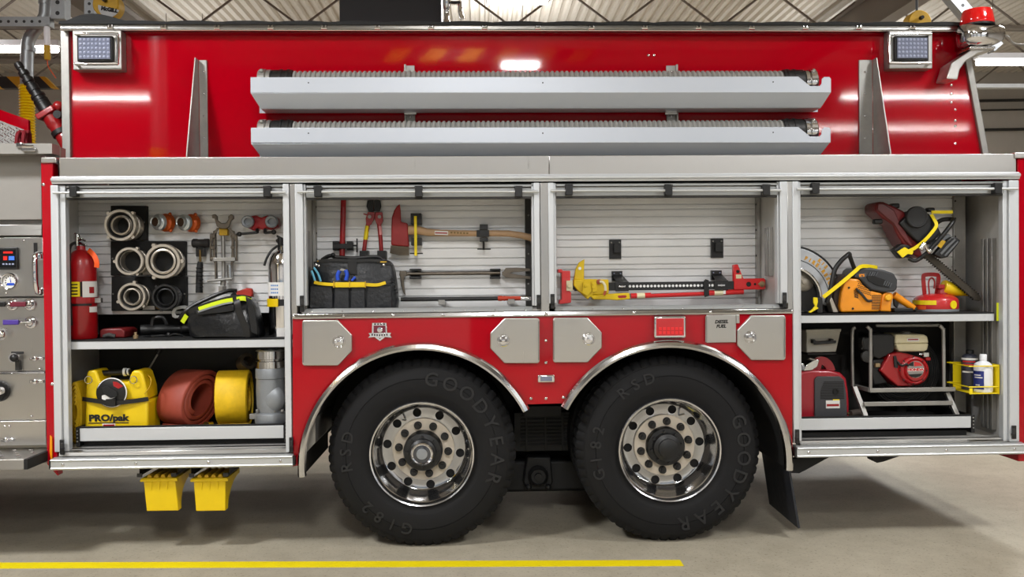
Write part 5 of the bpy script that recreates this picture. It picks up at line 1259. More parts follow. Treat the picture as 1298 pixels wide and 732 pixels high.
# ---- wheel chocks under bay 1
def chock(x0, x1, xb0, xb1, label):
    d = .03; t = thing('wheel_chock', label, 'wheel chock', (X((x0+x1)/2, 649, d), .2, Z(200, 649, d)), 'wheel chocks')
    X0, Z0, X1, Z1 = rect(x0, 608, x1, 648.5, d); xa, xb = X(xb0, 648, d), X(xb1, 648, d)
    zh = Z1; prof = []
    n = 12; L = .30
    back = [(d+.06+(L-.06)*(1-math.cos(ang(90*i/n))), Z0+(zh-Z0-.03)*math.sin(ang(90*i/n))) for i in range(n+1)]
    # front wall narrows downwards: loft thin slices
    loops = []
    mb = MB()
    def xs(z):
        f = (zh-z)/(zh-Z0); return X0+(xa-X0)*f, X1+(xb-X1)*f
    A, Bv = [], []
    poly = [(d, zh), (d+.004, Z0)]+back+[(d+L, zh)]
    for y, z in poly:
        l, r = xs(z); A.append((l, y, z)); Bv.append((r, y, z))
    mb.prism(A, Bv); body = B('chock_body', mb, YEL, t, bevel=.004)
    mb = MB(); mb.box(X0-.016, d-.008, zh-.012, X1+.016, d-.0005, zh+.0); 
    mb.box(X0-.012, d-.008, zh+.0005, X1+.012, d+.2, zh+.006); B('rim', mb, YEL, t, bevel=.002)
    for i in range(4):
        x = X0+.012+(X1-X0-.024)*(i+.5)/4; w = (X1-X0)*.085
        mb = MB(); mb.prism([(x-w, d+.005, zh+.0065), (x+w, d+.005, zh+.0065), (x+w*.5, d+.005, zh+.026), (x-w*.5, d+.005, zh+.026)], [(x-w, d+.2, zh+.0065), (x+w, d+.2, zh+.0065), (x+w*.5, d+.2, zh+.026), (x-w*.5, d+.2, zh+.026)]); B('grip_rib', mb, YELD, t, bevel=.003)
    mb = MB()
    for i in range(3):
        x = X0+(X1-X0)*(.25+.25*i); mb.prism([(x-.007, d-.006, zh-.013), (x+.007, d-.006, zh-.013), (x+.001, d-.002, zh-.06), (x-.001, d-.002, zh-.06)], [(x-.007, d-.0005, zh-.013), (x+.007, d-.0005, zh-.013), (x+.001, d-.0005, zh-.06), (x-.001, d-.0005, zh-.06)])
    B('front_rib', mb, YEL, t)
chock(182, 222, 185.5, 226, 'yellow wheel chock in the holder nearer the pump panel')
chock(245.5, 286, 248, 285.5, 'yellow wheel chock in the holder nearer the front wheel')
# ---- bay 2: tool bag and pliers
zu = zup
d0, d1 = .115, .285
t = thing('tool_bag', 'black open-top tool bag with yellow pocket trim', 'tool bag', (X(446, 394, .2), .2, zu), fl=True)
pb = PY(446, zu+E_, d0)
out = [(393, pb), (392, 375), (393, 352), (397, 338), (402, 330), (420, 328), (450, 329), (480, 328.5), (492, 331), (498, 340), (501, 360), (503, 380), (502, pb)]
cl = [(p.x, p.y) for p in crv([(x, y, 0) for x, y in out], 3)]
mb = MB(); mb.loft(soft(cl, d0, d1, .95))
for v in mb.bm.verts:
    q = v.co; s = mnoise.noise(q*9)*.010+mnoise.noise(q*25)*.004
    if q.y < d0+.03: q.y += max(s, -.004)
    elif q.y > d1-.03: q.y -= .008
    q.z = max(q.z, zu+E_)
B('bag_body', mb, CANVAS, t, smooth=70)
pk = []
for i, (a, b) in enumerate(((392, 422), (423, 443), (444, 463), (464, 497))):
    dd = d0-.022
    mb = MB(); mb.ppoly([(a+1, 362), (b-1, 362), (b+.2, pb-1.5), (a-.2, pb-1.5)], dd, dd+.012); 
    B('pocket', mb, CANVAS, t, bevel=.006)
mb = MB(); mb.tube(crv([P(398, 358, d0-.030), P(408, 360, d0-.034), P(424, 361, d0-.036), P(444, 360, d0-.036), P(463, 361, d0-.035), P(478, 361.5, d0-.034), P(489, 358.5, d0-.030)], 5), 0, flat=(.019, .005, (0,1,0))); mb.pbox(424.5, 358, 462.5, 364.5, d0-.040, d0-.034); B('yellow_trim', mb, YEL, t, bevel=.002)
mb = MB()
for px in (423, 443, 463): mb.pbox(px-.6, 357, px+.6, 365, d0-.043, d0-.0405)
mb.pbox(402, 330.5, 412, 332, d0-.006, d0-.002); mb.pbox(478, 331.5, 490, 333, d0-.006, d0-.002); B('yellow_stitching', mb, YELD, t)
mb = MB(); mb.tube(crv([P(398, 334, d0+.0), P(420, 330, d0-.006), P(446, 331, d0-.006), P(476, 330.5, d0-.004), P(496, 336, d0+.005)], 5), 0, flat=(.018, .008, (0,1,0))); mb.tube(crv([P(408, 330, d0+.1), P(418, 324.5, d0+.1), P(428, 326.5, d0+.1), P(450, 327.5, d0+.1), P(478, 326, d0+.1), P(486, 331, d0+.1)], 5), .012, 8); mb.sph(P(422, 323.5, d0+.09), .014); mb.pbox(441, 328, 452, 348, d0-.012, d0-.004); B('top_binding', mb, BLACK, t)
for px, py in ((400.5, 336), (404, 337), (486.5, 336), (400, 336)): 
    if px == 400: continue
    B('rivet', MB().sph(P(px, py, d0-.006), .008, sy=.5), CHROME, t)
mb = MB()
for i in range(5): mb.sph(P(497.5+i*1.4, 353+i*4.5, d0+.0), .007, u=8, v=6)
B('chain', mb, BLACK, t)
def pliers(pts, m_, r, label, dd, jaw=None):
    t = thing('pliers', label, 'pliers', P(*pts[0][0], dd), 'pliers in the bag pockets')
    for p in pts: B('grip', MB().tube(crv([P(x, y, dd) for x, y in p], 4), r, 10), m_, t)
    if jaw: B('jaw', MB().ppoly(jaw, dd-.004, dd+.004), STEELD, t)
pliers((((399.5, 357), (397, 349), (394.8, 343.5)), ((406.5, 357), (403, 347), (397.8, 339.5))), LBLUE, .0065, 'light blue handled pliers in the bag pocket by the door post', d0-.0165)
mb = None
t = thing('tin_snips', 'royal blue handled snips in the second pocket of the black bag', 'snips', P(434, 356, d0-.03))
for p in (((428.5, 355.5), (428, 349), (430.5, 343.5)), ((438.5, 355.5), (440, 348), (438, 342.5))): B('grip', MB().tube(crv([P(x, y, d0-.028) for x, y in p], 4), .011, 10), BLUE, t)
B('jaw', MB().ppoly([(430, 343), (433, 340.5), (439, 342), (440, 344), (434, 343.5)], d0-.030, d0-.024), STEELD, t)
t = thing('small_tool', 'short blue tool end showing in the middle bag pocket', 'hand tool', P(450, 354, d0-.03)); B('grip', MB().tube([P(446, 356, d0-.026), P(450.5, 351.5, d0-.026)], [.006, .009], 10), BLUE, t)
# ---- wall tools of bay 2 (brackets are bolted to the wall)
def wbox(mb, *a): mb.pbox(*a); return mb
d = BW-.045
t = thing('pry_bar', 'plain red steel bar standing upright beside the bolt cutter', 'pry bar', P(435, 328, d))
B('bar', MB().tube([P(434.5, 334, d), P(433.6, 325, d), P(435.5, 251, d)], [.014, .017, .0165], 14), RED2, t)
B('bar_tip', MB().tube([P(434.8, 342, d), P(434.5, 334.3, d)], [.006, .0138], 12), RED2, t)
mb = MB(); mb.pbox(421.5, 306, 429.5, 317.5, BW-.05, BW-.001); mb.pbox(439.5, 306, 447, 317.5, BW-.05, BW-.001); mb.pbox(421.5, 309, 447, 315.5, BW-.075, BW-.066); mb.cyl(P(446, 311.5, BW-.05), P(453, 311.5, BW-.05), .006, seg=8); mb.cyl(P(452.5, 302.5, BW-.05), P(452.5, 320, BW-.05), .005, seg=8); T('tool_clamp', mb, BLACK, parent=bay2, bevel=.003)
t = thing('bolt_cutter', 'red bolt cutter with black jaws hanging behind the tool bag', 'bolt cutter', P(472, 300, d))
mb = MB(); mb.ppoly([(465.5, 254), (473, 253), (473.5, 268), (467, 268.5), (464.5, 262)], d-.012, d+.008); mb.ppoly([(474.2, 253), (482, 254), (483, 262), (481, 268), (474.2, 268)], d-.012, d+.008); B('jaw', mb, BLACK, t, bevel=.003)
mb = MB(); mb.ppoly([(466, 269), (475, 269), (474, 278), (470, 285), (464, 285), (463.5, 277)], d-.010, d+.010); mb.ppoly([(475.5, 269), (484.5, 269), (485.5, 280), (483, 285.5), (477, 284), (475.2, 278)], d-.010, d+.010); mb.ppoly([(460.5, 270.5), (466, 271.5), (466, 273.5), (460.5, 272)], d-.006, d+.006); B('pivot_plate', mb, RED2, t, bevel=.003)
mb = MB(); mb.pl(468.5, 275, d-.0105, [(2.2, 0), (2.2, -.006), (.01, -.007)], 12); mb.pl(481, 275, d-.0105, [(2.2, 0), (2.2, -.006), (.01, -.007)], 12); B('pivot_bolt', mb, STEELD, t)
B('handle', MB().tube([P(466.5, 284, d), P(463.5, 302, d), P(460, 329, d)], .0125, 12), RED2, t); B('handle', MB().tube([P(480.5, 284, d), P(482.5, 304, d), P(484, 329, d)], .0125, 12), RED2, t)
B('yellow_label', MB().tube([P(465.7, 286.5, d-.0), P(463.2, 304, d-.0)], .0134, 12), YELS, t); B('white_label', MB().tube([P(481.2, 287, d), P(482.2, 298, d)], .0131, 12), mat('pink_label', (226, 150, 150), .5), t)
for px0, px1 in ((456, 467), (478.5, 489.5)):
    mb = MB(); X0, Z0, X1, Z1 = rect(px0, 318, px1, 333, d-.02); mb.box(X0, d-.035, Z0, X1, d-.016, Z1); mb.box(X0, d-.0155, Z0, X0+.004, BW-.001, Z1); mb.box(X1-.004, d-.0155, Z0, X1, BW-.001, Z1); T('tool_pocket', mb, BLACK, parent=bay2, bevel=.002)
# ---- fire axe
d = BW-.08
t = thing('fire_axe', 'red pick-head fire axe with long wooden handle', 'axe', P(590, 296, d))
mb = MB(); mb.ppoly([(506.5, 258.5), (507.5, 266), (508, 281.5), (516.5, 283), (517.5, 300), (518.5, 313), (505, 312), (495.5, 311), (496, 290), (496.5, 276), (499.5, 267), (503, 261.5)], d-.017, d+.017); B('axe_head', mb, DKRED if False else mat('axe_red', (152, 30, 30), .45, noise=(16, .2)), t, bevel=.008, seg=3)
mb = MB(); mb.prism([P(495.4, 311.3, d-.014), P(518.4, 313.3, d-.014), P(518.6, 324, d-.001), P(506, 324, d-.001), P(494, 321, d-.001)], [P(495.4, 311.3, d+.014), P(518.4, 313.3, d+.014), P(518.6, 324, d+.001), P(506, 324, d+.001), P(494, 321, d+.001)]); B('cutting_edge', mb, FORGED, t)
up = [(517.5, 286), (530, 286.5), (540, 290), (560, 291.5), (600, 292.5), (625, 292), (645, 292.5), (660, 294.5), (678, 298)]
dn = [(678, 307.5), (662, 303), (645, 300.5), (625, 300), (600, 300), (560, 300), (545, 299.5), (530, 297.5), (517.5, 298)]
mb = MB(); rings = []
for (x, y), (x2, y2) in zip(up, dn[::-1]):
    c = P((x+x2)/2, (y+y2)/2, d); h = (y2-y)/2*mp(d); w = .016
    rings.append([(c.x, c.y+math.cos(2*math.pi*i/16)*w, c.z+math.sin(2*math.pi*i/16)*h) for i in range(16)])
mb.loft(rings); B('handle', mb, WOOD, t, smooth=60)
mb = MB(); mb.ppoly([(551, 292.8), (568, 293.3), (568, 298.4), (551, 297.6)], d-.0185, d-.0168); mb.m(1); mb.ppoly([(551.5, 294.5), (567, 295), (567, 296.6), (551.5, 296.2)], d-.0192, d-.0186); B('handle_label', mb, [LABELW, RED2], t)
mb = MB()
for i in range(6): mb.pbox(571+i*4, 294+.15*i, 573.6+i*4, 296.2+.15*i, d-.0178, d-.0166)
B('burned_marks', mb, BRASS, t)
mb = MB(); mb.pbox(520.5, 270.5, 534, 284.5, BW-.10, BW-.001); mb.pbox(521, 301.5, 534, 311, BW-.10, BW-.001); mb.cyl(P(519.5, 321.5, BW-.105), P(536, 321.5, BW-.105), .004, seg=8); T('axe_bracket', mb, BLACK, parent=bay2, bevel=.004)
mb = MB(); mb.pbox(525, 274, 528.5, 324.5, BW-.115, BW-.111); T('rubber_strap', mb, YELS, parent=bay2, bevel=.001)
mb = MB(); mb.pbox(608, 284.5, 618.5, 291, BW-.10, BW-.001); mb.pbox(608, 301.6, 618.5, 306, BW-.10, BW-.001); mb.pbox(604.5, 292, 607.8, 299.5, BW-.112, BW-.101); mb.pbox(604, 291.8, 620, 300.5, BW-.110, BW-.101); mb.cyl(P(613, 306, BW-.06), P(613, 317, BW-.06), .007, seg=8); mb.cyl(P(605, 316, BW-.06), P(622, 316, BW-.06), .004, seg=8); T('axe_bracket', mb, BLACK, parent=bay2, bevel=.003)
# ---- halligan bar
d = BW-.05
t = thing('forcible_entry_bar', 'bare steel entry bar with curved pick and forked end', 'entry bar', P(590, 347, d))
B('shaft', MB().tube([P(514, 347.3, d), P(634, 346.2, d)], 2.5*mp(d), 14), FORGED, t)
mb = MB(); mb.ppoly([(506.5, 343.5), (514, 343.5), (516, 345), (516, 350), (512.5, 351), (511.5, 356), (512.5, 366), (514, 375), (511.5, 372), (508.5, 363), (507.5, 352), (506, 349)], d-.014, d+.014); B('pick', mb, FORGED, t, bevel=.004)
mb = MB(); mb.ppoly([(636.5, 344.5), (638.5, 344), (641, 340), (655, 339.6), (672, 340.5), (672, 344.2), (652, 345), (647, 346.4), (652, 347.8), (672, 350.5), (672, 354.5), (660, 353.5), (641, 352.5), (638.5, 349.5), (636.5, 349)], d-.010, d+.010); B('fork', mb, FORGED, t, bevel=.002)
for px0, px1 in ((519, 533.5), (621, 634.5)):
    mb = MB(); mb.pbox(px0, 341, px1, 343.2, d-.03, BW-.001); mb.pbox(px0, 350.6, px1, 353.8, d-.03, BW-.001); mb.pbox(px0, 344.2, px1, 350.2, BW-.033, BW-.001); T('bar_clip', mb, BLACK, parent=bay2, bevel=.003)
# ---- pike pole
d = .27; k = mp(d); t = thing('pike_pole', 'black pole with orange-red joint and steel end low across the second bay', 'pole', P(590, 379, d))
pzz = Z(590, 379, d); a = P(440, 380, d); a.z = pzz; x1, x2, x3 = X(631, 380, d), X(660, 380, d), X(673, 380, d)
B('pole', MB().cyl((X(508, 380, d), d, pzz), (x1, d, pzz), .0125, seg=14), BLACK, t)
mb = MB(); mb.lathe([(.0127, 0), (.016, .004), (.0165, .02), (.013, .03), (.0155, .04), (.0135, .05), (.0128, x2-x1)], (x1, d, pzz), (1,0,0), 16); B('joint', mb, mat('orange_red', (196, 62, 36), .45), t)
B('end_socket', MB().cyl((x2, d, pzz), (x3, d, pzz), .0155, seg=16), POLISH, t)
for px in (560, 648):
    x_ = X(px, 380, d); mb = MB(); mb.box(x_-.02, d-.018, pzz-.034, x_+.02, BW-.001, pzz-.018); mb.box(x_-.02, d-.024, pzz-.034, x_+.02, d-.0185, pzz-.004); T('pole_rest', mb, STEELD, parent=bay2, bevel=.002)
MBr = MB(); MBr.box(X(508, 380, d)-.25, d-.012, pzz-.012, X(508, 380, d)-.0005, d+.012, pzz+.012); B('fibre_shaft', MBr, BLACK, t, bevel=.004) if False else None

# ---- bay 3: empty holders and farm jack
for px0, px1, y0, y1 in ((772.5, 787.5, 304, 328.5), (901.5, 917, 302.5, 327)):
    mb = MB(); mb.pbox(px0, y0, px1, y1, BW-.02, BW-.001); mb.pbox(px0+6, y0+5, px1, y1-8, BW-.06, BW-.0205); mb.m(1)
    for q in (px0+2.5, px1-2.5): mb.sph(P(q, y0+3.5, BW-.021), .006, sy=.6, u=8, v=6)
    T('empty_holder', mb, [BLACK, STEELD], parent=bay3, bevel=.003)
d = .24; jk = thing('farm_jack', 'long farm jack, yellow lifting head, black holed bar and red handle', 'jack', (X(840, 370, d), d, Z(840, 390, d)))
ty = lambda x: 363.5-(x-775)*.012
a, b = P(728, ty(728), d), P(938, ty(938), d); hh = 5.2*mp(d)
mb = MB(); mb.prism([(a.x, d-.012, a.z-hh), (b.x, d-.012, b.z-hh), (b.x, d-.012, b.z+hh), (a.x, d-.012, a.z+hh)], [(a.x, d+.012, a.z-hh), (b.x, d+.012, b.z-hh), (b.x, d+.012, b.z+hh), (a.x, d+.012, a.z+hh)])
bar = B('bar', mb, BLACK, jk, bevel=.002)
mb = MB()
for i in range(25): mb.pl(798.5+i*4.55, ty(798.5+i*4.55), d-.0125, [(1.7, -.0001), (1.7, -.0004-.0004), (.01, -.0004-.0004)], 12)
B('bar_holes', mb, SLAT, jk)
mb = MB(); mb.ppoly([(727.5, 355), (729.5, 342), (734, 333), (741, 328.8), (740.5, 340), (740.5, 355)], d-.016, d+.016)
ln = B('lift_nose', mb, YEL, jk, bevel=.004)
mb = MB(); mb.pl(735, 340.5, d-.0165, [(2.0, -.0001), (2.0, -.0006-.0004), (.01, -.0006-.0004)], 12); B('nose_hole', mb, SLAT, jk)
mb = MB(); mb.ppoly([(727, 354.5), (745, 354), (771.5, 354.5), (771.8, 372.5), (762, 374), (752, 373.5), (745, 380), (737, 372), (732, 368.5), (727, 362)], d-.030, d+.030); B('mechanism_housing', mb, YEL, jk, bevel=.005)
mb = MB(); mb.ppoly([(739, 358), (748, 358), (750, 369), (745, 376), (738, 372)], d-.045, d-.0305); mb.ppoly([(750, 357), (756, 357), (757, 370), (751, 371)], d-.042, d-.0305); mb.pl(752, 364, d-.0425, [(2.6, 0), (2.4, -.006), (.01, -.007)], 12); mb.pl(742, 362.5, d-.0455, [(2.2, 0), (2, -.006), (.01, -.007)], 12); B('climbing_pin', mb, YEL, jk, bevel=.002)
mb = MB(); mb.tube(crv([P(760, 357.5, d-.048), P(764, 358, d-.05), P(767, 363, d-.05), P(767.5, 369, d-.05)], 4), .008, 8); B('shear_link', mb, CREAM, jk); mb = MB(); mb.pl(759, 357.5, d-.0315, [(3.2, 0), (3.2, -.012), (.01, -.014)], 14); mb.tube([P(767.5, 369, d-.05), P(765.5, 374.5, d-.05)], .008, 8); B('reversing_latch', mb, mat('latch_brown', (160, 70, 40), .45), jk)
mb = MB(); mb.ppoly([(745, 372), (752, 374.5), (772, 372.8), (798, 371.5), (799, 379.5), (782, 381), (768, 380), (752, 380)], d-.026, d+.026); B('handle_socket', mb, YEL, jk, bevel=.005)
mb = MB(); mb.ppoly([(784, 374.8), (793, 374.5), (794.5, 376), (793, 377.8), (784.5, 378), (783, 376.5)], d-.0285, d-.0262); B('socket_slot', mb, RED2, jk)
B('handle', MB().tube([P(799.5, 375.5, d), P(860, 373.3, d), P(942, 370, d)], .0165, 14), mat('jack_red', (206, 26, 30), .35, coat=.3), jk)
B('handle_sleeve', MB().tube([P(807, 375.3, d), P(817, 375, d)], .0178, 14), CREAM, jk); B('handle_sleeve', MB().tube([P(905, 371.6, d), P(916, 371.2, d)], .0178, 14), CREAM, jk)
mb = MB(); mb.ppoly([(917, 368.5), (920, 368.4), (920, 373), (917, 373.2)], d-.0195, d-.0172); B('handle_label', mb, LABELW, jk)
B('decal_strip', MB().tube([P(825, 372.0, d-.0155), P(896, 369.3, d-.0155)], .0028, 6), mat('silver_decal', (190, 190, 194), .4), jk)
JR = MATS['jack_red']
mb = MB(); mb.ppoly([(930, 336), (935.5, 335.2), (942.5, 353.5), (969, 353), (970.5, 355), (970.5, 366), (969, 367.3), (931, 367.5), (930.5, 352)], d-.020, d+.020); B('top_clamp', mb, JR, jk, bevel=.004)
mb = MB(); mb.pl(935.3, 344.5, d-.0205, [(2.2, -.0001), (2.2, -.0008-.0004), (.01, -.0008-.0004)], 14); mb.pl(949, 360.6, d-.0205, [(3.2, -.0001), (3.2, -.0008-.0004), (.01, -.0008-.0004)], 14); mb.pl(957, 360.5, d-.0205, [(1.6, -.0001), (1.6, -.0008-.0004), (.01, -.0008-.0004)], 10); B('clamp_hole', mb, BLACKM, jk)
mb = MB(); mb.pbox(933, 348.3, 940, 353.3, d-.0225, d-.0205); B('clamp_sticker', mb, CREAM, jk)
mb = MB(); mb.pl(965.5, 360.3, d-.0205, [(4, 0), (4, -.014), (2.4, -.016), (2.4, -.03), (.01, -.03)], 6); mb.pbox(961, 359.3, 970, 361.2, d-.056, d-.0512); B('clamp_bolt', mb, TAN, jk, bevel=.002)
# red base foot at the left end
zb0 = zu+E_
mb = MB(); mb.ppoly([(707.5, 341.5), (712.5, 341.5), (713, 343.5), (723, 343.5), (723, 356), (721, 358), (721, 368), (724, 371), (724, 384), (713.5, 385.5), (709, 386), (709, 381), (712, 380), (712, 346), (707.5, 346)], d-.05, d+.05); B('base_plate', mb, mat('base_red', (214, 50, 50), .4, coat=.2), jk, bevel=.004)
mb = MB(); mb.pbox(718, 356, 726, 369, d-.062, d-.0505); mb.pl(722, 362.5, d-.0625, [(3, 0), (2.8, -.008), (.01, -.009)], 14); B('base_pin', mb, CREAM, jk, bevel=.002)
B('base_neck', MB().cyl(P(724.5, 363.5, d), P(728, 363.5, d), .02, seg=12), BLACK, jk)
# jack straps fixed to the wall
for px, s in ((782, 0), (908, 0)):
    y0 = 344 if px < 800 else 343
    mb = MB(); mb.pbox(px-6, y0, px+7, y0+12, BW-.03, BW-.001); mb.prism([P(px-6, y0+5, BW-.035), P(px+7, y0+5, BW-.035), P(px+14, ty(px)-6.5, d-.02), P(px-1, ty(px)-6.5, d-.02)], [P(px-6, y0+5, BW-.031), P(px+7, y0+5, BW-.031), P(px+14, ty(px)-6.5, d-.016), P(px-1, ty(px)-6.5, d-.016)]); mb.m(1)
    for q in (-3.5, 4.5): mb.sph(P(px+q, y0+3, BW-.036), .005, u=8, v=6)
    T('jack_bracket', mb, [BLACK, LEDD], parent=bay3, bevel=.002)
    mb = MB(); mb.pbox(px-2, ty(px)-6.3, px+15, ty(px)+6, d-.022, d-.0145); mb.m(1); mb.sph(P(px+6.5, ty(px), d-.024), .009, u=10, v=6); mb.pbox(px+2, ty(px)-1, px+11, ty(px)+1, d-.036, d-.031); T('jack_wing_nut', mb, [BLACK, POLISH], parent=bay3, bevel=.002)
mb = MB(); mb.tube([P(893.5, 356, d-.03), P(896.5, 356, d-.03), P(897, 375, d-.03), P(893, 375, d-.03)], 0, flat=(.02, .004, (0,1,0))); mb.pbox(892.5, 355.5, 898.5, 375, d-.035, d-.0285); T('hook_and_loop_strap', mb, BLACKM, parent=bay3, bevel=.002)

# ---- bay 4 upper: rescue saw
zs = zsh4+E_; d = .22; k = mp(d)
sw = thing('rescue_saw', 'orange power cutter with silver blade guard on the shelf', 'power cutter', (X(1080, 396, d), d, zs), fl=True); pb = PY(1100, zs, d-.08)
cx, cy = 1000, 379
def gp_(r, a): return (cx+r*math.cos(ang(a)), cy-r*math.sin(ang(a)))
mb = MB(); dd = d-.045
prof_o = [gp_(66, a) for a in range(86, -13, -6)]; prof_i = [gp_(40, a) for a in range(-10, 87, 6)]
mb.ppoly(prof_o+prof_i, dd, dd+.05); B('blade_guard', mb, mat('guard_aluminium', (184, 187, 192), .45, .25, noise=(18, .12)), sw, bevel=.006)
mb = MB(); pts = [P(*gp_(40.5, a), dd-.004) for a in range(86, -18, -5)]; mb.tube(pts, .010, 8); B('guard_lip', mb, POLISH, sw)
mb = MB(); pts = [P(*gp_(66.3, a), dd+.02) for a in range(88, 14, -5)]; mb.tube([P(*gp_(51, a), dd-.0005) for a in range(86, 8, -6)], .0022, 6); pts = pts; mb.tube(pts, .009, 8); B('guard_seal', mb, BLACKM, sw)
cb = P(1020, 357, dd+.056); zc_ = cb.z
Rb = min(38*k, zc_-zs-.001)
mb = MB(); mb.lathe([(.01, 0), (Rb, 0), (Rb, .006), (.01, .006)], cb, (0,1,0), 56); B('cutting_disc', mb, DKGREY, sw)
mb = MB(); mb.pl(1020, 357, dd+.04, [(13, .0155), (13, .008), (11, .002), (4, .0), (4, -.012), (1.5, -.014), (.01, -.014)], 32); B('disc_hub', mb, CAST, sw)
# lettering along the guard
def arctext(mb, s, r, a0, da, h, bold=.002):
    for i, ch in enumerate(s):
        if ch == ' ': continue
        a = a0-da*i; px, py = gp_(r, a); mb.ptext(ch, px, py, dd-.0015, h, .0008, bold, a-90)
mb = MB(); arctext(mb, 'FIRE-RESCUE', 55.5, 67, 5.7, 4.6, .002); arctext(mb, 'K12 F', 62, 51, 5.2, 4.2, .002); B('lettering', mb, mat('gold_lettering', (206, 150, 30), .45), sw)
# body
d2 = d-.10
mb = MB(); mb.ppoly([(1066.5, pb), (1064.5, 388), (1067, 370), (1071, 357), (1076, 353), (1089, 354), (1095, 362), (1104, 369), (1118, 372), (1118.5, 374), (1115, pb-1)], d2, d2+.20); B('starter_cover', mb, ORANGE, sw, bevel=.010, seg=3)
mb = MB(); mb.ppoly([(1115.5, pb-1.5), (1119, 374), (1123, 370.5), (1131, 371.5), (1133, 376), (1130, 386), (1130, pb-.5)], d2+.01, d2+.19); B('fuel_tank', mb, ORANGE, sw, bevel=.008, seg=3)
mb = MB(); mb.pl(1125, 377.5, d2+.005, [(4.4, 0), (4.4, -.014), (3.4, -.02), (.01, -.02)], 10); B('fuel_cap', mb, mat('cap_yellow', (240, 176, 30), .4), sw, bevel=.002)
mb = MB(); mb.ppoly([(1083, 352), (1087, 343), (1091, 340), (1104, 339.5), (1122, 343), (1133, 346.5), (1138, 355), (1137.5, 367), (1134, 370), (1120, 371), (1104, 367.5), (1096, 360), (1090, 353.5)], d2-.005, d2+.21); B('filter_cover', mb, mat('charcoal_plastic', (50, 51, 54), .5), sw, bevel=.010, seg=3)
mb = MB(); mb.ppoly([(1099, 350.5), (1104, 349), (1122, 355), (1129, 361), (1126, 364.5), (1112, 362), (1101, 356)], d2-.011, d2-.0055); mb.m(1)
for i in range(4): mb.ppoly([(1103+i*3, 345), (1104.5+i*3, 345), (1102+i*3, 350), (1100.5+i*3, 350)], d2-.012, d2-.0055)
for i in range(4): mb.ppoly([(1122+i*2.6, 356+i), (1123.5+i*2.6, 356+i), (1121+i*2.6, 362+i*.8), (1119.5+i*2.6, 362+i*.8)], d2-.013, d2-.0112)
B('cover_recess', mb, [BLACKM, mat('charcoal_light', (78, 80, 84), .5)], sw)
mb = MB(); mb.ppoly([(1086.5, 348), (1098, 346.5), (1098, 351), (1091, 353)], d2-.008, d2-.0055); mb.m(1); mb.ptext('K95', 1092.5, 349.5, d2-.0092, 3.0, .0006, .0015, 2); B('model_plate', mb, [MATS['charcoal_light'], ORANGE], sw)
mb = MB()
for i in range(9):
    for j in range(6):
        px, py = 1087.5+i*1.9+(j % 2)*.9, 357+j*2.5+i*.6
        if px > 1089+ (py-353)*.95+4 and py < 366: continue
        mb.pl(px, py, d2-.0005, [(.75, -.0001), (.75, -.0008-.0004), (.01, -.0008-.0004)], 6)
for i in range(9): mb.pbox(1105, 374.5+i*2.1, 1117-.6*i*.4, 375.5+i*2.1, d2-.0018, d2-.0005)
for i in range(5): mb.ppoly([(1082.5+i*.3, 368+i*2), (1088, 371+i*1.6), (1088, 372+i*1.6), (1082.5, 369+i*2)], d2-.0018, d2-.0005)
B('vent_slots', mb, BLACKM, sw)
mb = MB(); mb.tube(crv([P(1085, 366, d2-.010), P(1093, 374, d2-.012), P(1099, 381, d2-.012), P(1105, 381.5, d2-.010)], 5), .0075, 8); B('starter_grip', mb, DKGREY, sw)
mb = MB(); 
for px, py in ((1076, 365), (1081, 391.5)): mb.pl(px, py, d2-.0005, [(1.5, 0), (1.3, -.005), (.01, -.005)], 10)
B('cover_screw', mb, BLACK, sw)
mb = MB(); mb.tube(crv([P(1048, 384, d2-.02), P(1053, 366, d2-.03), P(1058, 343, d2-.03), P(1066, 331, d2-.03), P(1075, 323, d2-.02), P(1076, 322, d2+.06), P(1077, 323, d2+.12)], 6), .0135, 12); mb.tube([P(1076, 322, d2+.0), P(1080, 333, d2+.02), P(1083, 341, d2+.03)], .0125, 10); B('front_handle', mb, BLACK, sw)
mb = MB(); mb.tube(crv([P(1043.5, 377, d2-.045), P(1065, 360, d2-.05), P(1084, 344, d2-.042), P(1091, 338.2, d2-.03), P(1101, 337.8, d2+.01), P(1112, 339.5, d2+.05)], 5), 0, flat=(.022, .003, (0,1,0))); B('rubber_strap', mb, YELS, sw)
mb = MB(); mb.tube([P(1133, 374, d2+.05), P(1146, 383, d2+.05), P(1158, 391, d2+.05)], [.022, .021, .019], 12); B('rear_handle', mb, ORANGE, sw)
mb = MB(); mb.ppoly([(1133, 379), (1140, 384), (1138, 391), (1134, 388)], d2+.04, d2+.06); mb.tube([P(1158, 391.4, d2+.05), P(1160.5, 394, d2+.05)], .018, 10); mb.pbox(1134, 391, 1158, pb, d2+.02, d2+.09); B('trigger_guard', mb, BLACK, sw, bevel=.004)
mb = MB(); mb.ppoly([(1051, 379), (1055, 378), (1063, pb), (1056, pb)], d2-.02, d2+.05); B('arm_strut', mb, CAST, sw, bevel=.004)
mb = MB(); mb.ppoly([(1060, pb), (1056, 376), (1061, 352), (1071, 347), (1074, 356), (1066, 372), (1065, pb)], d2+.03, d2+.2); B('engine_block', mb, BRASS if False else mat('engine_dark', (52, 40, 34), .55, .4), sw, bevel=.006)
# saw cradle on the shelf
mb = MB(); mb.pbox(1036, 378, 1043, 397, d2-.05, d2-.02); T('saw_bracket', mb, BLACK, parent=bay4, bevel=.003)
mb = MB(); mb.ppoly([(1031, 377.5), (1036.5, 377.5), (1037, 383), (1035.5, 389), (1038, 391), (1028, 397), (1024.5, 396), (1030, 392), (1033, 388), (1031, 384)], d2-.06, d2-.051); T('saw_strap_end', mb, YELS, parent=bay4, bevel=.003)

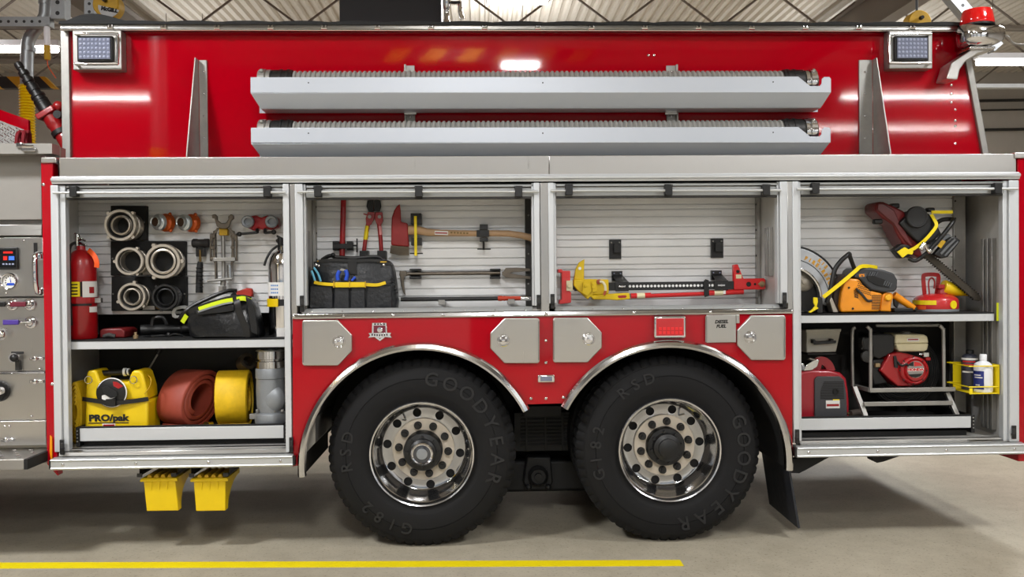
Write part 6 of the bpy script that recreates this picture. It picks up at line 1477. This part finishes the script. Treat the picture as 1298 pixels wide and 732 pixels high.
# ---- chainsaw hanging on the wall
d = .16; ch = thing('chainsaw', 'dark red chainsaw with yellow straps hanging nose down on the wall', 'chainsaw', P(1165, 290, d)); k = mp(d); dz = BW-.02
mb = MB(); mb.ppoly([(1110, 259), (1114, 255.5), (1121, 256), (1134, 262), (1147, 268), (1150, 280), (1158, 297), (1166, 312), (1170, 324), (1166, 328), (1158, 322), (1146, 311), (1138, 298), (1132, 285), (1120, 277), (1110, 268)], d, d+.16); B('engine_housing', mb, DKRED, ch, bevel=.014, seg=3)
mb = MB(); mb.ppoly([(1113, 258), (1120, 258), (1134, 267), (1140, 280), (1150, 297), (1158, 312), (1154, 313), (1143, 300), (1133, 284), (1121, 274), (1112, 266)], d-.012, d-.0005); B('top_cover', mb, mat('brick_red', (92, 20, 20), .4, coat=.2), ch, bevel=.006)
mb = MB(); mb.ppoly([(1140, 283), (1147, 276), (1160, 266), (1178, 271), (1186, 281), (1194, 297), (1186, 304), (1170, 312), (1160, 304), (1148, 292)], d-.03, d+.12); B('crank_housing', mb, BLACK, ch, bevel=.010, seg=3)
mb = MB(); mb.pl(1161, 275.5, d-.0305, [(14, 0), (14, -.016), (13, -.022), (11.5, -.022), (11, -.019), (.01, -.019)], 40); B('starter_cap', mb, mat('starter_black', (34, 34, 35), .5), ch)
for px, py, s in ((1135.5, 261, 4.5), (1114, 281, 4.5), (1181, 266, 4)):
    mb = MB(); mb.pbox(px-s*1.2, py-s*.7, px+s*1.2, py+s*.7, d+.01, d+.05); B('rubber_mount', mb, BLACK, ch, bevel=.008)
mb = MB(); mb.tube(crv([P(1166, 328, d-.02), P(1176, 320, d-.05), P(1184, 311, d-.06), P(1197, 296, d-.06), P(1206, 284, d-.05), P(1208.5, 279, d-.03), P(1205, 278, d-.0), P(1194, 279, d+.03), P(1186, 284, d+.05)], 6), .013, 12); mb.tube(crv([P(1152, 328, d-.01), P(1160, 331, d-.03), P(1170, 325, d-.03), P(1178, 318, d-.03)], 5), .012, 10); B('front_handle', mb, BLACK, ch)
mb = MB(); mb.ppoly([(1184, 323), (1194, 311), (1206, 300), (1213, 301), (1218, 305), (1214, 311), (1202, 326), (1194, 328)], d-.05, d-.01); B('rear_handle', mb, BLACK, ch, bevel=.008, seg=3)
mb = MB(); mb.ppoly([(1192, 321), (1200, 312), (1210, 303), (1212, 304), (1202, 314), (1194, 323)], d-.054, d-.0505); mb.ppoly([(1197, 324), (1205, 315), (1214, 306), (1215, 307), (1207, 316), (1199, 325)], d-.054, d-.0505); mb.ppoly([(1180, 318), (1192, 308), (1206, 299), (1203, 297), (1188, 304), (1176, 316)], d-.03, d+.0); B('grip_rib', mb, mat('grip_grey', (96, 98, 100), .5), ch)
mb = MB(); mb.ppoly([(1188, 312), (1194, 304.5), (1199, 306), (1193, 315)], d-.057, d-.0545); B('yellow_label', mb, YELD, ch)
mb = MB(); mb.ppoly([(1133, 317), (1143, 309.5), (1152, 311), (1160, 318), (1152, 326), (1142, 328)], d-.01, d+.05); B('rear_cover', mb, BLACK, ch, bevel=.006)
mb = MB(); mb.tube(crv([P(1147, 320.5, d-.035), P(1160, 314.5, d-.05), P(1172, 305, d-.06), P(1181, 295, d-.06), P(1187, 286, d-.055), P(1184, 278, d-.045), P(1180.5, 272, d-.035)], 5), 0, flat=(.020, .004, (0,1,0))); mb.pbox(1181, 267, 1208, 271, d-.02, d-.012); mb.ppoly([(1137.5, 319.5), (1147, 313.5), (1153, 317), (1158, 319), (1156.5, 323), (1151, 322), (1144.5, 327)], d-.045, d-.036); B('yellow_strap', mb, YELS, ch, bevel=.001)
mb = MB(); mb.tube([P(1167, 315, d-.065), P(1172, 309, d-.068)], .014, 8); mb.tube([P(1172, 309, d-.068), P(1175, 316, d-.07), P(1180, 318, d-.07)], .010, 8); mb.sph(P(1178, 318.5, d-.07), .016, u=10, v=8); mb.sph(P(1168, 315, d-.066), .015, u=10, v=8); B('strap_buckle', mb, POLISH, ch)
mb = MB(); a, b = (1174, 322), (1243, 381)
ux, uy = b[0]-a[0], b[1]-a[1]; L = math.hypot(ux, uy); ux /= L; uy /= L; nx, ny = -uy, ux
w = 4.2; pts = [(a[0]+nx*w, a[1]+ny*w), (b[0]-ux*5+nx*w, b[1]-uy*5+ny*w), (b[0]-ux*1+nx*2, b[1]-uy*1+ny*2), (b[0], b[1]), (b[0]-ux*1-nx*2, b[1]-uy*1-ny*2), (b[0]-ux*5-nx*w, b[1]-uy*5-ny*w), (a[0]-nx*w, a[1]-ny*w)]
mb.ppoly(pts, d+.005, d+.017); B('guide_bar', mb, mat('bar_steel_dark', (72, 66, 58), .45, .6, noise=(25, .2)), ch, bevel=.001)
for s in (-1, 1):
    mb = MB()
    for i in range(26):
        q = i/26*(L-4); px, py = a[0]+ux*q+nx*s*(w+.5), a[1]+uy*q+ny*s*(w+.5); mb.pl(px, py, d+.002, [(1.0 if i % 2 else .75, 0), (1.0, .016), (.01, .016)], 6)
    B('saw_chain', mb, mat('chain_dark', (50, 44, 38), .5, .6), ch)
for r_ in ((1128, 270, 1150, 296), (1172, 296, 1186, 310)): T('saw_hanger', MB().pbox(*r_, d+.165, BW-.001), BLACK, parent=bay4, bevel=.004)
# ---- red safety can
d = .24; ca = thing('fuel_can', 'round red fuel safety can with yellow band behind the orange saw', 'fuel can', (X(1186, 396, d), d, zs), fl=True); k = mp(d); pb = PY(1186, zs, d)
mb = MB(); mb.pv(1186, d, [(26.5, pb), (27, pb-1), (27, 382), (26, 379), (22, 375.5), (14, 373), (8, 372.5), (.1, 372.5)], 40); B('can_body', mb, mat('can_red', (190, 34, 36), .35, coat=.3, noise=(18, .12)), ca)
mb = MB(); mb.pv(1186, d, [(27.2, pb), (27.2, pb-3), (26.8, pb-3.2), (26.8, pb)], 40); B('base_ring', mb, IRON, ca)
cx, r = 1186, 27; o = P(cx, 390, d)
mb = MB(); wrap(mb, 158, 244, 380.5, 386, r); mb.m(1); wrap(mb, 172, 218, 387.5, 392, r); B('yellow_band', mb, [YELS, ORANGET], ca)
mb = MB(); dv = Vector((math.cos(ang(291)), math.sin(ang(291)), 0)); mb.lathe([(.025, -.004), (.025, .0022), (.001, .0022)], Vector((PVX[(1186, d)], d, P(1186, 386, d).z))+dv*(27*k), dv, 24); B('round_sticker', mb, YELS, ca)
mb = MB(); mb.tube(crv([P(1172, 374, d), P(1171, 362, d-.01), P(1170.5, 351, d-.01), P(1174, 348.5, d-.01), P(1186, 348.5, d-.01), P(1189.5, 351, d-.01), P(1188.5, 362, d-.01), P(1187, 374, d)], 5), 0, flat=(.024, .005, (0,1,0))); mb.tube(crv([P(1178, 373, d-.0), P(1177, 358, d-.015), P(1181, 352.5, d-.02), P(1184.5, 357, d-.015), P(1184, 366, d-.01)], 5), .0045, 8); B('carry_handle', mb, mat('handle_red', (150, 28, 30), .4), ca)
mb = MB(); mb.pv(1195, d-.02, [(7, 373), (6, 367), (3.5, 362), (.1, 361)], 16); mb.pbox(1190, 361, 1198, 366, d-.05, d-.01); B('spout_cap', mb, mat('handle_red', (150, 28, 30), .4), ca, bevel=.003)
a, b = P(1195, 364, d-.02), P(1231, 374, d-.02)
mb = MB(); mb.lathe([(9*k, .0), (9.6*k, .01), (9.2*k, .05), (7*k, .09), (3.6*k, (b-a).length*.8), (1.6*k, (b-a).length), (.6*k, (b-a).length), (.01, .1), (.01, .03)], a, b-a, 24); B('funnel', mb, YEL, ca)
# ---- bay 4 lower
zt = zt4+E_; d = .20
gn = thing('portable_generator', 'red suitcase generator with black grille on the slide tray', 'generator', (X(1047, 529, d), d, zt), fl=True); pb = PY(1047, zt, d)
sh_ = [(1012, pb), (1012, 478), (1016, 471), (1030, 469.5), (1052, 470), (1066, 473), (1073, 480), (1075.5, 495), (1077, 512), (1076.5, pb)]
mb = MB(); mb.ppoly(sh_, d, d+.30); B('red_shell', mb, mat('generator_red', (150, 18, 34), .35, coat=.3), gn, bevel=.016, seg=3)
mb = MB(); mb.ppoly([(1032.5, pb-1), (1032.5, 481), (1036, 477.5), (1064, 477.5), (1070, 482), (1073, 500), (1074.5, pb-1)], d-.010, d-.0005); fpn = B('front_panel', mb, mat('panel_grey_black', (58, 58, 61), .55), gn, bevel=.004)
mb = MB()
for i in range(11):
    y = 484+i*2.1; x0 = 1040+(2.4-i*.4 if i < 6 else 0)*1.8; mb.pbox(x0, y, 1069+i*.12, y+1.1, d-.0120, d-.0102)
mb.pl(1059.5, 496.5, d-.0125, [(3.8, 0), (3.8, -.006), (2.4, -.007), (2.2, -.002), (.01, -.002)], 20); B('grille', mb, BLACKM, gn)
mb = MB(); mb.pbox(1047, 508, 1064.5, 518, d-.0125, d-.0102); mb.m(1); mb.pbox(1048, 512.5, 1063.5, 515.5, d-.0135, d-.0126); mb.m(2); mb.pbox(1056, 506.5, 1064, 508, d-.0125, d-.0102); B('warning_label', mb, [LABELW, RED2, YELS], gn)
mb = MB(); mb.tube(crv([P(1034, 470, d+.08), P(1036, 460, d+.08), P(1042, 457.5, d+.08), P(1049, 462, d+.08), P(1053, 471, d+.08)], 5), 0, flat=(.05, .028, (0,1,0))); B('carry_handle', mb, MATS['generator_red'], gn)
mb = MB(); mb.ppoly([(1018, 470), (1023, 463), (1030, 458), (1034, 456), (1039, 457), (1036, 465), (1030, 469.5)], d+.0, d+.10); mb.pbox(1013, 461, 1019, 471, d+.05, d+.1)
for v in mb.bm.verts: v.co += Vector((mnoise.noise(v.co*30)*.01, 0, mnoise.noise(v.co*30+Vector((3,3,3)))*.006))
B('foil_cover', mb, POLISH, gn, bevel=.003)
mb = MB(); mb.pl(1075, 524, d-.002, [(1.3, 0), (1.3, -.006), (.01, -.006)], 8); B('panel_screw', mb, BRASS, gn)
# cream box with black handle, on the back wall
d = .40; bx = thing('control_box', 'cream metal box with black handle on the wall above the generator', 'box', P(1042, 430, d))
mb = MB(); mb.ppoly([(1022.5, 420), (1066, 419), (1060, 446.5), (1022.5, 447.5)], d, DW-.012); B('box_body', mb, BEIGE, bx, bevel=.006)
mb = MB(); mb.ppoly([(1022, 418.2), (1066.8, 417.2), (1066, 421), (1022, 422)], d-.014, d-.0005); B('lid_edge', mb, BEIGE, bx, bevel=.003)
mb = MB(); mb.ppoly([(1032, 433), (1060.5, 432), (1060, 435.5), (1032, 437.5)], d-.04, d-.025); mb.pbox(1030.5, 430.5, 1034, 436, d-.04, d-.0005); mb.pbox(1053, 430, 1057, 435, d-.04, d-.0005); B('handle', mb, BLACK, bx, bevel=.004)
T('box_bracket', MB().pbox(1024, 448.2, 1060, 450, d+.02, DW-.001), DKGREY, parent=bay4)
# ---- hydraulic power unit: engine in a steel tube frame
d = .16; pu = thing('power_unit', 'red and black engine in a square steel tube frame on the tray', 'engine unit', (X(1145, 527, .3), .3, zt), fl=True); k = mp(d)
def bar(p, q, r, dd0, dd1=None): return MB().tube([P(*p, dd0), P(*q, dd1 if dd1 is not None else dd0)], 0, flat=(r*2, r*2, (0,1,0)))
fr = sub('tube_frame', pu)
z_b = 0
for nm, pts, dd in (('upright_tube', [(1103.5, 496, 0), (1103.5, 424, 0), (1102.5, 418, 0), (1099, 414, 0)], d), ('upright_tube', [(1196.5, 492, 0), (1196, 424, 0), (1195, 417, 0), (1191, 413, 0)], d), ('upright_tube', [(1081, 490, 0), (1080.5, 424, 0), (1084, 416, 0)], d+.16)):
    B(nm, MB().tube(crv([P(x, y, dd) for x, y, _ in pts], 5), .0105, 12), STEELD, fr)
mb = MB(); mb.pbox(1103, 492, 1211.5, 497.5, d-.012, d+.012); B('cross_tube', mb, STEELD, fr, bevel=.003)
mb = MB(); mb.tube([P(1103, 494.8, d), P(1082, 489.5, d+.20)], 0, flat=(.022, .022, (0,0,1))); B('cross_tube', mb, STEELD, fr)
B('cross_tube', MB().tube([P(1110, 413.5, d+.16), P(1190, 412.5, d+.16)], .010, 10), STEELD, fr)
pbz = PY(1145, zt, .13)
mb = MB(); a = P(1083, 491, .22); b = P(1099.5, pbz, .13); b.z = zt+.013; mb.tube([a, b], 0, flat=(.024, .024, (0,1,0))); B('leg_tube', mb, STEELD, fr)
mb = MB(); a = P(1200, 498, .19); b = P(1215.5, pbz, .13); b.z = zt+.013; mb.tube([a, b], 0, flat=(.024, .024, (0,1,0))); B('leg_tube', mb, STEELD, fr)
mb = MB(); mb.pbox(1096, 509.5, 1208, 515, .14, .165); B('cross_tube', mb, STEELD, fr, bevel=.003)
de = .23
mb = MB(); mb.ppoly([(1116, 470), (1124, 456), (1127, 449), (1140, 447), (1152, 449), (1170, 455), (1174, 470), (1168, 484), (1156, 490), (1138, 490), (1128, 482)], de, de+.14); B('fan_housing', mb, mat('engine_red', (156, 12, 20), .35, coat=.4), pu, bevel=.008, seg=3)
mb = MB(); mb.pl(1157.5, 470, de-.0005, [(18.5, 0), (18.5, -.018), (17, -.026), (15.5, -.028), (14, -.022), (12.5, -.034), (11.5, -.036), (.01, -.036)], 44); B('recoil_starter', mb, MATS['engine_red'], pu)
mb = MB(); mb.pl(1160.5, 468.5, de-.0368, [(11, 0), (11, -.002), (.01, -.002)], 36); B('round_label', mb, STEELD, pu)
mb = MB(); mb.pbox(1150.2, 467.2, 1170.8, 471, de-.0402, de-.0389); mb.m(1); mb.ppoly([(1151.5, 475), (1169.5, 474), (1166, 477.5), (1160.5, 479), (1155, 478)], de-.0402, de-.0389); mb.ppoly([(1151, 464), (1153, 461), (1158, 458.5), (1158, 464.5)], de-.0402, de-.0389); mb.m(2); mb.ppoly([(1158.8, 458.5), (1166, 460), (1169.5, 464), (1158.8, 464.8)], de-.0402, de-.0389); B('label_print', mb, [LABELW, BLACKM, mat('print_red', (190, 40, 40), .5)], pu)
mb = MB(); mb.ptext('HONDA', 1160.5, 469, de-.041, 3.0, .0005, .0012, sx=1.35); B('lettering', mb, MATS['print_red'], pu)
mb = MB()
for a in range(0, 360, 45): mb.pl(1157.5+17*math.cos(ang(a)), 470+17*math.sin(ang(a)), de-.0265, [(1, 0), (1, -.004), (.01, -.004)], 8)
mb.ppoly([(1133, 452), (1136, 451.5), (1139, 462), (1138, 467), (1134, 466)], de-.010, de-.0005); B('starter_bolts', mb, BLACK, pu)
mb = MB(); mb.tube(crv([P(1138, 459, de-.01), P(1143, 464, de-.03), P(1150, 462, de-.035), P(1152, 470, de-.03)], 4), .006, 8); B('pull_cord', mb, BLACK, pu)
mb = MB(); mb.ppoly([(1135, 425.5), (1137, 424.3), (1172, 424.5), (1176, 427), (1177.5, 435.5), (1135, 436)], de+.02, de+.20); mb.ppoly([(1136, 436.3), (1177.5, 435.8), (1175.5, 444.5), (1172, 446), (1140, 446), (1137.5, 443)], de+.02, de+.20); B('fuel_tank', mb, CREAM, pu, bevel=.008, seg=3)
mb = MB(); mb.pbox(1150, 429, 1165, 433, de+.0175, de+.0195); mb.m(1); mb.pbox(1151, 430, 1164, 431.5, de+.0165, de+.0174); B('tank_label', mb, [LABELW, RED2], pu)
MBc = MB(); MBc.pv(1148, de+.1, [(6, 424), (6, 421.5), (4.5, 420.5), (.1, 420.5)], 16); B('tank_cap', MBc, STEELD, pu)
mb = MB(); mb.ppoly([(1105, 424), (1130, 424), (1134, 427), (1134, 446), (1124, 452), (1114, 456), (1106, 452)], de+.02, de+.22); mb.ppoly([(1107, 456), (1122, 455), (1114, 470), (1126, 486), (1108, 489), (1104, 470)], de+.03, de+.2); mb.pbox(1094, 428, 1104, 445, de+.02, de+.10); B('engine_block', mb, BLACK, pu, bevel=.008)
mb = MB(); mb.pl(1098, 452, de+.0, [(7.5, 0), (7.5, -.02), (5.5, -.024), (.01, -.024)], 24); mb.tube(crv([P(1095, 428, de), P(1093, 434, de-.005), P(1094, 440, de), P(1092, 443, de)], 4), .004, 6); B('air_fitting', mb, DKGREY, pu)
mb = MB(); mb.pbox(1110, 461, 1116, 466, de+.0, de+.028); B('carburettor', mb, TAN, pu, bevel=.003)
mb = MB(); mb.pbox(1171, 447, 1178, 453, de+.0, de+.04); mb.cyl(P(1165, 449, de+.02), P(1171, 449.5, de+.02), .008, seg=10); mb.m(1); mb.pbox(1174, 453.5, 1180, 457.5, de+.0, de+.04); B('fuel_valve', mb, [POLISH, RED2], pu, bevel=.003)
# black hose wound on a reel behind the engine
t = thing('hose_reel', 'black hose wound on a reel behind the red engine', 'hose reel', P(1145, 470, .54))
mb = MB(); c = P(1146, 470, .50)
for i in range(12): mb.tube([c+Vector((math.cos(ang(a))*(.085+.0125*i), 0, math.sin(ang(a))*(.085+.0125*i))) for a in range(0, 360, 8)], .0065, 6, closed=True)
B('wound_hose', mb, mat('hose_black', (28, 28, 29), .5), t)
B('reel_plate', MB().lathe([(.01, .01), (.235, .01), (.235, .03), (.01, .03)], c, (0,1,0), 48), BLACKM, t)
B('reel_stand', MB().box(c.x-.03, c.y+.0305, zt, c.x+.03, c.y+.05, c.z+.03), BLACKM, t)
# dark grey roller beside the legs
d = .34; t = thing('coupler_roll', 'dim brown-grey cylinder lying behind the frame leg', 'coupler', P(1085, 518, d)); q0 = P(1077, 516, d); q0.z = zt+.023; q1 = q0+Vector((.085, .05, 0))
B('cylinder_body', MB().cyl(q0, q1, .022, seg=18), mat('dim_brown', (92, 82, 76), .5, .3), t)
# ---- yellow wire rack on the right wall (bolted on) and two bottles in it
x_w = bays[3]['x'][1]; d = .10; zr = Z(1245, 497, d); xa_, xb_ = 2.868, x_w-.036
mb = MB()
for py in (463, 489):
    zz = Z(1245, py, d); mb.tube([(xb_, .035, zz), (xa_, .035, zz), (xa_, .275, zz), (xb_, .275, zz)], .0038, 6)
mb.box(xa_+.02, .034, zr-.004, xb_, .275, zr); mb.box(xa_, .032, zr-.004, xa_+.019, .0335, zr+.03)
mb.box(xb_+.0005, .03, zr-.006, xb_+.004, .28, Z(1265, 461, d)); mb.box(2.905, .2765, zr-.004, xb_, .280, Z(1265, 462, d)); T('bottle_rack', mb, YELS, parent=bay4)
mb = MB()
for py in (478, 485): mb.sph((xb_-.002, .16, Z(1265, py, d)), .008, u=8, v=6)
T('rack_bolt', mb, STEELD, parent=bay4)
d = .092; cx = 608+2.928/mp(d); pb = PY(cx, zr+E_, d)
wb = thing('bottle', 'white plastic bottle with blue label in the yellow wall rack', 'bottle', (X(cx, pb, d), d, zr+E_), 'bottles in the yellow rack', fl=True)
mb = MB(); mb.pv(cx, d, [(10.6, pb), (11.2, pb-1), (11.2, 466), (10.4, 462), (7.5, 459.5), (4.2, 458), (4.0, 456.8), (.1, 456.8)], 28); B('bottle_body', mb, WHITE, wb)
B('cap', MB().pv(cx, d, [(4.4, 456.5), (4.4, 450), (4.0, 449.3), (.1, 449.3)], 18), WHITE, wb)
r = 11.2; o = P(cx, 480, d); k = mp(d)
mb = MB(); wrap(mb, 158, 244, 470, 493, r); mb.m(1)
for a0, a1, y0 in ((180, 226, 474.5), (185, 236, 477.5), (192, 220, 487)): wrap(mb, a0, a1, y0, y0+1.3, r+.25)
B('label', mb, [NAVY, LABELW], wb)
d = .215; cx = 608+2.920/mp(d); pb = PY(cx, zr+E_, d)
cn = thing('oil_can', 'dark oil bottle with black cap and red print in the yellow wall rack', 'bottle', (X(cx, pb, d), d, zr+E_), 'bottles in the yellow rack', fl=True)
B('bottle_body', MB().pv(cx, d, [(10, pb), (10.4, pb-1), (10.4, 456), (9, 451.5), (6, 449.5), (4.4, 449), (.1, 449)], 28), mat('oil_bottle', (52, 54, 66), .4), cn)
B('cap', MB().pv(cx, d, [(4.8, 448.6), (4.8, 444.5), (4.2, 443.8), (.1, 443.8)], 18), BLACK, cn)
r = 10.4; o = P(cx, 480, d); k = mp(d)
mb = MB(); wrap(mb, 190, 275, 457, 459, r); wrap(mb, 195, 265, 461, 462.5, r); mb.m(1); wrap(mb, 170, 300, 453.5, 456, r); wrap(mb, 185, 260, 470, 472, r); B('label', mb, [mat('print_red', (190, 40, 40), .5), LABELW], cn)
# red attack hose end by the deck gun
t = thing('attack_hose', 'dark red ribbed hose bundle beside the yellow corrugated hose', 'hose', P(29, 183, .85))
mb = MB()
for i in range(4): mb.tube(crv([P(21+i*4, 184, .8+.05*(i % 2)), P(22+i*4, 172, .8+.05*(i % 2)), P(26+i*3, 167.5, .84), P(33+i*1.5, 170, .88), P(35+i, 184, .9)], 5), .013, 8)
B('hose_loops', mb, mat('hose_crimson', (130, 16, 30), .7, bump=(200, .4, .002)), t)
# ------------------------------------------------------------------ camera and output
cam = bpy.data.cameras.new('camera'); co = bpy.data.objects.new('camera', cam); COL.objects.link(co)
cam.sensor_width = 36; cam.sensor_fit = 'HORIZONTAL'; cam.lens = F/1298*36; cam.clip_start = .05; cam.clip_end = 100
M3 = Matrix(((xv.x, -xv.y, -xv.z), (yv.x, -yv.y, -yv.z), (zv.x, -zv.y, -zv.z)))
co.matrix_world = Matrix.Translation(CP) @ M3.to_4x4()
scene.camera = co
w = bpy.data.worlds.new('world'); scene.world = w; w.use_nodes = True
w.node_tree.nodes['Background'].inputs['Color'].default_value = (.9, .92, 1, 1); w.node_tree.nodes['Background'].inputs['Strength'].default_value = .15
scene.view_settings.view_transform = 'Standard'; scene.view_settings.look = 'None'
scene.view_settings.exposure = -1.0; scene.view_settings.gamma = 1.0; scene.view_settings.use_curve_mapping = False
scene.cycles.max_bounces = 8; scene.cycles.diffuse_bounces = 4; scene.cycles.glossy_bounces = 4; scene.cycles.use_denoising = True
scene.cycles.sample_clamp_indirect = 6.0; scene.cycles.caustics_reflective = False; scene.cycles.caustics_refractive = False
